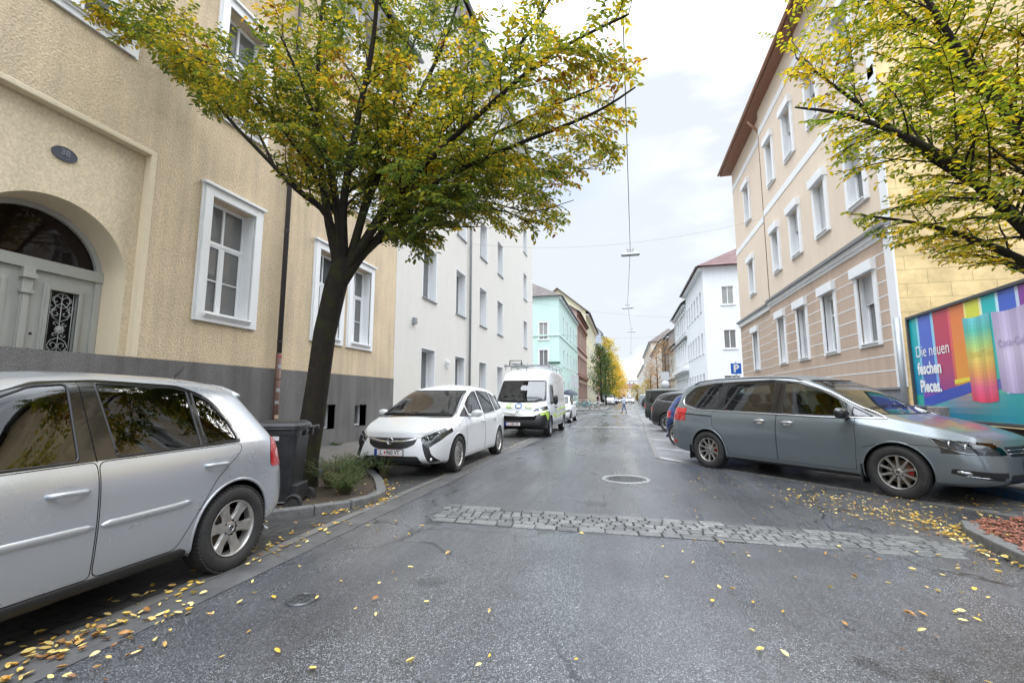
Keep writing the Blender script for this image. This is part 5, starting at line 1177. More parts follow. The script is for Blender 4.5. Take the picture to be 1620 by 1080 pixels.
S_mint = stucco('mint_render', (.54, .70, .64), (.48, .63, .58), 40, .3, .006, patchy=.3); S_brn = stucco('pinkbrown_render', (.50, .38, .33), (.38, .27, .23), 40, .3, .006); S_lem = stucco('lemon_render', (.70, .66, .47), (.6, .56, .4), 40, .3, .006)
S_pink = stucco('pink_render', (.52, .27, .26), (.42, .22, .2), 40, .3, .006); S_bluegr = stucco('bluegrey_render', (.42, .46, .52), (.34, .38, .44), 40, .3, .006)
S_wht2 = stucco('cool_white_render', (.72, .73, .75), (.62, .63, .66), 30, .35, .006, patchy=.25); S_cream = stucco('cream_render', (.62, .57, .48), (.5, .46, .4), 40, .3, .006); S_gry = stucco('grey_render', (.26, .24, .22), (.18, .17, .16), 40, .3, .006)
M_brnwood = pm('brown_soffit', (.26, .125, .075), .6, noise=(3, .5, (.18, .085, .05)), stretch=(1, 12, 1)); M_copper = pm('brown_pipe', (.30, .15, .09), .45)
# ---- yellow house with the arched door
yw = []
for yc, w in ((7.32, 1.06), (10.5, .96), (12.03, .96)):
    yw.append((yc, 2.94, w, 2.30, 'old', int(yc*3), None, .26))
for yc in (4.5, 7.32, 10.5, 12.03): yw.append((yc, 7.05, 1.0, 2.3, 'old', 1, None, .26)); yw.append((yc, 11.2, 1.0, 2.2, 'old', 2, None, .26))
for yc in (-9.2, -6.4, -3.6, -.8, 1.6): yw.append((yc, 2.94, 1.06, 2.3, 'old', 1, None, .26)); yw.append((yc, 7.05, 1.0, 2.3, 'old', 2, None, .26)); yw.append((yc, 11.2, 1.0, 2.2, 'old', 3, None, .26))
yroot, lx = block('yellow roughcast apartment house with arched grey door and dark plinth', 'L', -7.7, -14, 14.15, 14.2, S_yel, yw, 12, roof='gable', plinth=2.0, extra_ops=[(3.38, 5.62, -.01, 5.45, .15), (10.33, 10.99, .52, 1.17, .3), (11.9, 12.54, .52, 1.15, .3)], over=.6)
# portal: recessed panel with round arch
pc, pr_, zs_ = lx(4.5), 1.0, 3.22
b = MB(); n = 24; x0, x1, zt_ = lx(5.62), lx(3.38), 5.45; yb = -.15
arc = [(pc+pr_*math.cos(math.pi*k/n), zs_+pr_*math.sin(math.pi*k/n)) for k in range(n+1)]
V = [(x, yb, z) for x, z in arc]; 
def outp(k):
    a = math.pi*k/n; c, s_ = math.cos(a), math.sin(a); t1 = (x1-pc)/abs(c) if abs(c) > 1e-6 else 1e9; t2 = (zt_-zs_)/s_ if s_ > 1e-6 else 1e9; t = min(t1, t2); return (pc+c*t, yb, zs_+s_*t)
O = [outp(k) for k in range(n+1)]; b.add(V+O, [(k, k+1, n+2+k, n+1+k) for k in range(n)])
for c_ in ((0, 1), (n, -1)):
    pass
ca = math.atan2(zt_-zs_, x1-pc); 
for sg in (1, -1): kk = int(ca/math.pi*n) if sg > 0 else n-int(ca/math.pi*n)-1; b.add([O[kk], (pc+sg*(x1-pc), yb, zt_), O[kk+1]], [(0, 1, 2)])
for sg in (1, -1): b.quad((pc+sg*pr_, yb, 0), (pc+sg*(x1-pc), yb, 0), (pc+sg*(x1-pc), yb, zs_), (pc+sg*pr_, yb, zs_))
b.build('portal_panel', S_yel2, yroot)
b = MB(); full = [(pc+pr_, 0)]+arc+[(pc-pr_, 0)]; V = [(x, yb, z) for x, z in full]+[(pc+(x-pc)*.955, -.62, z if z == 0 else zs_+(z-zs_)*.955) for x, z in full]; m_ = len(full)
b.add(V, [(k, k+1, m_+k+1, m_+k) for k in range(m_-1)], 0, True); b.build('portal_reveal', S_yel3, yroot)
b = MB(); b.bb((lx(5.62)-.08, -.148, 2.0), (lx(5.62)+.012, .004, 5.448)); b.bb((lx(3.38)-.012, -.148, 2.0), (lx(3.38)+.08, .004, 5.448)); b.bb((lx(5.62)-.08, -.148, 5.438), (lx(3.38)+.08, .0035, 5.53)); b.build('portal_edge', S_yel3, yroot, bevel=.015)
b = MB()
for sg in (1, -1): b.bb((pc+sg*pr_, -.149, 0), (pc+sg*1.13, -.11, 2.0))
b.build('plinth', M_plinth, yroot)
G_door = pm('door_grey_paint', (.40, .405, .375), .42, noise=(3, .5, (.32, .325, .30))); yd = -.60
door = MB(); ri = .955
door.bb((pc-ri, yd-.06, 3.20), (pc+ri, yd+.05, 3.37)); door.bb((pc-ri, yd-.06, 0), (pc-ri+.09, yd+.03, 3.20)); door.bb((pc+ri-.09, yd-.06, 0), (pc+ri, yd+.03, 3.20))
rim = [(pc+ri*math.cos(math.pi*k/24), zs_+ri*math.sin(math.pi*k/24)) for k in range(25)]; ri2 = ri-.075; rim2 = [(pc+ri2*math.cos(math.pi*k/24), zs_+ri2*math.sin(math.pi*k/24)) for k in range(25)]
V = [(x, yd+.02, z) for x, z in rim]+[(x, yd+.02, z) for x, z in rim2]+[(x, yd-.05, z) for x, z in rim2]; door.add(V, [(k, k+1, 26+k, 25+k) for k in range(24)]+[(25+k, 26+k, 51+k, 50+k) for k in range(24)])
dr = door.build('door_frame', G_door, yroot, bevel=.004)
b = MB(); b.add([(x, yd-.04, z) for x, z in rim]+[(pc, yd-.04, zs_+.1)], [(k, k+1, 25) for k in range(24)]); b.build('fanlight', pane_mat('fanlight_glass', (.012, .008, .007), 1.35), yroot)
for sg in (1, -1):
    b = MB(); xa, xb = pc+sg*.01, pc+sg*(ri-.09); lo, hi = min(xa, xb), max(xa, xb); cx = (lo+hi)/2+sg*.03; hw = .185
    # leaf built round the glazed opening and a solid lower panel
    b.bb((lo, yd-.05, .1), (cx-hw, yd, 3.20)); b.bb((cx+hw, yd-.05, .1), (hi, yd, 3.20)); b.bb((cx-hw, yd-.05, 2.95), (cx+hw, yd, 3.20)); b.bb((cx-hw, yd-.05, .1), (cx+hw, yd, 1.80))
    for (e0, h0) in ((.075, .028), (.045, .042), (.02, .02)):
        a0, a1, c0, c1 = cx-hw-e0, cx+hw+e0, 1.80-e0, 2.95+e0; i0, i1, j0, j1 = cx-hw, cx+hw, 1.80, 2.95
        b.bb((a0, yd, c0), (i0, yd+h0, c1)); b.bb((i1, yd, c0), (a1, yd+h0, c1)); b.bb((i0, yd, j1), (i1, yd+h0-.001, c1)); b.bb((i0, yd, c0), (i1, yd+h0-.001, j0))
    b.bb((cx-hw-.05, yd, .4), (cx+hw+.05, yd+.03, 1.55)); b.bb((cx-hw+.03, yd+.03, .48), (cx+hw-.03, yd+.045, 1.47))
    leaf = b.build('door_leaf', G_door, yroot, bevel=.005)
    MB().quad((cx-hw, yd-.045, 1.8), (cx+hw, yd-.045, 1.8), (cx+hw, yd-.045, 2.95), (cx-hw, yd-.045, 2.95)).build('pane', pane_mat('door_glass', (.008, .007, .006), 1.3), leaf)
    g = MB(); r_ = .0065
    def curl(x, z, r0, a0, turns, dirn=1):
        P = []
        for k in range(18):
            u = k/17; a = a0+dirn*turns*2*math.pi*u; rr = r0*(1-.75*u); P.append((x+rr*math.cos(a)*sg, yd-.01, z+rr*math.sin(a)))
        g.tube(P, r_, 5)
    for x in (-.145, .145): g.tube([(cx+x, yd-.01, 1.8), (cx+x, yd-.01, 2.95)], r_, 5)
    g.tube([(cx, yd-.01, 1.82), (cx, yd-.01, 2.92)], r_, 5)
    zc = 2.375
    for q in (1, -1):
        for s2 in (1, -1):
            curl(cx+s2*.075*1, zc+q*.44, .075, 0 if s2 > 0 else math.pi, .9, s2*q); curl(cx+s2*.06, zc+q*.24, .06, math.pi/2*q, .95, s2); curl(cx+s2*.125, zc+q*.33, .045, 0, .9, -s2*q); curl(cx+s2*.055, zc+q*.085, .035, 0, .9, s2)
            g.tube([(cx, yd-.01, zc+q*.12), (cx+s2*.09, yd-.01, zc+q*.17), (cx+s2*.13, yd-.01, zc+q*.25), (cx+s2*.06, yd-.01, zc+q*.36), (cx, yd-.01, zc+q*.40)], r_, 5)
        P = [(cx+.10*math.cos(R(a)), yd-.01, zc+q*(.44)+.11*math.sin(R(a))) for a in range(0, 361, 20)]; g.tube(P, r_, 5)
    g.lathe([(0, .02), (.03, .015), (.05, .0)], 12, 'Y', c=(cx, yd, zc))
    for k in range(8): g.box((cx+.045*math.cos(k*math.pi/4), yd, zc+.045*math.sin(k*math.pi/4)), (.03, .02, .03))
    g.build('iron_grille', pm('grille_grey', (.36, .37, .36), .4), leaf)
b = MB(); b.bb((pc-.055, yd-.01, .1), (pc+.055, yd+.035, 2.83)); b.bb((pc-.04, yd+.035, .1), (pc+.04, yd+.055, 2.83)); b.bb((pc-.075, yd, 2.83), (pc+.075, yd+.08, 2.88)); b.bb((pc-.06, yd, 2.88), (pc+.06, yd+.06, 3.05)); b.bb((pc-.085, yd, 3.05), (pc+.085, yd+.1, 3.12)); b.bb((pc-.07, yd, 3.12), (pc+.07, yd+.07, 3.2)); b.build('meeting_stile', G_door, yroot, bevel=.006)
b = MB(); hx = pc-.13; M_brass = pm('dark_brass', (.16, .09, .045), .35, metal=.8)
b.bb((hx-.028, yd, 1.80), (hx+.028, yd+.012, 2.06)); b.lathe([(.012, 0), (.012, .04), (.032, .05), (.036, .07), (.02, .085), (0, .087)], 14, 'Y', c=(hx, yd+.01, 1.98)); b.build('door_handle', M_brass, yroot, bevel=.004)
MB().lathe([(0, .01), (.018, .008), (.02, 0)], 12, 'Y', c=(hx, yd, 2.27)).build('keyhole', M_dark, yroot)
# oval number plate
b = MB(); V = []
ov = [(.16*math.cos(2*math.pi*k/32), .105*math.sin(2*math.pi*k/32)) for k in range(32)]; b.prism([(x, z) for x, z in ov], 0, .018, 'Y'); ov2 = [(x*.9, z*.88) for x, z in ov]; b.prism(ov2, .018, .021, 'Y', 1)
for k in range(32): pass
b.tube([(x*.95, .02, z*.95) for x, z in ov]+[(ov[0][0]*.95, .02, 0)], .006, 5)
V, F = text_mesh('38', .13, .004, .004, xs=.95); b.add([(-v[0], .024+v[2], v[1]+.02) for v in V], F, 2)
for k in range(4): b.box((.05-.035*k, .022, -.06-(.008 if k in (1, 2) else 0)), (.025, .004, .008), m=2)
npl = b.build('house_number_sign', [pm('plaque_rim', (.10, .105, .12), .5), pm('plaque_blue', (.075, .085, .11), .5, noise=(30, .6)), pm('plaque_relief', (.17, .18, .2), .5)], yroot, (pc, yb, 4.87))
# cellar windows
for yc, w in ((10.66, .66), (12.22, .64)):
    o = window(yroot, (lx(yc), 0, .52), 0, w, .64, 'cell', .24, 0)
# downpipe
b = MB(); b.tube([(lx(8.68), .12, 2.35), (lx(8.68), .12, 14.0)], .055, 12)
for z in (2.6, 5.2, 7.8, 10.4): b.lathe([(.064, z), (.064, z+.03)], 12, c=(lx(8.68), .12, 0))
dp = b.build('downpipe', pm('pipe_dark', (.06, .05, .052), .45), yroot)
b = MB(); b.tube([(lx(8.68), .12, .1), (lx(8.68), .12, 2.35)], .062, 12); b.lathe([(.07, 1.75), (.07, 1.78)], 12, c=(lx(8.68), .12, 0)); b.build('lower_pipe', pm('pipe_rust', (.15, .065, .045), .6, noise=(9, .8, (.08, .05, .045))), dp)
M_stick = pm('sticker', (.5, .52, .53), .5, noise=(40, .9, (.12, .12, .14)))
for z, w, a, c_ in ((1.52, .05, 25, 0), (1.25, .045, 35, 0), (.93, .05, 20, 1), (2.05, .05, 15, 0), (2.28, .03, 28, 2)):
    b = MB(); n = 8; P = []
    for k in range(n+1):
        for zz in (z-w/1.2, z+w/1.2): q = R(90-a+(k/n-.5)*80); P.append((.0636*math.cos(q), .0636*math.sin(q), zz))
    b.add(P, [(2*k, 2*k+1, 2*k+3, 2*k+2) for k in range(n)], 0, True); b.build('sticker', [M_stick, pm('sticker_tan', (.5, .38, .25), .6), pm('sticker_red', (.4, .08, .07), .6)][c_], dp, (lx(8.68), .12, 0))
# ---- white house on the left
ww = []
for yc in (16.97, 20.62, 24.25, 27.85, 35.5):
    for z, h in ((1.25, 2.04), (5.32, 2.15), (9.22, 2.15), (13.1, 2.15), (17.0, 2.0)):
        if yc > 30 and z < 2: continue
        ww.append((yc, z, 1.30, h, 'rim', int(yc+z) % 3, None, .36))
wroot, lx2 = block('tall white rendered apartment house with deep narrow windows', 'L', -7.695, 14.16, 38.5, 21.6, S_wht, ww, 11, roof='gable', roofh=5, over=.55, ops_depth=.36)
b = MB(); b.tube([(lx2(21.76), .10, .1), (lx2(21.76), .10, 21.3)], .06, 12); b.tube([(lx2(21.76), .10, .1), (lx2(21.76), .10, 1.5)], .075, 12)
for z in (3.1, 5.7, 9.1, 13): b.lathe([(.075, z), (.075, z+.06)], 12, c=(lx2(21.76), .10, 0))
b.build('downpipe', M_zinc, wroot)
b = MB(); b.bb((lx2(15.55)-.1, 0, 4.1), (lx2(15.55)+.1, .14, 4.35)); b.build('vent_box', M_zinc, wroot, bevel=.02)
b = MB(); b.bb((lx2(18.9)-.08, 0, 2.85), (lx2(18.9)+.08, .16, 3.0)); b.bb((lx2(18.9)-.06, .02, 2.68), (lx2(18.9)+.06, .12, 2.85)); b.build('wall_lamp', M_white, wroot, bevel=.015)
# ---- beige house on the right
bw = []
G1 = [(13.5, 1.13, 1), (15.75, 1.08, 0), (17.98, 1.1, 2), (20.15, 1.0, 0)]
for yc, w, v in G1:
    bw.append((yc, 2.75, w-.32, 1.78, 'shutter', v, None, .18)); bw.append((yc, 6.52, w-.32, 1.62, 'shutter', [3, 1, 1, 2][int(yc) % 4], None, .18)); bw.append((yc, 10.3, w-.32, 1.78, 'shutter', [0, 3, 0, 1][int(yc*2) % 4], None, .18))
broot, lxb = block('beige and tan apartment house with white window boxes and brown eaves', 'R', 6.2, 12.2, 21.5, 14.3, S_beige, bw, 12, endmat=None, roof=None, name='apartment_building')
# yellow shingle gable overlay
M_shin = pavers('yellow_shingles', (.72, .54, .27), (.68, .505, .25), (.44, .32, .15), .85, .33, 0, 0, .6, .1, ms=.007)
mt = M_shin.node_tree; geo = [n for n in mt.nodes if n.type == 'NEW_GEOMETRY'][0]; mpn = [n for n in mt.nodes if n.type == 'MAPPING'][0]; mpn.inputs['Rotation'].default_value = (R(90), 0, 0)
b = MB(); b.add([(-.035, .0, .0), (-.035, -12, 0), (-.035, -12, 14.3), (-.035, -6, 19.5), (-.035, 0, 14.3)], [(0, 1, 2, 3, 4)]); b.add([(-.035, 0, 0), (0, 0, 0), (0, 0, 14.2), (-.035, 0, 14.2)], [(0, 1, 2, 3)]); b.build('gable_cladding', M_shin, broot)
b = MB(); wall(b, (0, .03, 1.6), (1, 0, 0), 9.3, 3.6, [(lxb(q[0])-q[2]/2, q[1]-1.6, lxb(q[0])+q[2]/2, q[1]-1.6+q[3], .03) for q in bw if q[1] < 4], (0, 1, 0)); b.build('lower_wall', S_tan, broot)
b = MB(); zl = [2.0, 2.36, 2.72, 3.08, 3.44, 3.80, 4.16, 4.52, 4.86]
for z in zl:
    segs = [(0.3, 9.3)]
    for yc, w, v in G1:
        if 2.6 < z < 4.85: segs = [s2 for s1 in segs for s2 in ((s1[0], min(s1[1], lxb(yc)-w/2)), (max(s1[0], lxb(yc)+w/2), s1[1])) if s2[1]-s2[0] > .02]
    for a, c_ in segs: b.bb((a, .028, z-.014), (c_, .036, z+.014))
b.build('rustication_lines', M_white, broot)
b = MB(); b.bb((-.04, -.0, 1.6), (.30, .045, 5.2)); b.bb((-.04, 0, 5.6), (.28, .02, 14.25)); b.build('corner_band', M_white, broot)
def beltwork(root, W_, x0=0):
    b = MB(); b.bb((x0, 0, 5.2), (W_, .06, 5.3)); b.bb((x0, 0, 5.30), (W_, .12, 5.42)); b.build('cornice', M_white, root)
    b = MB(); b.bb((x0-.02, 0, 5.42), (W_, .2, 5.52)); b.build('cornice_cap', pm('cornice_grey', (.2, .2, .2), .6), root)
    b = MB(); b.bb((x0, 0, 9.30), (W_, .02, 9.58)); b.bb((x0, 0, 13.1), (W_, .02, 13.4)); b.build('band', M_white, root)
    b = MB(); b.bb((x0, 0, 0), (W_, .05, 1.55)); b.bb((x0, 0, 1.55), (W_, .09, 1.60)); b.build('plinth', pm('plinth_grey', (.24, .245, .26), .7, noise=(2, .6, (.16, .165, .17)), bump=(60, .4, .005)), root)
beltwork(broot, 9.3)
bw2 = [(24.5, 2.75, .78, 1.78, 'shutter', 0, None, .18), (24.5, 6.52, .78, 1.62, 'shutter', 0, None, .18), (24.5, 10.3, .78, 1.78, 'shutter', 3, None, .18)]
bw2 = [(lambda q: q)(q) for q in bw2]
brt2, lxc = block('set back far bay of the beige house, one window wide', 'R', 6.35, 21.5, 27.4, 14.3, S_beige, bw2, 11.5, roof=None)
for k in ('label', 'category'): 
    if k in brt2: del brt2[k]
for ch in list(brt2.children): ch.parent = broot; ch.matrix_parent_inverse = Matrix.Identity(4); ch.location = ch.location+Vector((9.3, -.15, 0))
bpy.data.objects.remove(brt2)
b = MB(); wall(b, (9.3, -.12, 1.6), (1, 0, 0), 5.9, 3.6, [(3.0-.39, 1.15, 3.0+.39, 2.93, .03)], (0, 1, 0))
b.build('bay_lower_wall', S_tan, broot); b = MB()
for z in zl: 
    for a, c_ in (((9.3, 11.8), (12.8, 15.2)) if 2.6 < z < 4.85 else ((9.3, 15.2),)): b.bb((a, -.122, z-.014), (c_, -.114, z+.014), 1)
b.build('rustication_lines', [S_tan, M_white], broot)
for nm_, p0, p1, mm_ in (('cornice', (9.3, -.15, 5.2), (15.2, -.03, 5.42), M_white), ('cornice_cap', (9.3, -.15, 5.42), (15.3, .05, 5.52), MT['cornice_grey']), ('band', (9.3, -.15, 9.3), (15.2, -.13, 9.58), M_white), ('band', (9.3, -.15, 13.1), (15.2, -.13, 13.4), M_white), ('plinth', (9.3, -.15, 0), (15.2, -.10, 1.6), MT['plinth_grey'])): MB().bb(p0, p1).build(nm_, mm_, broot)
b = MB(); b.tube([(9.42, -.06, 1.6), (9.42, -.06, 13.3), (9.42, .1, 13.6), (9.42, .38, 13.95)], .055, 10)
for z in (3, 6, 9, 12): b.lathe([(.065, z), (.065, z+.05)], 10, c=(9.42, -.06, 0))
b.build('downpipe', M_copper, broot)
# roof with brown boarded soffit
b = MB(); W2 = 15.2
for (y0, z0, y1, z1) in ((.45, 14.35, -6, 19.6), (-12.6, 14.35, -6, 19.6)):
    P = [(-.5, y0, z0), (W2+.3, y0, z0), (W2+.3, y1, z1), (-.5, y1, z1)]; b.add(P+[(p[0], p[1], p[2]+.15) for p in P], [(0, 1, 2, 3), (4, 5, 6, 7), (0, 1, 5, 4), (1, 2, 6, 5), (2, 3, 7, 6), (3, 0, 4, 7)])
b.build('roof', M_roof, broot); b = MB(); b.bb((-.5, -.2, 14.27), (W2+.27, .43, 14.34)); b.build('soffit', M_brnwood, broot)
b = MB(); b.tube([(-.5, .50, 14.38), (W2+.3, .50, 14.38)], .07, 10); b.build('gutter', M_copper, broot)
b = MB(); b.bb((lxb(26.5), -.12, 2.0), (lxb(26.5)+.35, -.08, 2.14)); b.build('street_name_sign', pm('sign_grey', (.22, .22, .2), .5), broot)
# ---- houses down the street, left side
def grid(y0, y1, n, zs, w, style='plain', mats=None, depth=.12, var0=0):
    out = []
    for i in range(n):
        for j, (z, h) in enumerate(zs): out.append((y0+(y1-y0)*(i+.5)/n, z, w, h, style, (i*2+j+var0) % 3, mats, depth))
    return out
block('mint green corner house with grey tiled hip roof', 'L', -7.7, 55, 77, 13.9, S_mint, grid(57, 77, 5, ((1.4, 2), (5.4, 2.1), (9.7, 2.1)), 1.1), 14, roof='hip', roofh=4.6, over=.4, end=[(1.95+y, z, 1.1, 2.1, k) for y in (0, 3.6, 7.2) for k, z in enumerate((1.4, 5.1, 8.5))], cornices=((8.9, .18, .09, S_mint),), endwins_style='plain')
o = MB(); o.bb((-.75, -.04, -.12), (.75, .0, .12)); 
o = o.build('street_name_sign', pm('sign_green', (.03, .09, .06), .5), None, (-8.35, 54.93, 5.6)); tag(o, 'long dark green name plate on the mint corner house', 'sign')
M_rb = pm('redbrown_trim', (.25, .12, .09), .7)
block('pinkish brown house with dark red window trim', 'L', -7.7, 77.05, 96, 16.2, S_brn, grid(77.5, 95.5, 7, ((1.4, 2.2), (5.6, 2.6), (10.6, 2.6)), 1.15, mats={'surround': M_rb, 'hood': M_rb}), 12, roof='gable', roofh=4, over=.6, cornices=((4.9, .5, .3, M_rb), (9.7, .25, .2, M_rb), (14.3, .5, .35, M_rb)), eavemat=M_rb)
block('pale lemon house with white eaves', 'L', -7.7, 96.05, 129, 19.8, S_lem, grid(96.5, 128.5, 9, ((1.4, 2.2), (5.6, 2.4), (10, 2.4), (14.6, 2.4)), 1.2), 12, roof='gable', roofh=5, over=.9, roofmat=M_roofred)
block('dull pink house beyond the lemon one', 'L', -7.7, 129.05, 158, 16.5, S_pink, grid(130, 157, 8, ((1.4, 2.2), (5.6, 2.4), (10.4, 2.4)), 1.2), 12, roof='gable', roofh=6, over=.6)
block('blue grey house with a stepped roof', 'L', -7.7, 158.05, 195, 24, S_bluegr, grid(159, 194, 9, ((1.4, 2.2), (5.6, 2.4), (10, 2.4), (14.6, 2.4), (19, 2.4)), 1.3), 12, roof='gable', roofh=6, over=.5)
block('pale blue slab house far down the left side', 'L', -7.7, 195.05, 245, 27, S_wht2, grid(197, 244, 10, ((1.4, 2.2), (5.6, 2.4), (10, 2.4), (14.6, 2.4), (19, 2.4), (23, 2.4)), 1.5), 12, roof='hip', roofh=4, over=.5, roofmat=pm('roof_bluegrey', (.2, .26, .33), .6))
block('cream house at the far left end of the street', 'L', -7.7, 245.1, 330, 19, S_cream, grid(247, 328, 14, ((1.4, 2.2), (5.6, 2.4), (10, 2.4), (14.6, 2.4)), 1.5), 12, roof='gable', roofh=5, over=.5, roofmat=M_roofred)
# right side
block('cool white corner house with red tiled roof', 'R', 8.2, 50, 64.4, 15.0, S_wht2, grid(51, 64, 6, ((1.5, 2.4), (6.1, 2.1), (10.6, 2.1)), .9, depth=.16, mats={'surround': S_wht2}), 14, roof='hip', roofh=4.6, over=.6, roofmat=M_roofred, end=[(2.3+y, z, w, h, k) for y in (0, 4, 8) for k, (z, w, h) in enumerate(((1.3, 1.5, 2.3), (6.35, 1.15, 1.9), (10.9, 1.15, 1.9)))])
block('ornate white house with balcony cornice', 'R', 8.2, 64.45, 79, 14.4, S_wht2, grid(65, 78.5, 6, ((1.4, 2.4), (6.2, 2.6), (10.4, 2.2)), 1.1, mats={'hood': M_white}), 12, roof='gable', roofh=4.5, over=.6, cornices=((4.9, .4, .7, M_white), (9.3, .3, .3, MT['cornice_grey'])))
block('low cream house between white and grey neighbours', 'R', 8.2, 79.05, 90, 10.2, S_cream, grid(79.5, 89.5, 4, ((1.4, 2.2), (5.8, 2.4)), 1.1), 12, roof='gable', roofh=3, over=.5, cornices=((4.7, .3, .3, M_white),))
block('dark grey gabled house with a bay', 'R', 8.2, 90.05, 108, 13.4, S_gry, grid(90.5, 107, 6, ((1.4, 2.2), (5.4, 2.2), (9.6, 2.2)), 1.1, mats={'surround': S_gry}), 12, roof='gable', roofh=5, over=.5)
block('white house behind the bare orange tree', 'R', 8.2, 108.05, 150, 14.5, S_wht, grid(109, 149, 10, ((1.4, 2.2), (5.4, 2.2), (9.6, 2.2)), 1.2), 12, roof='gable', roofh=4, over=.5, roofmat=M_roofred)
block('beige house on the far right side', 'R', 8.2, 150.05, 210, 19, S_cream, grid(151, 209, 12, ((1.4, 2.2), (5.4, 2.2), (9.6, 2.2), (14, 2.2)), 1.3), 12, roof='hip', roofh=5, over=.5)
block('last pale house on the right before the hill', 'R', 8.2, 210.1, 330, 16, S_wht, grid(212, 328, 16, ((1.4, 2.2), (5.4, 2.2), (9.6, 2.2)), 1.4), 12, roof='gable', roofh=5, over=.5)
# closing the street: white block with red roof, hillside buildings
def farblock(label, x0, x1, y, H_, mat, roofmat, rh, n, fl, D=14, name='apartment_building'):
    root = empty(name, (x1, y, 0), R(180), label, 'building')
    W_ = x1-x0; ops = []
    for i in range(n):
        for j in range(fl): ops.append((W_*(i+.5)/n-.6, 1.5+j*H_/fl, W_*(i+.5)/n+.6, 1.5+j*H_/fl+1.7, .2))
    b = MB(); wall(b, (0, 0, 0), (1, 0, 0), W_, H_, ops, (0, 1, 0)); b.quad((0, 0, 0), (0, -D, 0), (0, -D, H_), (0, 0, H_)); b.quad((W_, 0, 0), (W_, -D, 0), (W_, -D, H_), (W_, 0, H_)); b.build('wall', mat, root)
    for o in ops: window(root, ((o[0]+o[2])/2, 0, o[1]), 0, 1.2, 1.7, 'plain', .14, 0)
    b = MB(); b.add([(-.5, .5, H_), (W_+.5, .5, H_), (W_+.5, -D-.5, H_), (-.5, -D-.5, H_), (1, -D/2, H_+rh), (W_-1, -D/2, H_+rh)], [(0, 1, 5, 4), (1, 2, 5), (2, 3, 4, 5), (3, 0, 4), (0, 1, 2, 3)]); b.build('roof', roofmat, root); return root
farblock('white house with a red roof closing the end of the street', -6, 9, 345, 8.6, S_wht, M_roofred, 3.2, 5, 2)
farblock('pale blue tower block at the left of the street end', -12, -4, 400, 11.5, S_bluegr, MT['roof_bluegrey'], 1, 3, 3)
r = farblock('long pale flats high on the slope above the street end', -14, 22, 455, 17.5, S_wht2, MT['cornice_grey'], .6, 9, 4)
# building across the lot at the right, outside the picture but mirrored in the car windows
block('low brown house across the lot with a dark sloping roof', 'R', 15, -14, 9.5, 6.0, S_tan, grid(-13, 9, 6, ((1.0, 1.4), (3.8, 1.4)), 1.2), 10, roof='gable', roofh=5, over=.5)
# ------------------------------------------------------------------ trees
def bark(name, c1, c2, moss=None):
    m, t, b = newmat(name); g = N(t, 'ShaderNodeNewGeometry'); mp_ = N(t, 'ShaderNodeMapping', {'Vector': g.outputs['Position'], 'Scale': (1, 1, .28)})
    n = N(t, 'ShaderNodeTexNoise', {'Vector': mp_.outputs[0], 'Scale': 32.0, 'Detail': 6.0, 'Roughness': .7}); x = N(t, 'ShaderNodeMix', {0: n.outputs[0], 6: (*c1, 1), 7: (*c2, 1)}, data_type='RGBA')
    n2 = N(t, 'ShaderNodeTexNoise', {'Vector': g.outputs['Position'], 'Scale': 4.0, 'Detail': 5.0}); r = N(t, 'ShaderNodeMapRange', {0: n2.outputs[0], 1: .5, 2: .62, 3: 0.0, 4: .8})
    x2 = N(t, 'ShaderNodeMix', {0: r.outputs[0], 6: x.outputs[2], 7: (*(moss or c2), 1)}, data_type='RGBA'); t.links.new(x2.outputs[2], b.inputs['Base Color']); b.inputs['Roughness'].default_value = .9; b.inputs['Specular IOR Level'].default_value = .2
    bp = N(t, 'ShaderNodeBump', {'Height': n.outputs[0], 'Strength': 1.0, 'Distance': .03}); t.links.new(bp.outputs[0], b.inputs['Normal']); return m
M_bark = bark('bark', (.014, .012, .01), (.042, .034, .028), (.035, .038, .014)); M_bark2 = bark('bark_far', (.03, .025, .02), (.07, .06, .05))
LF_A = leafmat('leaf_green_gold', [(.0, (.06, .105, .018)), (.36, (.125, .165, .018)), (.60, (.26, .255, .018)), (.82, (.50, .37, .02)), (.95, (.62, .36, .015)), (1, (.22, .09, .015))], .62, .4)
LF_B = leafmat('leaf_yellow_green', [(.0, (.10, .17, .015)), (.35, (.24, .30, .015)), (.55, (.50, .46, .02)), (.75, (.80, .58, .02)), (.97, (.66, .42, .02)), (1, (.2, .09, .02))], .5, .4)
def leaf(b, p, d, s, up, nrm=None):
    """one folded ovate leaf starting at p along d"""
    d = d.normalized(); sd = d.cross(up); sd = sd.normalized() if sd.length > 1e-4 else d.orthogonal().normalized(); n = sd.cross(d)
    w = s*.26; f = w*.35
    V = [p, p+d*s*.30+sd*w*.9+n*f, p+d*s*.68+sd*w*.8+n*f, p+d*s+n*(-.1*s), p+d*s*.68-sd*w*.8+n*f, p+d*s*.30-sd*w*.9+n*f]
    b.add(V, [(0, 1, 2, 3), (0, 3, 4, 5)], 0, False)
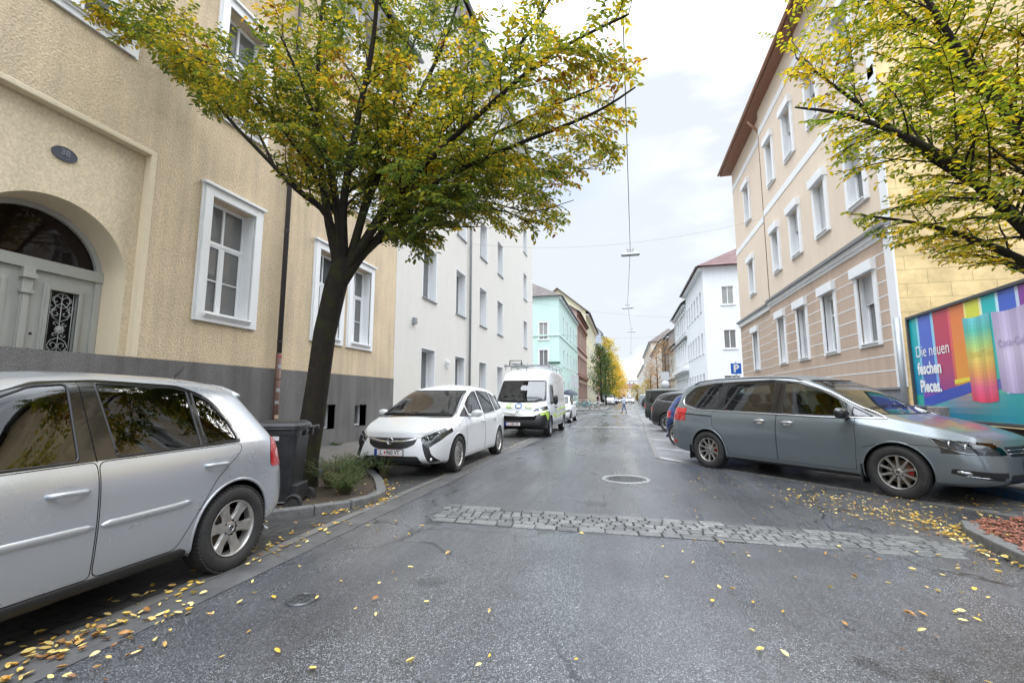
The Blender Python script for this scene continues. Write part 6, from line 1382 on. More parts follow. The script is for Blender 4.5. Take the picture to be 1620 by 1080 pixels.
def grow(limbs, seed, leafm, br_len=1.15, twig=.34, leaf_s=.062, spacing=.26, tw_sp=.11, leaf_sp=.036, start=.28, bound=None, dens=1.0, up_bias=.15):
    """limbs: list of (points, r0, r1). returns wood MB, leaf MB"""
    rnd = random.Random(seed); wood = MB(); lv = MB()
    def smooth(P, n=4):
        P = [Vector(p) for p in P]; out = []
        for i in range(len(P)-1):
            p0, p1, p2, p3 = P[max(i-1, 0)], P[i], P[i+1], P[min(i+2, len(P)-1)]
            for k in range(n):
                t = k/n; out.append(.5*((2*p1)+(-p0+p2)*t+(2*p0-5*p1+4*p2-p3)*t*t+(-p0+3*p1-3*p2+p3)*t**3))
        out.append(P[-1]); return out
    def rv(): return Vector((rnd.gauss(0, 1), rnd.gauss(0, 1), rnd.gauss(0, 1))).normalized()
    def leaves(P, size):
        side = 1
        for a, c in zip(P[:-1], P[1:]):
            d = (c-a); L_ = d.length
            if L_ < 1e-5: continue
            d.normalize(); k = 0
            while k < L_:
                p = a+d*k
                if rnd.random() < dens:
                    sd = d.cross(Vector((0, 0, 1))); sd = sd.normalized() if sd.length > .05 else rv()
                    ld = (d*.55+sd*side*.9+Vector((0, 0, -.25))+rv()*.35); up = (Vector((0, 0, 1))+rv()*.45)
                    if bound is None or bound(p): leaf(lv, p, ld, size*rnd.uniform(.7, 1.2), up)
                side = -side; k += leaf_sp*rnd.uniform(.7, 1.4)
    for P, r0, r1, *opt in limbs:
        st = opt[0] if opt else start; Q = smooth(P); n = len(Q); rad = [r0+(r1-r0)*(i/(n-1))**.8 for i in range(n)]; wood.tube(Q, rad, 9 if r0 > .05 else 6)
        acc = 0; tot = sum((Q[i+1]-Q[i]).length for i in range(n-1)); run = 0; nxt = tot*st
        for i in range(n-1):
            seg = (Q[i+1]-Q[i]); L_ = seg.length; d = seg.normalized()
            while nxt < run+L_:
                p = Q[i]+d*(nxt-run); f = nxt/tot; nxt += spacing*rnd.uniform(.6, 1.4)
                pass
                s = rv(); s = (s-d*s.dot(d)).normalized(); bd = (d*.75+s*.9+Vector((0, 0, up_bias))).normalized(); bl = br_len*(1.05-.65*f)*rnd.uniform(.6, 1.25)
                # secondary branch
                m = 6; B = [p]; q = p.copy(); dd = bd.copy()
                for k in range(m): dd = (dd+rv()*.16+Vector((0, 0, -.02))).normalized(); q = q+dd*bl/m; B.append(q.copy())
                if bound and not bound(B[-1]) and not bound(B[3]): continue
                if bound:
                    kk = 1
                    while kk < len(B) and bound(B[kk]): kk += 1
                    if kk < 3: continue
                    m = kk-1; bl = bl*m/6; B = B[:kk]
                rb = max(.006, (rad[i])*.30*(1 if bl > .5 else .7)); rb = min(rb, .03); wood.tube(B, [rb+(.003-rb)*k/m for k in range(m+1)], 5, cap=False)
                t = bl*.12; sd2 = 1
                while t < bl:
                    k = min(m-1, int(t/bl*m)); a = B[k].lerp(B[k+1], t/bl*m-k); d2 = (B[k+1]-B[k]).normalized(); pl = d2.cross(Vector((0, 0, 1))); pl = pl.normalized() if pl.length > .1 else rv()
                    td = (d2*.8+pl*sd2*.8+rv()*.4).normalized(); tl = twig*(1.15-.6*t/bl)*rnd.uniform(.6, 1.3); T = [a]; q2 = a.copy()
                    for _ in range(3): td = (td+rv()*.15+Vector((0, 0, -.09))).normalized(); q2 = q2+td*tl/3; T.append(q2.copy())
                    if bound and not bound(T[-1]): sd2 = -sd2; t += tw_sp; continue
                    wood.tube(T, [.0035, .003, .002, .0015], 3, cap=False); leaves(T, leaf_s); sd2 = -sd2; t += tw_sp*rnd.uniform(.7, 1.4)
                leaves(B[-3:], leaf_s)
            run += L_
    return wood, lv
def scale_y(X, Z, Y0, Y): return (X*Y/Y0, Y, 1.35+(Z-1.35)*Y/Y0)
A = lambda X, Z, Y: scale_y(X, Z, 5.9, Y)
limbsA = [
 ([A(-4.14, 3.3, 5.9), A(-4.42, 4.15, 5.85), A(-5.0, 4.65, 5.6), A(-5.52, 5.15, 5.4), A(-6.81, 6.5, 5.1), A(-7.4, 7.8, 4.9)], .10, .012, .22),
 ([A(-4.2, 3.35, 5.9), A(-4.45, 4.3, 6.0), A(-4.68, 5.6, 6.2), A(-4.75, 7.0, 6.3), A(-4.7, 8.6, 6.4)], .13, .02),
 ([A(-4.1, 3.35, 5.95), A(-4.15, 4.3, 5.7), A(-4.0, 5.5, 5.4), A(-3.75, 7.0, 5.2), A(-3.7, 8.6, 5.0)], .12, .02),
 ([A(-3.95, 3.4, 5.9), A(-3.5, 4.1, 6.0), A(-3.05, 4.8, 6.1), A(-2.14, 5.65, 6.2), A(-1.18, 6.65, 6.3), A(-.6, 7.6, 6.4)], .10, .015),
 ([A(-3.8, 3.45, 5.9), A(-3.3, 3.95, 5.7), A(-2.61, 4.48, 5.5), A(-1.6, 4.85, 5.3), A(-.35, 5.2, 5.2), A(.25, 5.5, 5.15)], .085, .010),
 ([A(-3.85, 3.45, 6.0), A(-3.2, 3.85, 6.3), A(-2.5, 4.15, 6.7), A(-1.7, 4.25, 7.1), A(-1.0, 4.15, 7.4)], .075, .010),
 ([A(-4.0, 3.35, 5.9), A(-3.7, 4.4, 5.9), A(-3.1, 5.6, 6.0), A(-2.5, 6.8, 6.1), A(-2.1, 8.2, 6.2)], .10, .015),
 ([A(-3.95, 3.4, 6.0), A(-3.2, 4.3, 6.4), A(-2.0, 5.0, 6.9), A(-.9, 5.4, 7.2), A(-.2, 5.6, 7.4)], .085, .012),
 ([A(-3.9, 3.45, 5.85), A(-3.0, 4.6, 5.3), A(-1.9, 5.5, 4.9), A(-.9, 6.2, 4.7), A(.2, 6.6, 4.6)], .08, .012),
 ([A(-4.15, 3.4, 5.9), A(-4.4, 4.8, 5.5), A(-4.9, 6.2, 5.0), A(-5.6, 7.6, 4.6)], .085, .012),
 ([A(-4.1, 3.4, 6.0), A(-4.3, 4.6, 6.6), A(-4.6, 5.8, 7.1), A(-5.0, 6.9, 7.4)], .08, .012),
 ([A(-4.0, 3.5, 6.0), A(-3.6, 5.0, 6.6), A(-3.2, 6.3, 7.2), A(-2.8, 7.6, 7.6)], .08, .012),
 ([A(-3.8, 3.45, 5.95), A(-3.35, 3.7, 5.9), A(-2.95, 3.72, 5.9), A(-2.6, 3.6, 5.9)], .035, .006, .3),
 ([A(-3.7, 3.5, 5.95), A(-3.0, 3.95, 5.8), A(-2.3, 4.05, 5.7), A(-1.6, 3.95, 5.6), A(-1.1, 3.65, 5.6)], .04, .006, .25),
 ([A(-3.5, 3.9, 5.9), A(-2.9, 3.95, 5.6), A(-2.4, 3.8, 5.4), A(-1.9, 3.75, 5.3)], .025, .005, .2),
 ([A(-2.6, 4.3, 6.5), A(-1.8, 4.1, 6.5), A(-1.2, 3.9, 6.5), A(-.6, 4.0, 6.5)], .02, .005, .1),
 ([A(-3.7, 3.6, 6.0), A(-3.0, 4.2, 6.4), A(-2.0, 4.45, 6.8), A(-1.0, 4.5, 7.1), A(-.3, 4.4, 7.3)], .04, .006, .25),
 ([A(-4.3, 4.2, 5.85), A(-4.8, 5.0, 5.3), A(-5.6, 6.0, 4.9), A(-6.6, 7.0, 4.6), A(-7.8, 7.6, 4.5)], .04, .006, .25),
 ([A(-6.8, 6.5, 5.1), A(-7.6, 7.3, 4.95), A(-8.6, 8.1, 4.85), A(-9.8, 9.0, 4.8)], .03, .006, .1),
 ([A(-5.5, 5.15, 5.4), A(-6.2, 6.3, 5.6), A(-7.0, 6.9, 5.7), A(-8.2, 7.5, 5.7)], .03, .006, .2),
]
def boundA(p):
    X, Z = p.x*5.9/p.y, 1.35+(p.z-1.35)*5.9/p.y
    lo = [(-10.6, 9.2), (-9.4, 8.1), (-8.4, 7.6), (-7.6, 6.9), (-7.0, 5.95), (-6.4, 6.1), (-5.6, 5.25), (-5.3, 4.6), (-4.7, 4.15), (-3.9, 4.1), (-3.5, 3.62), (-2.9, 3.25), (-2.6, 3.3), (-2.35, 3.7), (-1.8, 3.7), (-1.3, 3.4), (-.8, 3.55), (-.45, 4.05), (.05, 4.35), (.35, 4.9), (.45, 6.9), (.8, 9)]
    if X < lo[0][0] or X > .5: return False
    for a, c in zip(lo[:-1], lo[1:]):
        if a[0] <= X <= c[0]: return Z > a[1]+(c[1]-a[1])*(X-a[0])/(c[0]-a[0])
    return False
tA = empty('street_tree', (-4.6, 5.9, 0), 0, 'large autumn street tree growing beside the black wheelie bin', 'tree')
def put(o, root):
    o.parent = root; o.matrix_parent_inverse = Matrix.Translation(-root.location); return o
limbsA = [(([Vector((-4.22, 5.9, 2.85))] if (Vector(L_[0][0])-Vector((-4.05, 5.9, 3.4))).length < .5 else [])+L_[0], L_[1]*.82, *L_[2:]) for L_ in limbsA]
wood, lv = grow(limbsA, 3, LF_A, br_len=1.4, spacing=.145, tw_sp=.085, leaf_sp=.036, leaf_s=.080, twig=.42, bound=boundA)
tr = MB(); tr.tube([(-4.66, 5.9, 0), (-4.63, 5.9, .12), (-4.58, 5.9, .45), (-4.50, 5.9, 1.0), (-4.43, 5.9, 1.62), (-4.36, 5.9, 2.3), (-4.27, 5.9, 2.75), (-4.2, 5.9, 3.05), (-4.14, 5.9, 3.3), (-4.1, 5.9, 3.42), (-4.09, 5.9, 3.48)], [.29, .23, .185, .170, .160, .155, .158, .165, .135, .09, .02], 20)
for v_i, v in enumerate(tr.v):
    n1 = noise.noise(Vector(v)*2.2); c0 = Vector((-4.5+.1*v[2], 5.9, v[2])); d = Vector(v)-c0; tr.v[v_i] = tuple(c0+d*(1+.12*n1))
put(tr.build('trunk', M_bark), tA); put(wood.build('branches', M_bark), tA); put(lv.build('crown', LF_A), tA)
print('leaves A', len(lv.f)//2)
Bq = lambda X, Z, Y: scale_y(X, Z, 5.4, Y)
limbsB = [
 ([Bq(4.45, 1.9, 5.4), Bq(4.0, 2.7, 5.4), Bq(3.7, 3.3, 5.4), Bq(3.2, 3.8, 5.5), Bq(2.6, 4.5, 5.6), Bq(2.0, 5.2, 5.6)], .08, .010, .3),
 ([Bq(4.5, 1.9, 5.4), Bq(4.15, 2.9, 5.3), Bq(3.95, 3.9, 5.2), Bq(3.45, 5.2, 5.1), Bq(3.0, 6.6, 5.0)], .09, .015),
 ([Bq(4.45, 2.0, 5.5), Bq(3.9, 2.6, 5.8), Bq(3.4, 2.95, 6.1), Bq(2.95, 3.15, 6.3), Bq(2.4, 3.3, 6.5)], .07, .008, .3),
 ([Bq(4.4, 2.1, 5.4), Bq(3.8, 3.1, 5.0), Bq(3.2, 3.9, 4.8), Bq(2.5, 4.4, 4.7), Bq(1.95, 4.6, 4.6)], .07, .008, .3),
 ([Bq(4.5, 2.1, 5.4), Bq(4.1, 3.6, 5.6), Bq(3.7, 4.7, 5.8), Bq(3.0, 5.6, 6.0), Bq(2.3, 6.3, 6.2)], .08, .012),
 ([Bq(4.5, 2.1, 5.4), Bq(4.5, 3.6, 5.3), Bq(4.35, 5.2, 5.2), Bq(4.2, 7, 5.1)], .09, .015),
 ([Bq(4.5, 2.2, 5.5), Bq(4.8, 3.6, 5.8), Bq(5.0, 5.2, 6.2), Bq(5.3, 6.8, 6.4)], .08, .015),
 ([Bq(4.6, 2.2, 5.4), Bq(5.2, 3.2, 5.0), Bq(5.9, 4.2, 4.6), Bq(6.4, 5.2, 4.2)], .07, .012),
 ([Bq(4.35, 2.1, 5.6), Bq(3.85, 2.55, 6.3), Bq(3.55, 2.72, 6.9), Bq(3.25, 2.8, 7.2)], .05, .008, .35),
]
def boundB(p):
    if p.y < .5: return False
    X, Z = p.x*5.4/p.y, 1.35+(p.z-1.35)*5.4/p.y
    lo = [(1.55, 5.5), (1.75, 5.1), (2.0, 4.4), (2.2, 3.95), (2.3, 3.35), (2.5, 3.05), (2.75, 2.88), (3.3, 2.62), (3.9, 2.55), (4.6, 2.2), (9, 2.2)]
    if X < 1.7: return Z > 5.0 and X > 1.62
    for a, c in zip(lo[:-1], lo[1:]):
        if a[0] <= X <= c[0]: return Z > a[1]+(c[1]-a[1])*(X-a[0])/(c[0]-a[0])
    return False
tB = empty('street_tree', (4.62, 5.3, 0), 0, 'thinner yellow green street tree rising from the mulch pit at the right', 'tree')
wood, lv = grow(limbsB, 8, LF_B, br_len=1.3, spacing=.10, tw_sp=.085, leaf_sp=.038, leaf_s=.066, twig=.40, bound=boundB)
tr = MB(); tr.tube([(4.62, 5.3, 0), (4.6, 5.3, .5), (4.56, 5.35, 1.2), (4.5, 5.4, 1.9), (4.45, 5.4, 2.3)], [.19, .14, .125, .12, .1], 14)
put(tr.build('trunk', M_bark), tB); put(wood.build('branches', M_bark), tB); put(lv.build('crown', LF_B), tB); print('leaves B', len(lv.f)//2)
# trees down the street: conical or rounded crowns of leaf clumps
def far_tree(x, y, h, w, mat, label, seed, cz=.32, leafn=2600, shape='cone', ls=.16, dens=1, group=None, name='street_tree', trunkr=.13):
    rnd = random.Random(seed); root = empty(name, (x, y, 0), 0, label, 'tree', group); tr = MB(); tr.tube([(0, 0, 0), (.03, 0, h*.3), (0, .04, h*.6), (0, 0, h*.93)], [trunkr*1.2, trunkr, trunkr*.6, .02], 8)
    nb = 34; tips = []
    for k in range(nb):
        z = h*(cz*.75+(1-cz*.75)*(k/nb)**.9*.93); f = (z/h-cz)/(1-cz)
        prof = (1-max(f, 0))**.6 if shape == 'cone' else (math.sin(math.pi*min(1, max(.08, (f*.86+.12))))**.6)
        if f < .1: prof *= .55+.45*max(0, f)/.1
        a = k*2.4+rnd.uniform(-.4, .4); l = w/2*prof*rnd.uniform(.75, 1.1); up = .55 if shape == 'fan' else .35
        B = [Vector((0, 0, z-l*up*.5)), Vector((math.cos(a)*l*.5, math.sin(a)*l*.5, z-l*up*.1)), Vector((math.cos(a)*l, math.sin(a)*l, z+l*up*.5))]; tr.tube(B, [.035, .022, .006], 4, cap=False); tips.append((B, l))
    tr.build('trunk', M_bark2, root); lv = MB()
    for k in range(leafn):
        B, l = tips[rnd.randrange(len(tips))]; u = rnd.random()**.6; p = B[0].lerp(B[1], u*2) if u < .5 else B[1].lerp(B[2], u*2-1); s = .16*w*.55
        q = p+Vector((rnd.gauss(0, s*.55), rnd.gauss(0, s*.55), rnd.gauss(0, s*.5)))
        leaf(lv, q, Vector((rnd.gauss(0, 1), rnd.gauss(0, 1), rnd.gauss(-.3, .6))), ls*1.5*rnd.uniform(.7, 1.3), Vector((rnd.gauss(0, .5), rnd.gauss(0, .5), 1)))
    lv.build('crown', mat, root); return root
LF_G = leafmat('leaf_far_green', [(0, (.04, .085, .02)), (.6, (.09, .15, .03)), (1, (.13, .13, .02))], .35); LF_Y = leafmat('leaf_far_yellow', [(0, (.55, .42, .02)), (.4, (.85, .55, .03)), (1, (.9, .5, .03))], .4); LF_O = leafmat('leaf_far_orange', [(0, (.30, .16, .05)), (.6, (.5, .24, .05)), (1, (.55, .33, .1))], .4); LF_YG = leafmat('leaf_far_yellowgreen', [(0, (.35, .36, .03)), (.5, (.65, .50, .03)), (1, (.65, .42, .03))], .4)
far_tree(-3.6, 71, 9.9, 5.2, LF_G, 'dark green conical street tree nearest the parked bicycles', 1, .24, 3400)
far_tree(-3.3, 80, 9.4, 5.0, LF_G, 'second dark green street tree, behind the first one', 2, .24, 2800)
far_tree(-3.3, 96, 14.5, 7.5, LF_YG, 'tall yellow green street tree behind the dark green ones', 3, .2, 3400, ls=.2)
far_tree(-3.0, 112, 13.0, 8.5, LF_YG, 'broad yellow green tree before the golden one', 4, .2, 3000, ls=.2)
far_tree(-2.6, 132, 12.0, 8.8, LF_Y, 'golden yellow street tree overhanging the far road', 5, .2, 3000, ls=.22)
far_tree(-2.2, 152, 10.5, 8.5, LF_Y, 'last golden tree on the left before the street end', 6, .2, 2400, ls=.24)
far_tree(6.9, 84, 12.2, 5.4, LF_O, 'nearly bare tree with sparse orange leaves on the right', 7, .25, 900, 'fan', .15)
far_tree(6.8, 104, 12.5, 5.6, LF_O, 'second sparse orange tree on the right, farther off', 8, .25, 900, 'fan', .17)
far_tree(6.6, 128, 10.5, 5.4, LF_O, 'third sparse orange tree on the right, small with distance', 9, .25, 800, 'fan', .18)
far_tree(7.3, 92, 4.4, 2.6, LF_G, 'low green bushy tree under the orange ones', 10, .12, 900, 'round', .15)
far_tree(6.9, 150, 7.5, 4.4, LF_YG, 'small round yellow green tree far on the right', 11, .15, 900, 'round', .22)
far_tree(4.4, 185, 7.0, 6.5, LF_YG, 'round olive tree beyond the silver van', 12, .12, 1100, 'round', .28)
# wooded hill closing the view
b = MB(); V = []; F = []; nx_, ny_ = 60, 14; rnd = random.Random(2)
for j in range(ny_):
    for i in range(nx_):
        x = -420+i*840/(nx_-1); y = 470+j*38; z = 20*math.exp(-((x-5)/210)**2)*min(1, j/9)**.8*1.25+noise.noise(Vector((x*.012, y*.012, 0)))*5*min(1, j/4)-(1.5 if j == 0 else 0); V.append((x, y, z))
F = [(j*nx_+i, j*nx_+i+1, (j+1)*nx_+i+1, (j+1)*nx_+i) for j in range(ny_-1) for i in range(nx_-1)]
b.add(V, F, 0, True); hill = b.build('hill', pm('hill_grass', (.05, .065, .035), .9, noise=(.05, .6))); hill['kind'] = 'structure'
b = MB()
for k in range(5200):
    x = rnd.gauss(5, 45); y = rnd.uniform(540, 800); 
    z = 20*math.exp(-((x-5)/210)**2)*min(1, (y-470)/38/9)**.8*1.25; r_ = rnd.uniform(1.8, 3.5)
    for q in range(5): leaf(b, Vector((x+rnd.gauss(0, r_*.6), y+rnd.gauss(0, 2), z+rnd.uniform(0, r_*1.6))), Vector((rnd.gauss(0, 1), rnd.gauss(0, 1), rnd.gauss(0, 1))), r_*.9, Vector((rnd.gauss(0, 1), 0, 1)))
tag(b.build('hill_wood', leafmat('leaf_hill', [(0, (.035, .05, .03)), (1, (.10, .11, .06))], .1)), 'dark wooded hill top closing the view above the street end', 'woodland', kind='stuff')
# ------------------------------------------------------------------ street furniture and small things
def wheelie_bin(x, y, rz, label, w=.58, d=.62, h=1.0, mat=None):
    mat = mat or pm('bin_plastic', (.012, .0125, .0145), .38, noise=(7, .8, (.045, .045, .048)), bump=(30, .1, .003)); t = empty('wheelie_bin', (x, y, .0), rz, label, 'bin')
    b = MB(); V = []; R_ = [(.09, .80, .74), (.45, .87, .85), (.86, .97, .97), (.90, 1.02, 1.0), (.95, 1.02, 1.0)]
    for z, a, c in R_:
        sx, sy = d/2*a, w/2*c; ox = (1-a)*-.04
        for px_, py_ in ((-1, -.8), (-.85, -1), (.85, -1), (1, -.8), (1, .8), (.85, 1), (-.85, 1), (-1, .8)): V.append((px_*sx+ox, py_*sy, z*h))
    b.add(V, [(i*8+j, i*8+(j+1) % 8, (i+1)*8+(j+1) % 8, (i+1)*8+j) for i in range(4) for j in range(8)]+[tuple(range(8))], 0)
    b.bb((d/2-.12, -w*.34, .10), (d/2+.02, w*.34, .30)); body = b.build('body', mat, t, bevel=.012)
    b = MB(); V = []
    for z, a in ((.955, 1.06), (.985, 1.07), (1.02, .98), (1.045, .80)):
        sx, sy = d/2*a, w/2*a
        for px_, py_ in ((-1, -.8), (-.85, -1), (.85, -1), (1, -.8), (1, .8), (.85, 1), (-.85, 1), (-1, .8)): V.append((px_*sx, py_*sy, z*h))
    b.add(V, [(i*8+j, i*8+(j+1) % 8, (i+1)*8+(j+1) % 8, (i+1)*8+j) for i in range(3) for j in range(8)]+[tuple(range(8)), tuple(range(24, 32))]); b.build('lid', mat, t, bevel=.006)
    b = MB(); b.tube([(d/2+.10, -w*.43, .99), (d/2+.10, w*.43, .99)], .016, 8)
    for yy in (-w*.42, 0, w*.42): b.box((d/2+.04, yy, .975), (.14, .03, .035)); b.box((d/2+.01, yy, .93), (.05, .025, .1))
    b.build('handle', mat, t)
    ax = MB(); ax.tube([(d/2, -w*.45, .10), (d/2, w*.45, .10)], .011, 8); axo = ax.build('axle', M_steel, t)
    for s_ in (-1, 1):
        b = MB(); b.lathe([(0, .015*s_), (.045, .02*s_), (.07, .012*s_), (.075, .028*s_), (.098, .025*s_), (.102, 0), (.098, -.025*s_), (.07, -.02*s_), (0, -.02*s_)], 28, 'Y'); b.build('wheel', M_rub, t, (d/2, s_*w*.47, .102))
    b = MB(); b.box((-.02, -w/2*.985, .86), (.10, .003, .05)); b.build('bin_label', pm('label_white', (.55, .53, .53), .5), t)
    return t
wheelie_bin(-4.2, 5.0, R(18), 'black wheelie bin between the silver hatchback and the large tree', w=.50, d=.47, h=1.02)
# weeds in the left pit
L_weed = leafmat('weed_leaf', [(0, (.035, .075, .018)), (.5, (.075, .13, .03)), (.85, (.13, .17, .05)), (1, (.2, .12, .05))], .3)
def weed(x, y, h, r_, n, seed, label, ls=.022):
    rnd = random.Random(seed); t = empty('weed_plant', (x, y, .065), 0, label, 'plant', None); st = MB(); lv = MB()
    for k in range(n):
        a = rnd.uniform(0, 6.3); l = r_*rnd.random()**.5; P = [Vector((math.cos(a)*l*.2, math.sin(a)*l*.2, 0))]; d = Vector((math.cos(a)*l, math.sin(a)*l, h*rnd.uniform(.45, 1.0)))
        for u in (.35, .7, 1.0): P.append(Vector((d.x*u, d.y*u, d.z*math.sin(u*1.35))))
        st.tube(P, [.003, .0025, .002, .001], 3, cap=False)
        for q in range(15):
            u = .25+.75*q/15; i = min(2, int(u*3)); p = P[i].lerp(P[i+1], u*3-i); leaf(lv, p, Vector((rnd.gauss(0, 1), rnd.gauss(0, 1), rnd.gauss(.2, .5))), ls*rnd.uniform(.7, 1.5), Vector((rnd.gauss(0, .5), rnd.gauss(0, .5), 1)))
    st.build('stems', pm('weed_stem', (.10, .09, .04), .8), t); lv.build('leaves', L_weed, t)
weed(-4.15, 5.95, .46, .42, 190, 1, 'tall tangled green weeds against the foot of the large tree')
weed(-3.72, 5.62, .34, .34, 170, 2, 'bright green feathery weed clump at the rounded kerb of the pit', .018)
weed(-4.3, 6.75, .42, .45, 120, 3, 'loose leggy weeds at the back of the pit before the white people carrier', .024)
weed(-3.95, 7.05, .38, .25, 30, 5, 'thin reddish weed stalks under the plate of the white people carrier', .022)
weed(-7.55, 10.9, .12, .2, 20, 4, 'tiny weed tuft on the pavement below the cellar window', .03)
# hanging street lamps on span wires
M_wire = pm('wire', (.03, .03, .035), .5)
def span_lamp(y, x, z, label, big=True):
    t = empty('hanging_street_lamp', (x, y, z), 0, label, 'street lamp', 'lamps hanging over the middle of the street')
    b = MB(); b.add([(-.42, -.16, .02), (.42, -.16, .02), (.42, .16, .02), (-.42, .16, .02), (-.30, -.10, .13), (.30, -.10, .13), (.30, .10, .13), (-.30, .10, .13)], [(4, 5, 6, 7), (0, 1, 5, 4), (1, 2, 6, 5), (2, 3, 7, 6), (3, 0, 4, 7), (0, 1, 2, 3)]); b.bb((-.14, -.07, .13), (.14, .07, .2)); b.build('lamp_housing', M_zinc, t, bevel=.01)
    b = MB(); b.bb((-.38, -.13, -.01), (.38, .13, .018)); b.build('lamp_glass', pm('lamp_glass', (.35, .38, .4), .2), t)
    b = MB(); b.tube([(0, 0, .2), (0, 0, .36)], .018, 6); b.tube([(-.17, 0, .30), (.17, 0, .30)], .016, 6); b.tube([(-.12, 0, .22), (-.16, 0, .38)], .012, 5); b.tube([(.12, 0, .22), (.16, 0, .38)], .012, 5); b.build('bracket', M_zinc, t)
def wire(P, label, r=.012, group=None, name='overhead_wire'):
    o = MB().tube(P, r, 5).build(name, M_wire); tag(o, label, 'wire', group); return o
def sag(a, b_, s, n=12): a, b_ = Vector(a), Vector(b_); return [a.lerp(b_, k/n)+Vector((0, 0, -s*4*(k/n)*(1-k/n))) for k in range(n+1)]
LP = [(22, .42, 8.15), (36, .35, 8.25), (50, .8, 8.35), (76, 1.0, 8.4), (104, 1.5, 8.6), (135, 1.9, 8.8)]
LL = ['hanging street lamp nearest the camera, above the middle of the street', 'second hanging street lamp, level with the mint house', 'third hanging street lamp, small against the sky', 'fourth hanging street lamp, tiny over the far road', 'fifth hanging street lamp, a speck beyond the fourth', 'sixth and farthest hanging street lamp']
for (y, x, z), l in zip(LP, LL): span_lamp(y, x, z, l)
wire(sag((-7.7, 22, 9.4), (6.2, 22, 9.4), .65, 16)[:], 'cross wire carrying the nearest hanging lamp', .0035)
wire(sag((-7.7, 36, 9.2), (8.2, 50, 9.6), .4, 16), 'cross wire running from the white house to the cool white corner house', .006)
wire(sag((-7.7, 60, 9.6), (8.2, 62, 9.6), .5, 12), 'cross wire in front of the mint house windows', .007)
P0 = Vector((.02*6, 6.5, 8.6)); wire([(.13, 6.0, 8.9), (.2, 10, 8.72), (.42, 22, 8.5)], 'black feed cable running along the street to the nearest lamp', .013)
wire(sag((.42, 22, 8.5), (.35, 36, 8.6), .12, 8), 'feed cable between the first and second hanging lamp', .012)
wire(sag((.35, 36, 8.6), (.8, 50, 8.7), .12, 8), 'feed cable between the second and third hanging lamp', .012)
wire(sag((.8, 50, 8.7), (1.0, 76, 8.75), .15, 8), 'feed cable between the third and fourth hanging lamp', .012)
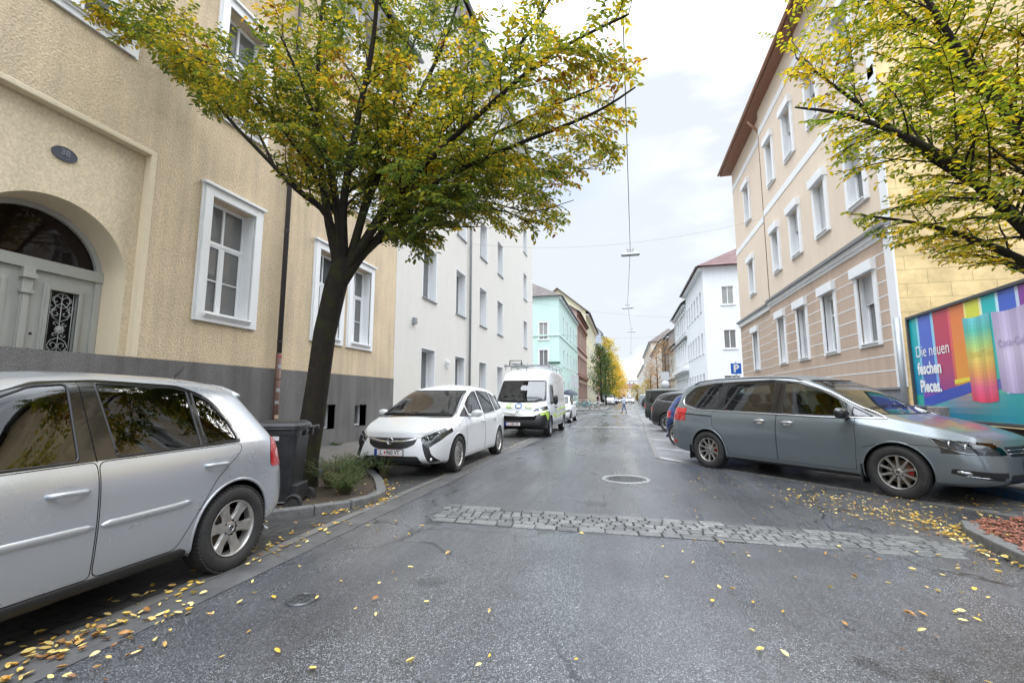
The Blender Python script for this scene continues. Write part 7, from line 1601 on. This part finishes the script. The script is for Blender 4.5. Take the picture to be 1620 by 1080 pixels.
# billboard
def billboard():
    a = Vector((6.1, 11.7, 0)); bdir = (Vector((5.84, 8.32, 0))-a).normalized(); rz = math.atan2(bdir.y, bdir.x); W_ = 5.04; z0, z1 = .95, 3.05; h = z1-z0
    t = empty('billboard', tuple(a), rz, 'rainbow coloured poster board reading Die neuen feschen Pieces behind the grey people carrier', 'billboard')
    # local x along board, outward (street) side is -y... facing the street
    b = MB(); b.bb((0, .0, z0), (W_, .06, z1)); pan = b.build('panel', M_dark, t)
    b = MB(); f = .06; b.bb((-f, -.05, z0-f), (0, .07, z1+f)); b.bb((W_, -.05, z0-f), (W_+f, .07, z1+f)); b.bb((0, -.05, z1), (W_, .07, z1+f)); b.bb((0, -.05, z0-f), (W_, .07, z0)); b.build('frame', pm('board_frame', (.06, .062, .065), .5), t, bevel=.008)
    yf = -.004; PZ = lambda u, v, k=0: (u, yf-.0015*k, z0+v*h)
    pos = MB(); mats = []
    def cm(c):
        nm = 'ink_%02x%02x%02x' % tuple(int(q*255) for q in c)
        if nm not in MT: pm(nm, c, .35)
        if MT[nm] not in mats: mats.append(MT[nm])
        return mats.index(MT[nm])
    def poly(P, c, k): pos.add([PZ(u, v, k) for u, v in P], [tuple(range(len(P)))], cm(c))
    st = [(0, .28, (.0, .42, .45), (0, .16, .40)), (.28, .36, (.30, .70, .80), (.1, .3, .6)), (.36, .83, (.07, .13, .58), (.06, .07, .40)), (.83, .92, (.30, .65, .85), (.15, .3, .7)), (.92, 1.42, (.55, .03, .07), (.30, .04, .22)), (1.42, 1.5, (.75, .10, .12), (.6, .12, .05)), (1.5, 1.92, (.80, .20, .04), (.75, .35, .02)), (1.92, 1.98, (.9, .8, .25), (.9, .7, .1)), (1.98, 2.34, (.72, .72, .05), (.8, .65, .05)), (2.34, 2.41, (.85, .9, .6), (.85, .8, .4)), (2.41, 2.75, (.0, .50, .52), (.1, .45, .3)), (2.75, 2.82, (.55, .85, .95), (.4, .7, .8)), (2.82, 3.2, (.05, .12, .60), (.05, .1, .45)), (3.2, 3.27, (.6, .7, .9), (.4, .5, .8)), (3.27, 3.8, (.25, .04, .35), (.2, .03, .3)), (3.8, 4.4, (.6, .05, .2), (.5, .05, .25)), (4.4, W_, (.8, .3, .05), (.8, .4, .05))]
    n = 14
    for u0, u1, c0, c1 in st:
        for k in range(n):
            v0, v1 = .22+.78*k/n, .22+.78*(k+1)/n; f_ = 1-(k+.5)/n; f_ = f_**1.6; c = tuple(c0[i]*(1-f_)+c1[i]*f_ for i in range(3)); c = tuple(round(q, 2) for q in c)
            poly([(u0, v0), (u1, v0), (u1, v1), (u0, v1)], c, 0)
    fl = [(0, .3, .0, .12, (.0, .30, .36)), (.0, W_, 0, .12, (0, .30, .27)), (0, W_, .12, .22, (.02, .33, .32))]
    for k in range(26):
        u0, u1 = W_*k/26, W_*(k+1)/26; g_ = math.exp(-((u0-1.6)/.7)**2)
        for j in range(4):
            v0, v1 = j*.055, (j+1)*.055; c = (.02+.28*g_*(j/3), .30+.06*j/3-.1*g_, .28+.10*math.sin(u0*1.7)**2); poly([(u0, v0), (u1, v0), (u1, v1), (u0, v1)], tuple(round(q, 2) for q in c), 0)
    poly([(.28, .20), (2.0, .335), (2.0, .245), (.28, .09)], (.035, .07, .42), 1); poly([(2.0, .335), (3.6, .34), (3.6, .27), (2.0, .245)], (.10, .12, .40), 1)
    poly([(.3, .24), (1.0, .30), (1.0, .25), (.3, .19)], (.2, .06, .4), 2); poly([(1.42, .31), (2.0, .34), (2.0, .37), (1.42, .35)], (.8, .65, .05), 2)
    def cup(u0, w, v0, v1, cols, k):
        m = 22; nh = 10
        for j in range(m):
            a0, a1 = j/m, (j+1)/m; f_ = (a0+a1)/2*(len(cols)-1); i = min(len(cols)-2, int(f_)); q = f_-i; c = [cols[i][z]*(1-q)+cols[i+1][z]*q for z in range(3)]
            for i2 in range(nh):
                s0, s1 = i2/nh, (i2+1)/nh; sh = .78+.38*math.exp(-(((s0+s1)/2-.35)/.14)**2)+.22*math.exp(-(((s0+s1)/2-.78)/.08)**2); tp = .035*(1-a0); tp1 = .035*(1-a1)
                cv = lambda s, a: .018*(4*(s-.5)**2-1)*(-1)
                X = lambda s, t_: u0+w*(t_+(1-2*t_)*s)
                cc = tuple(round(min(.92, z*sh), 2) for z in c)
                poly([(X(s0, tp), v0+(v1-v0)*a0-cv(s0, 0)), (X(s1, tp), v0+(v1-v0)*a0-cv(s1, 0)), (X(s1, tp1), v0+(v1-v0)*a1-cv(s1, 0)), (X(s0, tp1), v0+(v1-v0)*a1-cv(s0, 0))], cc, k)
    cup(1.86, .72, .17, .87, [(.85, .05, .12), (.82, .12, .25), (.85, .35, .10), (.85, .62, .12), (.45, .68, .20), (.10, .55, .42), (.15, .60, .70)], 3)
    cup(2.62, .80, .24, .86, [(.50, .40, .62), (.60, .48, .70), (.68, .58, .78), (.60, .50, .72), (.55, .45, .68)], 2)
    cup(3.6, .72, .17, .84, [(.1, .4, .7), (.3, .6, .8), (.6, .7, .5), (.85, .6, .2), (.85, .3, .2)], 3)
    pos.v = [(x, y, z) for x, y, z in pos.v]; po = pos.build('poster', mats, t)
    def txt(s_, size, u, v, bold, xs, c, k=6, sl=0):
        V, F = text_mesh(s_, size, bold, .0, align='LEFT', xs=xs); m_ = MB(); m_.add([(u+p[0], -.012-.0006*k, z0+v*h+p[1]+sl*p[0]) for p in V], F); m_.build('lettering', c, po)
    Wt = pm('poster_white', (.85, .86, .87), .4)
    txt('Die neuen', .34, .17, .645, 0, .86, Wt); txt('feschen', .34, .19, .475, .012, .84, Wt); txt('Pieces.', .34, .22, .30, .012, .84, Wt)
    txt('Coca-Cola', .16, 1.93, .55, 0, .9, pm('ink_faintgold', (.72, .55, .15), .5), 8, .03); txt('Coca-Cola', .17, 2.7, .60, 0, .9, pm('ink_faintlilac', (.38, .3, .5), .5), 8, .03)
    b = MB()
    for u in (.15, 1.7, 3.3, 4.9): b.bb((u-.05, .07, 0), (u+.05, .17, 2.95))
    b.build('posts', M_zinc, t)
    b = MB(); b.bb((.1, .10, 0), (W_, .16, .86)); b.build('base_screen', pm('brown_slats', (.035, .028, .025), .8), t)
    return t
billboard()
M_box = pm('cabinet_grey', (.36, .36, .34), .6, noise=(14, .9, (.16, .15, .15)))
t = empty('utility_cabinet', (5.82, 11.35, .1), 0, 'pale sticker covered utility cabinet left of the billboard', 'cabinet'); MB().bb((-.22, -.18, 0), (.22, .18, 1.05)).build('cabinet_body', M_box, t, bevel=.02); MB().bb((-.24, -.2, 1.05), (.24, .2, 1.1)).build('cabinet_roof', M_zinc, t)
t = empty('utility_cabinet', (6.0, 10.75, .1), 0, 'dark grey graffiti marked cabinet against the billboard edge', 'cabinet'); MB().bb((-.17, -.18, 0), (.17, .18, 1.08)).build('cabinet_body', pm('cabinet_dark', (.15, .14, .13), .6, noise=(10, 1, (.3, .26, .25))), t, bevel=.02)
b = MB(); b.tube([(6.02, 12.0, .1), (6.02, 12.0, 3.15)], .06, 10); tag(b.build('steel_post', M_zinc), 'grey steel post between the beige house corner and the billboard', 'post')
# signs
def sign_pole(x, y, h, name='sign_pole'): return MB().tube([(x, y, 0), (x, y, h)], .03, 8)
t = empty('parking_sign', (5.35, 24.6, .1), 0, 'blue square parking sign with a white letter P above the grey people carrier', 'sign')
MB().tube([(0, 0, 0), (0, 0, 3.05)], .03, 8).build('pole', M_zinc, t); b = MB(); b.bb((-.24, -.05, 2.42), (.24, -.03, 2.95)); b.build('sign_plate', pm('sign_blue', (.01, .12, .52), .35), t, bevel=.004)
V, F = text_mesh('P', .50, .02, .0); MB().add([(v[0], -.053, 2.68+v[1]) for v in V], F).build('lettering', pm('sign_white', (.8, .8, .8), .4), t)
t = empty('road_sign', (3.75, 46.5, 0), 0, 'grey backs of a square and a round sign on one pole at the crossing', 'sign')
MB().tube([(0, 0, 0), (0, 0, 3.9)], .035, 8).build('pole', M_zinc, t); MB().bb((-.40, -.05, 3.05), (.40, -.03, 3.85)).build('square_plate', pm('sign_back', (.42, .43, .44), .5), t); MB().lathe([(0, -.05), (.40, -.05), (.40, -.03), (0, -.03)], 28, 'Y', c=(0, 0, 2.62)).build('round_plate', MT['sign_back'], t)
t = empty('road_sign', (-5.3, 49.5, .1), 0, 'pale grey rectangular sign backs on a pole before the mint house', 'sign')
MB().tube([(0, 0, 0), (0, 0, 3.9)], .035, 8).build('pole', M_zinc, t); b = MB(); b.bb((-.38, -.05, 3.1), (.42, -.03, 3.7)); b.bb((-.38, -.05, 2.3), (.42, -.03, 3.0)); b.build('sign_plates', MT['sign_back'], t)
# bicycles
def bicycle(x, y, rz, label, col, group='bicycles parked at the corner'):
    m = pm('bike_%d%d%d' % tuple(int(c*99) for c in col), col, .35); t = empty('bicycle', (x, y, .1), rz, label, 'bicycle', group); r_ = .34
    for ax in (-.53, .53):
        b = MB(); P = [(ax+r_*math.cos(2*math.pi*k/28), 0, r_+r_*math.sin(2*math.pi*k/28)) for k in range(29)]; b.tube(P, .019, 6, cap=False); w = b.build('wheel', M_rub, t)
        b = MB()
        for k in range(14): a = 2*math.pi*k/14; b.tube([(ax, 0, r_), (ax+r_*.96*math.cos(a), 0, r_+r_*.96*math.sin(a))], .0035, 3)
        P = [(ax+r_*.95*math.cos(2*math.pi*k/24), 0, r_+r_*.95*math.sin(2*math.pi*k/24)) for k in range(25)]; b.tube(P, .011, 5, cap=False); b.build('spokes', M_alloy, w)
        b = MB(); P = [(ax+(r_+.04)*math.cos(R(a)), 0, r_+(r_+.04)*math.sin(R(a))) for a in range(10, 171, 16)]; b.tube(P, .022, 5, flat=(0, 1, 0)); b.build('mudguard', m, t)
    b = MB(); B_ = (-.05, 0, .30); S_ = (-.18, 0, .78); H_ = (.36, 0, .82)
    for a, c in ((B_, S_), (S_, H_), (B_, (.38, 0, .66)), (B_, (-.53, 0, r_)), (S_, (-.53, 0, r_)), (H_, (.53, 0, r_))): b.tube([a, c], .018, 6)
    b.tube([S_, (-.2, 0, .92)], .013, 6); b.tube([H_, (.33, 0, 1.0)], .014, 6); b.build('frame', m, t)
    b = MB(); b.box((-.22, 0, .95), (.26, .14, .05)); b.build('saddle', M_dark, t, bevel=.02); b = MB(); b.tube([(.2, -.28, 1.03), (.33, -.1, 1.02), (.33, .1, 1.02), (.2, .28, 1.03)], .013, 6); b.build('handlebar', M_chrome, t)
    b = MB(); b.tube([(-.05, .06, .30), (.05, .06, .16)], .012, 5); b.tube([(-.05, -.06, .30), (-.15, -.06, .44)], .012, 5); b.box((.06, .1, .15), (.09, .09, .025)); b.box((-.16, -.1, .45), (.09, .09, .025)); b.lathe([(0, .05), (.09, .05), (.09, .06), (0, .06)], 16, 'Y', c=(-.05, 0, .30)); b.build('crank', M_dark, t)
    return t
bicycle(-4.15, 50.4, R(8), 'turquoise bicycle, leftmost of the row at the corner', (.02, .35, .38)); bicycle(-3.6, 51.3, R(-5), 'dark blue bicycle behind the turquoise one', (.02, .04, .12)); bicycle(-3.0, 50.2, R(12), 'cream white bicycle at the right end of the row', (.6, .6, .55)); bicycle(-3.3, 52.4, R(20), 'silver bicycle standing behind the cream white one', (.4, .42, .44)); bicycle(-4.6, 52.2, R(-15), 'black bicycle at the back left of the row', (.02, .02, .02))
# motorbike
def motorbike(x, y, rz, label):
    t = empty('motorbike', (x, y, 0), rz, label, 'motorcycle'); r_ = .31
    for ax in (-.7, .72):
        b = MB(); P = [(ax+(r_-.06)*math.cos(2*math.pi*k/28), 0, r_+(r_-.06)*math.sin(2*math.pi*k/28)) for k in range(29)]; b.tube(P, .065, 8, cap=False); w = b.build('wheel', M_rub, t)
        b = MB(); b.lathe([(0, .03), (.1, .03), (.1, -.03), (0, -.03)], 16, 'Y', c=(ax, 0, r_))
        for k in range(6): a = math.pi*k/3; b.tube([(ax, 0, r_), (ax+.22*math.cos(a), 0, r_+.22*math.sin(a))], .014, 4)
        b.build('rim', M_alloy, w)
    b = MB(); b.tube([(-.75, 0, .82), (-.4, 0, .80), (-.1, 0, .78), (.15, 0, .9), (.35, 0, .9), (.5, 0, .8)], [.05, .12, .12, .16, .17, .08], 10); b.tube([(-.2, 0, .45), (.2, 0, .42), (.35, 0, .55)], [.15, .19, .12], 10); b.build('body', M_dark, t)
    b = MB(); b.tube([(.72, .09, r_), (.45, .09, 1.0)], .03, 6); b.tube([(.72, -.09, r_), (.45, -.09, 1.0)], .03, 6); b.build('fork', M_chrome, t); b = MB(); b.tube([(-.7, -.12, r_), (-.1, -.14, .32), (.2, -.14, .35)], .04, 8); b.build('exhaust', M_chrome, t)
    b = MB(); b.tube([(.3, -.36, 1.05), (.42, -.12, 1.06), (.42, .12, 1.06), (.3, .36, 1.05)], .014, 6); b.build('handlebar', M_dark, t); b = MB(); b.lathe([(.10, 0), (.09, .04), (0, .05)], 14, 'X', c=(.56, 0, .88)); b.tube([(.5, 0, 1.02), (.62, 0, .62)], [.12, .1], 8); b.build('headlight', pm('fairing_white', (.6, .6, .6), .3), t)
    return t
motorbike(2.75, 50.6, R(215), 'white and black motorbike parked by the crossing in front of the small white car')
# people
SK = pm('skin', (.42, .24, .17), .6); HR = pm('hair', (.03, .02, .015), .8)
def cloth(nm, c): return pm(nm, c, .85, noise=(15, .4))
def person(x, y, rz, label, top, leg, stride=.28, arms=((.1, -.25, -.35), (-.1, -.25, -.3)), z=0, shoe=None, h=1.72, extra=None, coat=False):
    t = empty('person', (x, y, z), rz, label, 'person'); k = h/1.72
    J = {}; vs = []; rs = []; es = []
    def v(p, r_, par=None): vs.append(Vector(p)*k); rs.append(r_*k); i = len(vs)-1; (es.append((par, i)) if par is not None else None); return i
    pel = v((0, 0, .92), (.125)); ab = v((0, 0, 1.08), .12, pel); ch = v((.0, 0, 1.28), .14, ab); nk = v((0, 0, 1.43), .065, ch); hd0 = v((.01, 0, 1.52), .07, nk); hd1 = v((.015, 0, 1.60), .098, hd0); v((.01, 0, 1.68), .075, hd1)
    for s_, st in ((1, stride), (-1, -stride)):
        hip = v((0, s_*.09, .88), .09, pel); kn = v((st*.45+.04, s_*.09, .49), .06, hip); an = v((st*.95, s_*.09, .09), .042, kn); v((st*.95+.07, s_*.095, .045), .04, an); v((st*.95+.15, s_*.1, .035), .03, len(vs)-1)
        sh = v((0, s_*.17, 1.38), .062, ch); a = arms[0 if s_ > 0 else 1]; el = v((a[0], s_*(.22), 1.38+a[1]), .042, sh); wr = v((a[0]+.12, s_*.22, 1.38+a[1]+(a[2] if a[2] < 0 else a[2])), .03, el)
        v((a[0]+.15, s_*.22, 1.38+a[1]+a[2]-.07), .035, wr)
    me = bpy.data.meshes.new('p'); me.from_pydata(vs, es, []); o = bpy.data.objects.new('p', me); C.objects.link(o); md = o.modifiers.new('k', 'SKIN'); md2 = o.modifiers.new('s', 'SUBSURF'); md2.levels = 2
    for i, r_ in enumerate(rs): me.skin_vertices[0].data[i].radius = (r_, r_)
    me.skin_vertices[0].data[0].use_root = True; md.use_smooth_shade = True
    dg = bpy.context.evaluated_depsgraph_get(); m2 = bpy.data.meshes.new_from_object(o.evaluated_get(dg)); C.objects.unlink(o); bpy.data.objects.remove(o)
    m2.materials.clear(); [m2.materials.append(q) for q in (top, leg, SK, HR, shoe or M_dark)]
    for p in m2.polygons:
        z_ = p.center.z/k; y_ = abs(p.center.y)/k; x_ = p.center.x/k
        p.material_index = 4 if z_ < .10 else (1 if z_ < (.72 if coat else .93) else (3 if z_ > 1.6 or (z_ > 1.50 and x_ < -.02) else (2 if z_ > 1.46 else 0)))
        if .74 < z_ < .88 and y_ > .18: p.material_index = 2
        p.use_smooth = True
    m2.name = 'body'; b = mobj('body', m2, t); f = MB(); f.lathe([(.018, 0), (.012, .02), (0, .03)], 8, 'X', c=(.10*k, 0, 1.57*k)); f.build('nose', SK, b); return t
pu = person(-4.45, 37.9, R(-100), 'person in dark coat walking under an umbrella behind the white and lime van', cloth('coat_dark', (.04, .045, .06)), cloth('trousers_dark', (.02, .02, .025)), .2, arms=((.12, -.2, .12), (.05, -.27, -.25)), z=.1, coat=True)
t = empty('umbrella', (-4.45, 37.6, .1), 0, 'large dark blue grey umbrella held by the person behind the van', 'umbrella'); b = MB(); b.lathe([(0, 1.95), (.18, 1.93), (.42, 1.82), (.6, 1.64), (.7, 1.45)], 8, sm=False); b.build('canopy', pm('umbrella_cloth', (.035, .045, .07), .6), t); MB().tube([(0, 0, 1.1), (0, 0, 2.05)], .01, 6).build('shaft', M_steel, t)
person(-.15, 40.9, R(180), 'person in a pale blue jacket and jeans crossing the wet road', cloth('jacket_pale', (.50, .56, .66)), cloth('jeans', (.10, .14, .24)), .22, h=1.66)
person(-4.9, 84, R(-90), 'person in dark clothes on the pavement by the green trees', cloth('clothes_dark', (.02, .02, .024)), MT['trousers_dark'], .15, z=.1); person(-4.35, 86, R(-80), 'second dark clothed person beside the first, by the far bin', MT['clothes_dark'], MT['trousers_dark'], .12, z=.1)
wheelie_bin(-3.9, 82, R(90), 'small black bin near the white delivery van far down the street', h=1.1)
# wall rack seen behind the mint house corner
# ------------------------------------------------------------------ cars in place
hatch5((-3.915, 1.84, 0), R(-90), 'silver hatchback parked at the left edge, cut off by the frame', P_silver)
mpv_white((-3.93, 9.49, 0), R(-90), 'white people carrier with chrome grille facing the camera', P_white)
panel_van((-3.60, 17.9, 0), R(-90), 'white panel van with lime lettering and a roof rack', P_van, M_lime)
mpv_grey((3.26, 9.20, 0), math.atan2(-2.41, 2.09), 'blue grey people carrier parked across the bay on the right', P_grey)
small_car((-3.75, 26.2, 0), R(-90), 'small white car parked behind the white and lime van', P_white, 'hatch', 1.05)
ang = math.atan2(-.755, .60)
small_car((2.85, 13.5, 0), ang, 'blue car mostly hidden behind the grey people carrier', P_blue, 'hatch', 1.05)
small_car((3.25, 19.3, 0), R(-36), 'anthracite sport utility car with chrome window line, third in the bays', P_anth, 'suv', 1.0)
small_car((3.0, 24.3, 0), R(-36), 'boxy dark green off roader with a spare wheel on its tail', P_green, 'box', .93)
small_car((4.4, 54.3, 0), R(-40), 'small white hatchback behind the motorbike', P_white, 'hatch', .95)
small_car((4.0, 60.5, 0), R(-42), 'dark estate car next to the small white hatchback', P_black, 'suv', .95)
small_car((4.1, 70.5, 0), R(-40), 'silver grey delivery van at the end of the right row', P_slv2, 'van', .95)
small_car((-2.95, 88, 0), R(-90), 'white delivery van parked by the yellow trees', P_white, 'van', 1.0)
small_car((-2.75, 103, 0), R(-90), 'dark blue car parked beyond the white delivery van', P_blue, 'hatch', 1.1)
small_car((-2.7, 116, 0), R(-90), 'white car parked under the golden tree', P_white, 'hatch', 1.1)
small_car((-.9, 128, 0), R(-90), 'oncoming car with lit headlights, left of the pair', P_slv2, 'hatch', 1.1, lights=True)
small_car((.9, 112, 0), R(-90), 'oncoming car with lit headlights in the middle of the road', P_white, 'suv', 1.0, lights=True)
small_car((4.3, 82, 0), R(-60), 'pale car beyond the silver van', P_slv2, 'hatch', 1.1); small_car((4.2, 97, 0), R(-60), 'far dark car on the right below the orange tree', P_anth, 'hatch', 1.1)
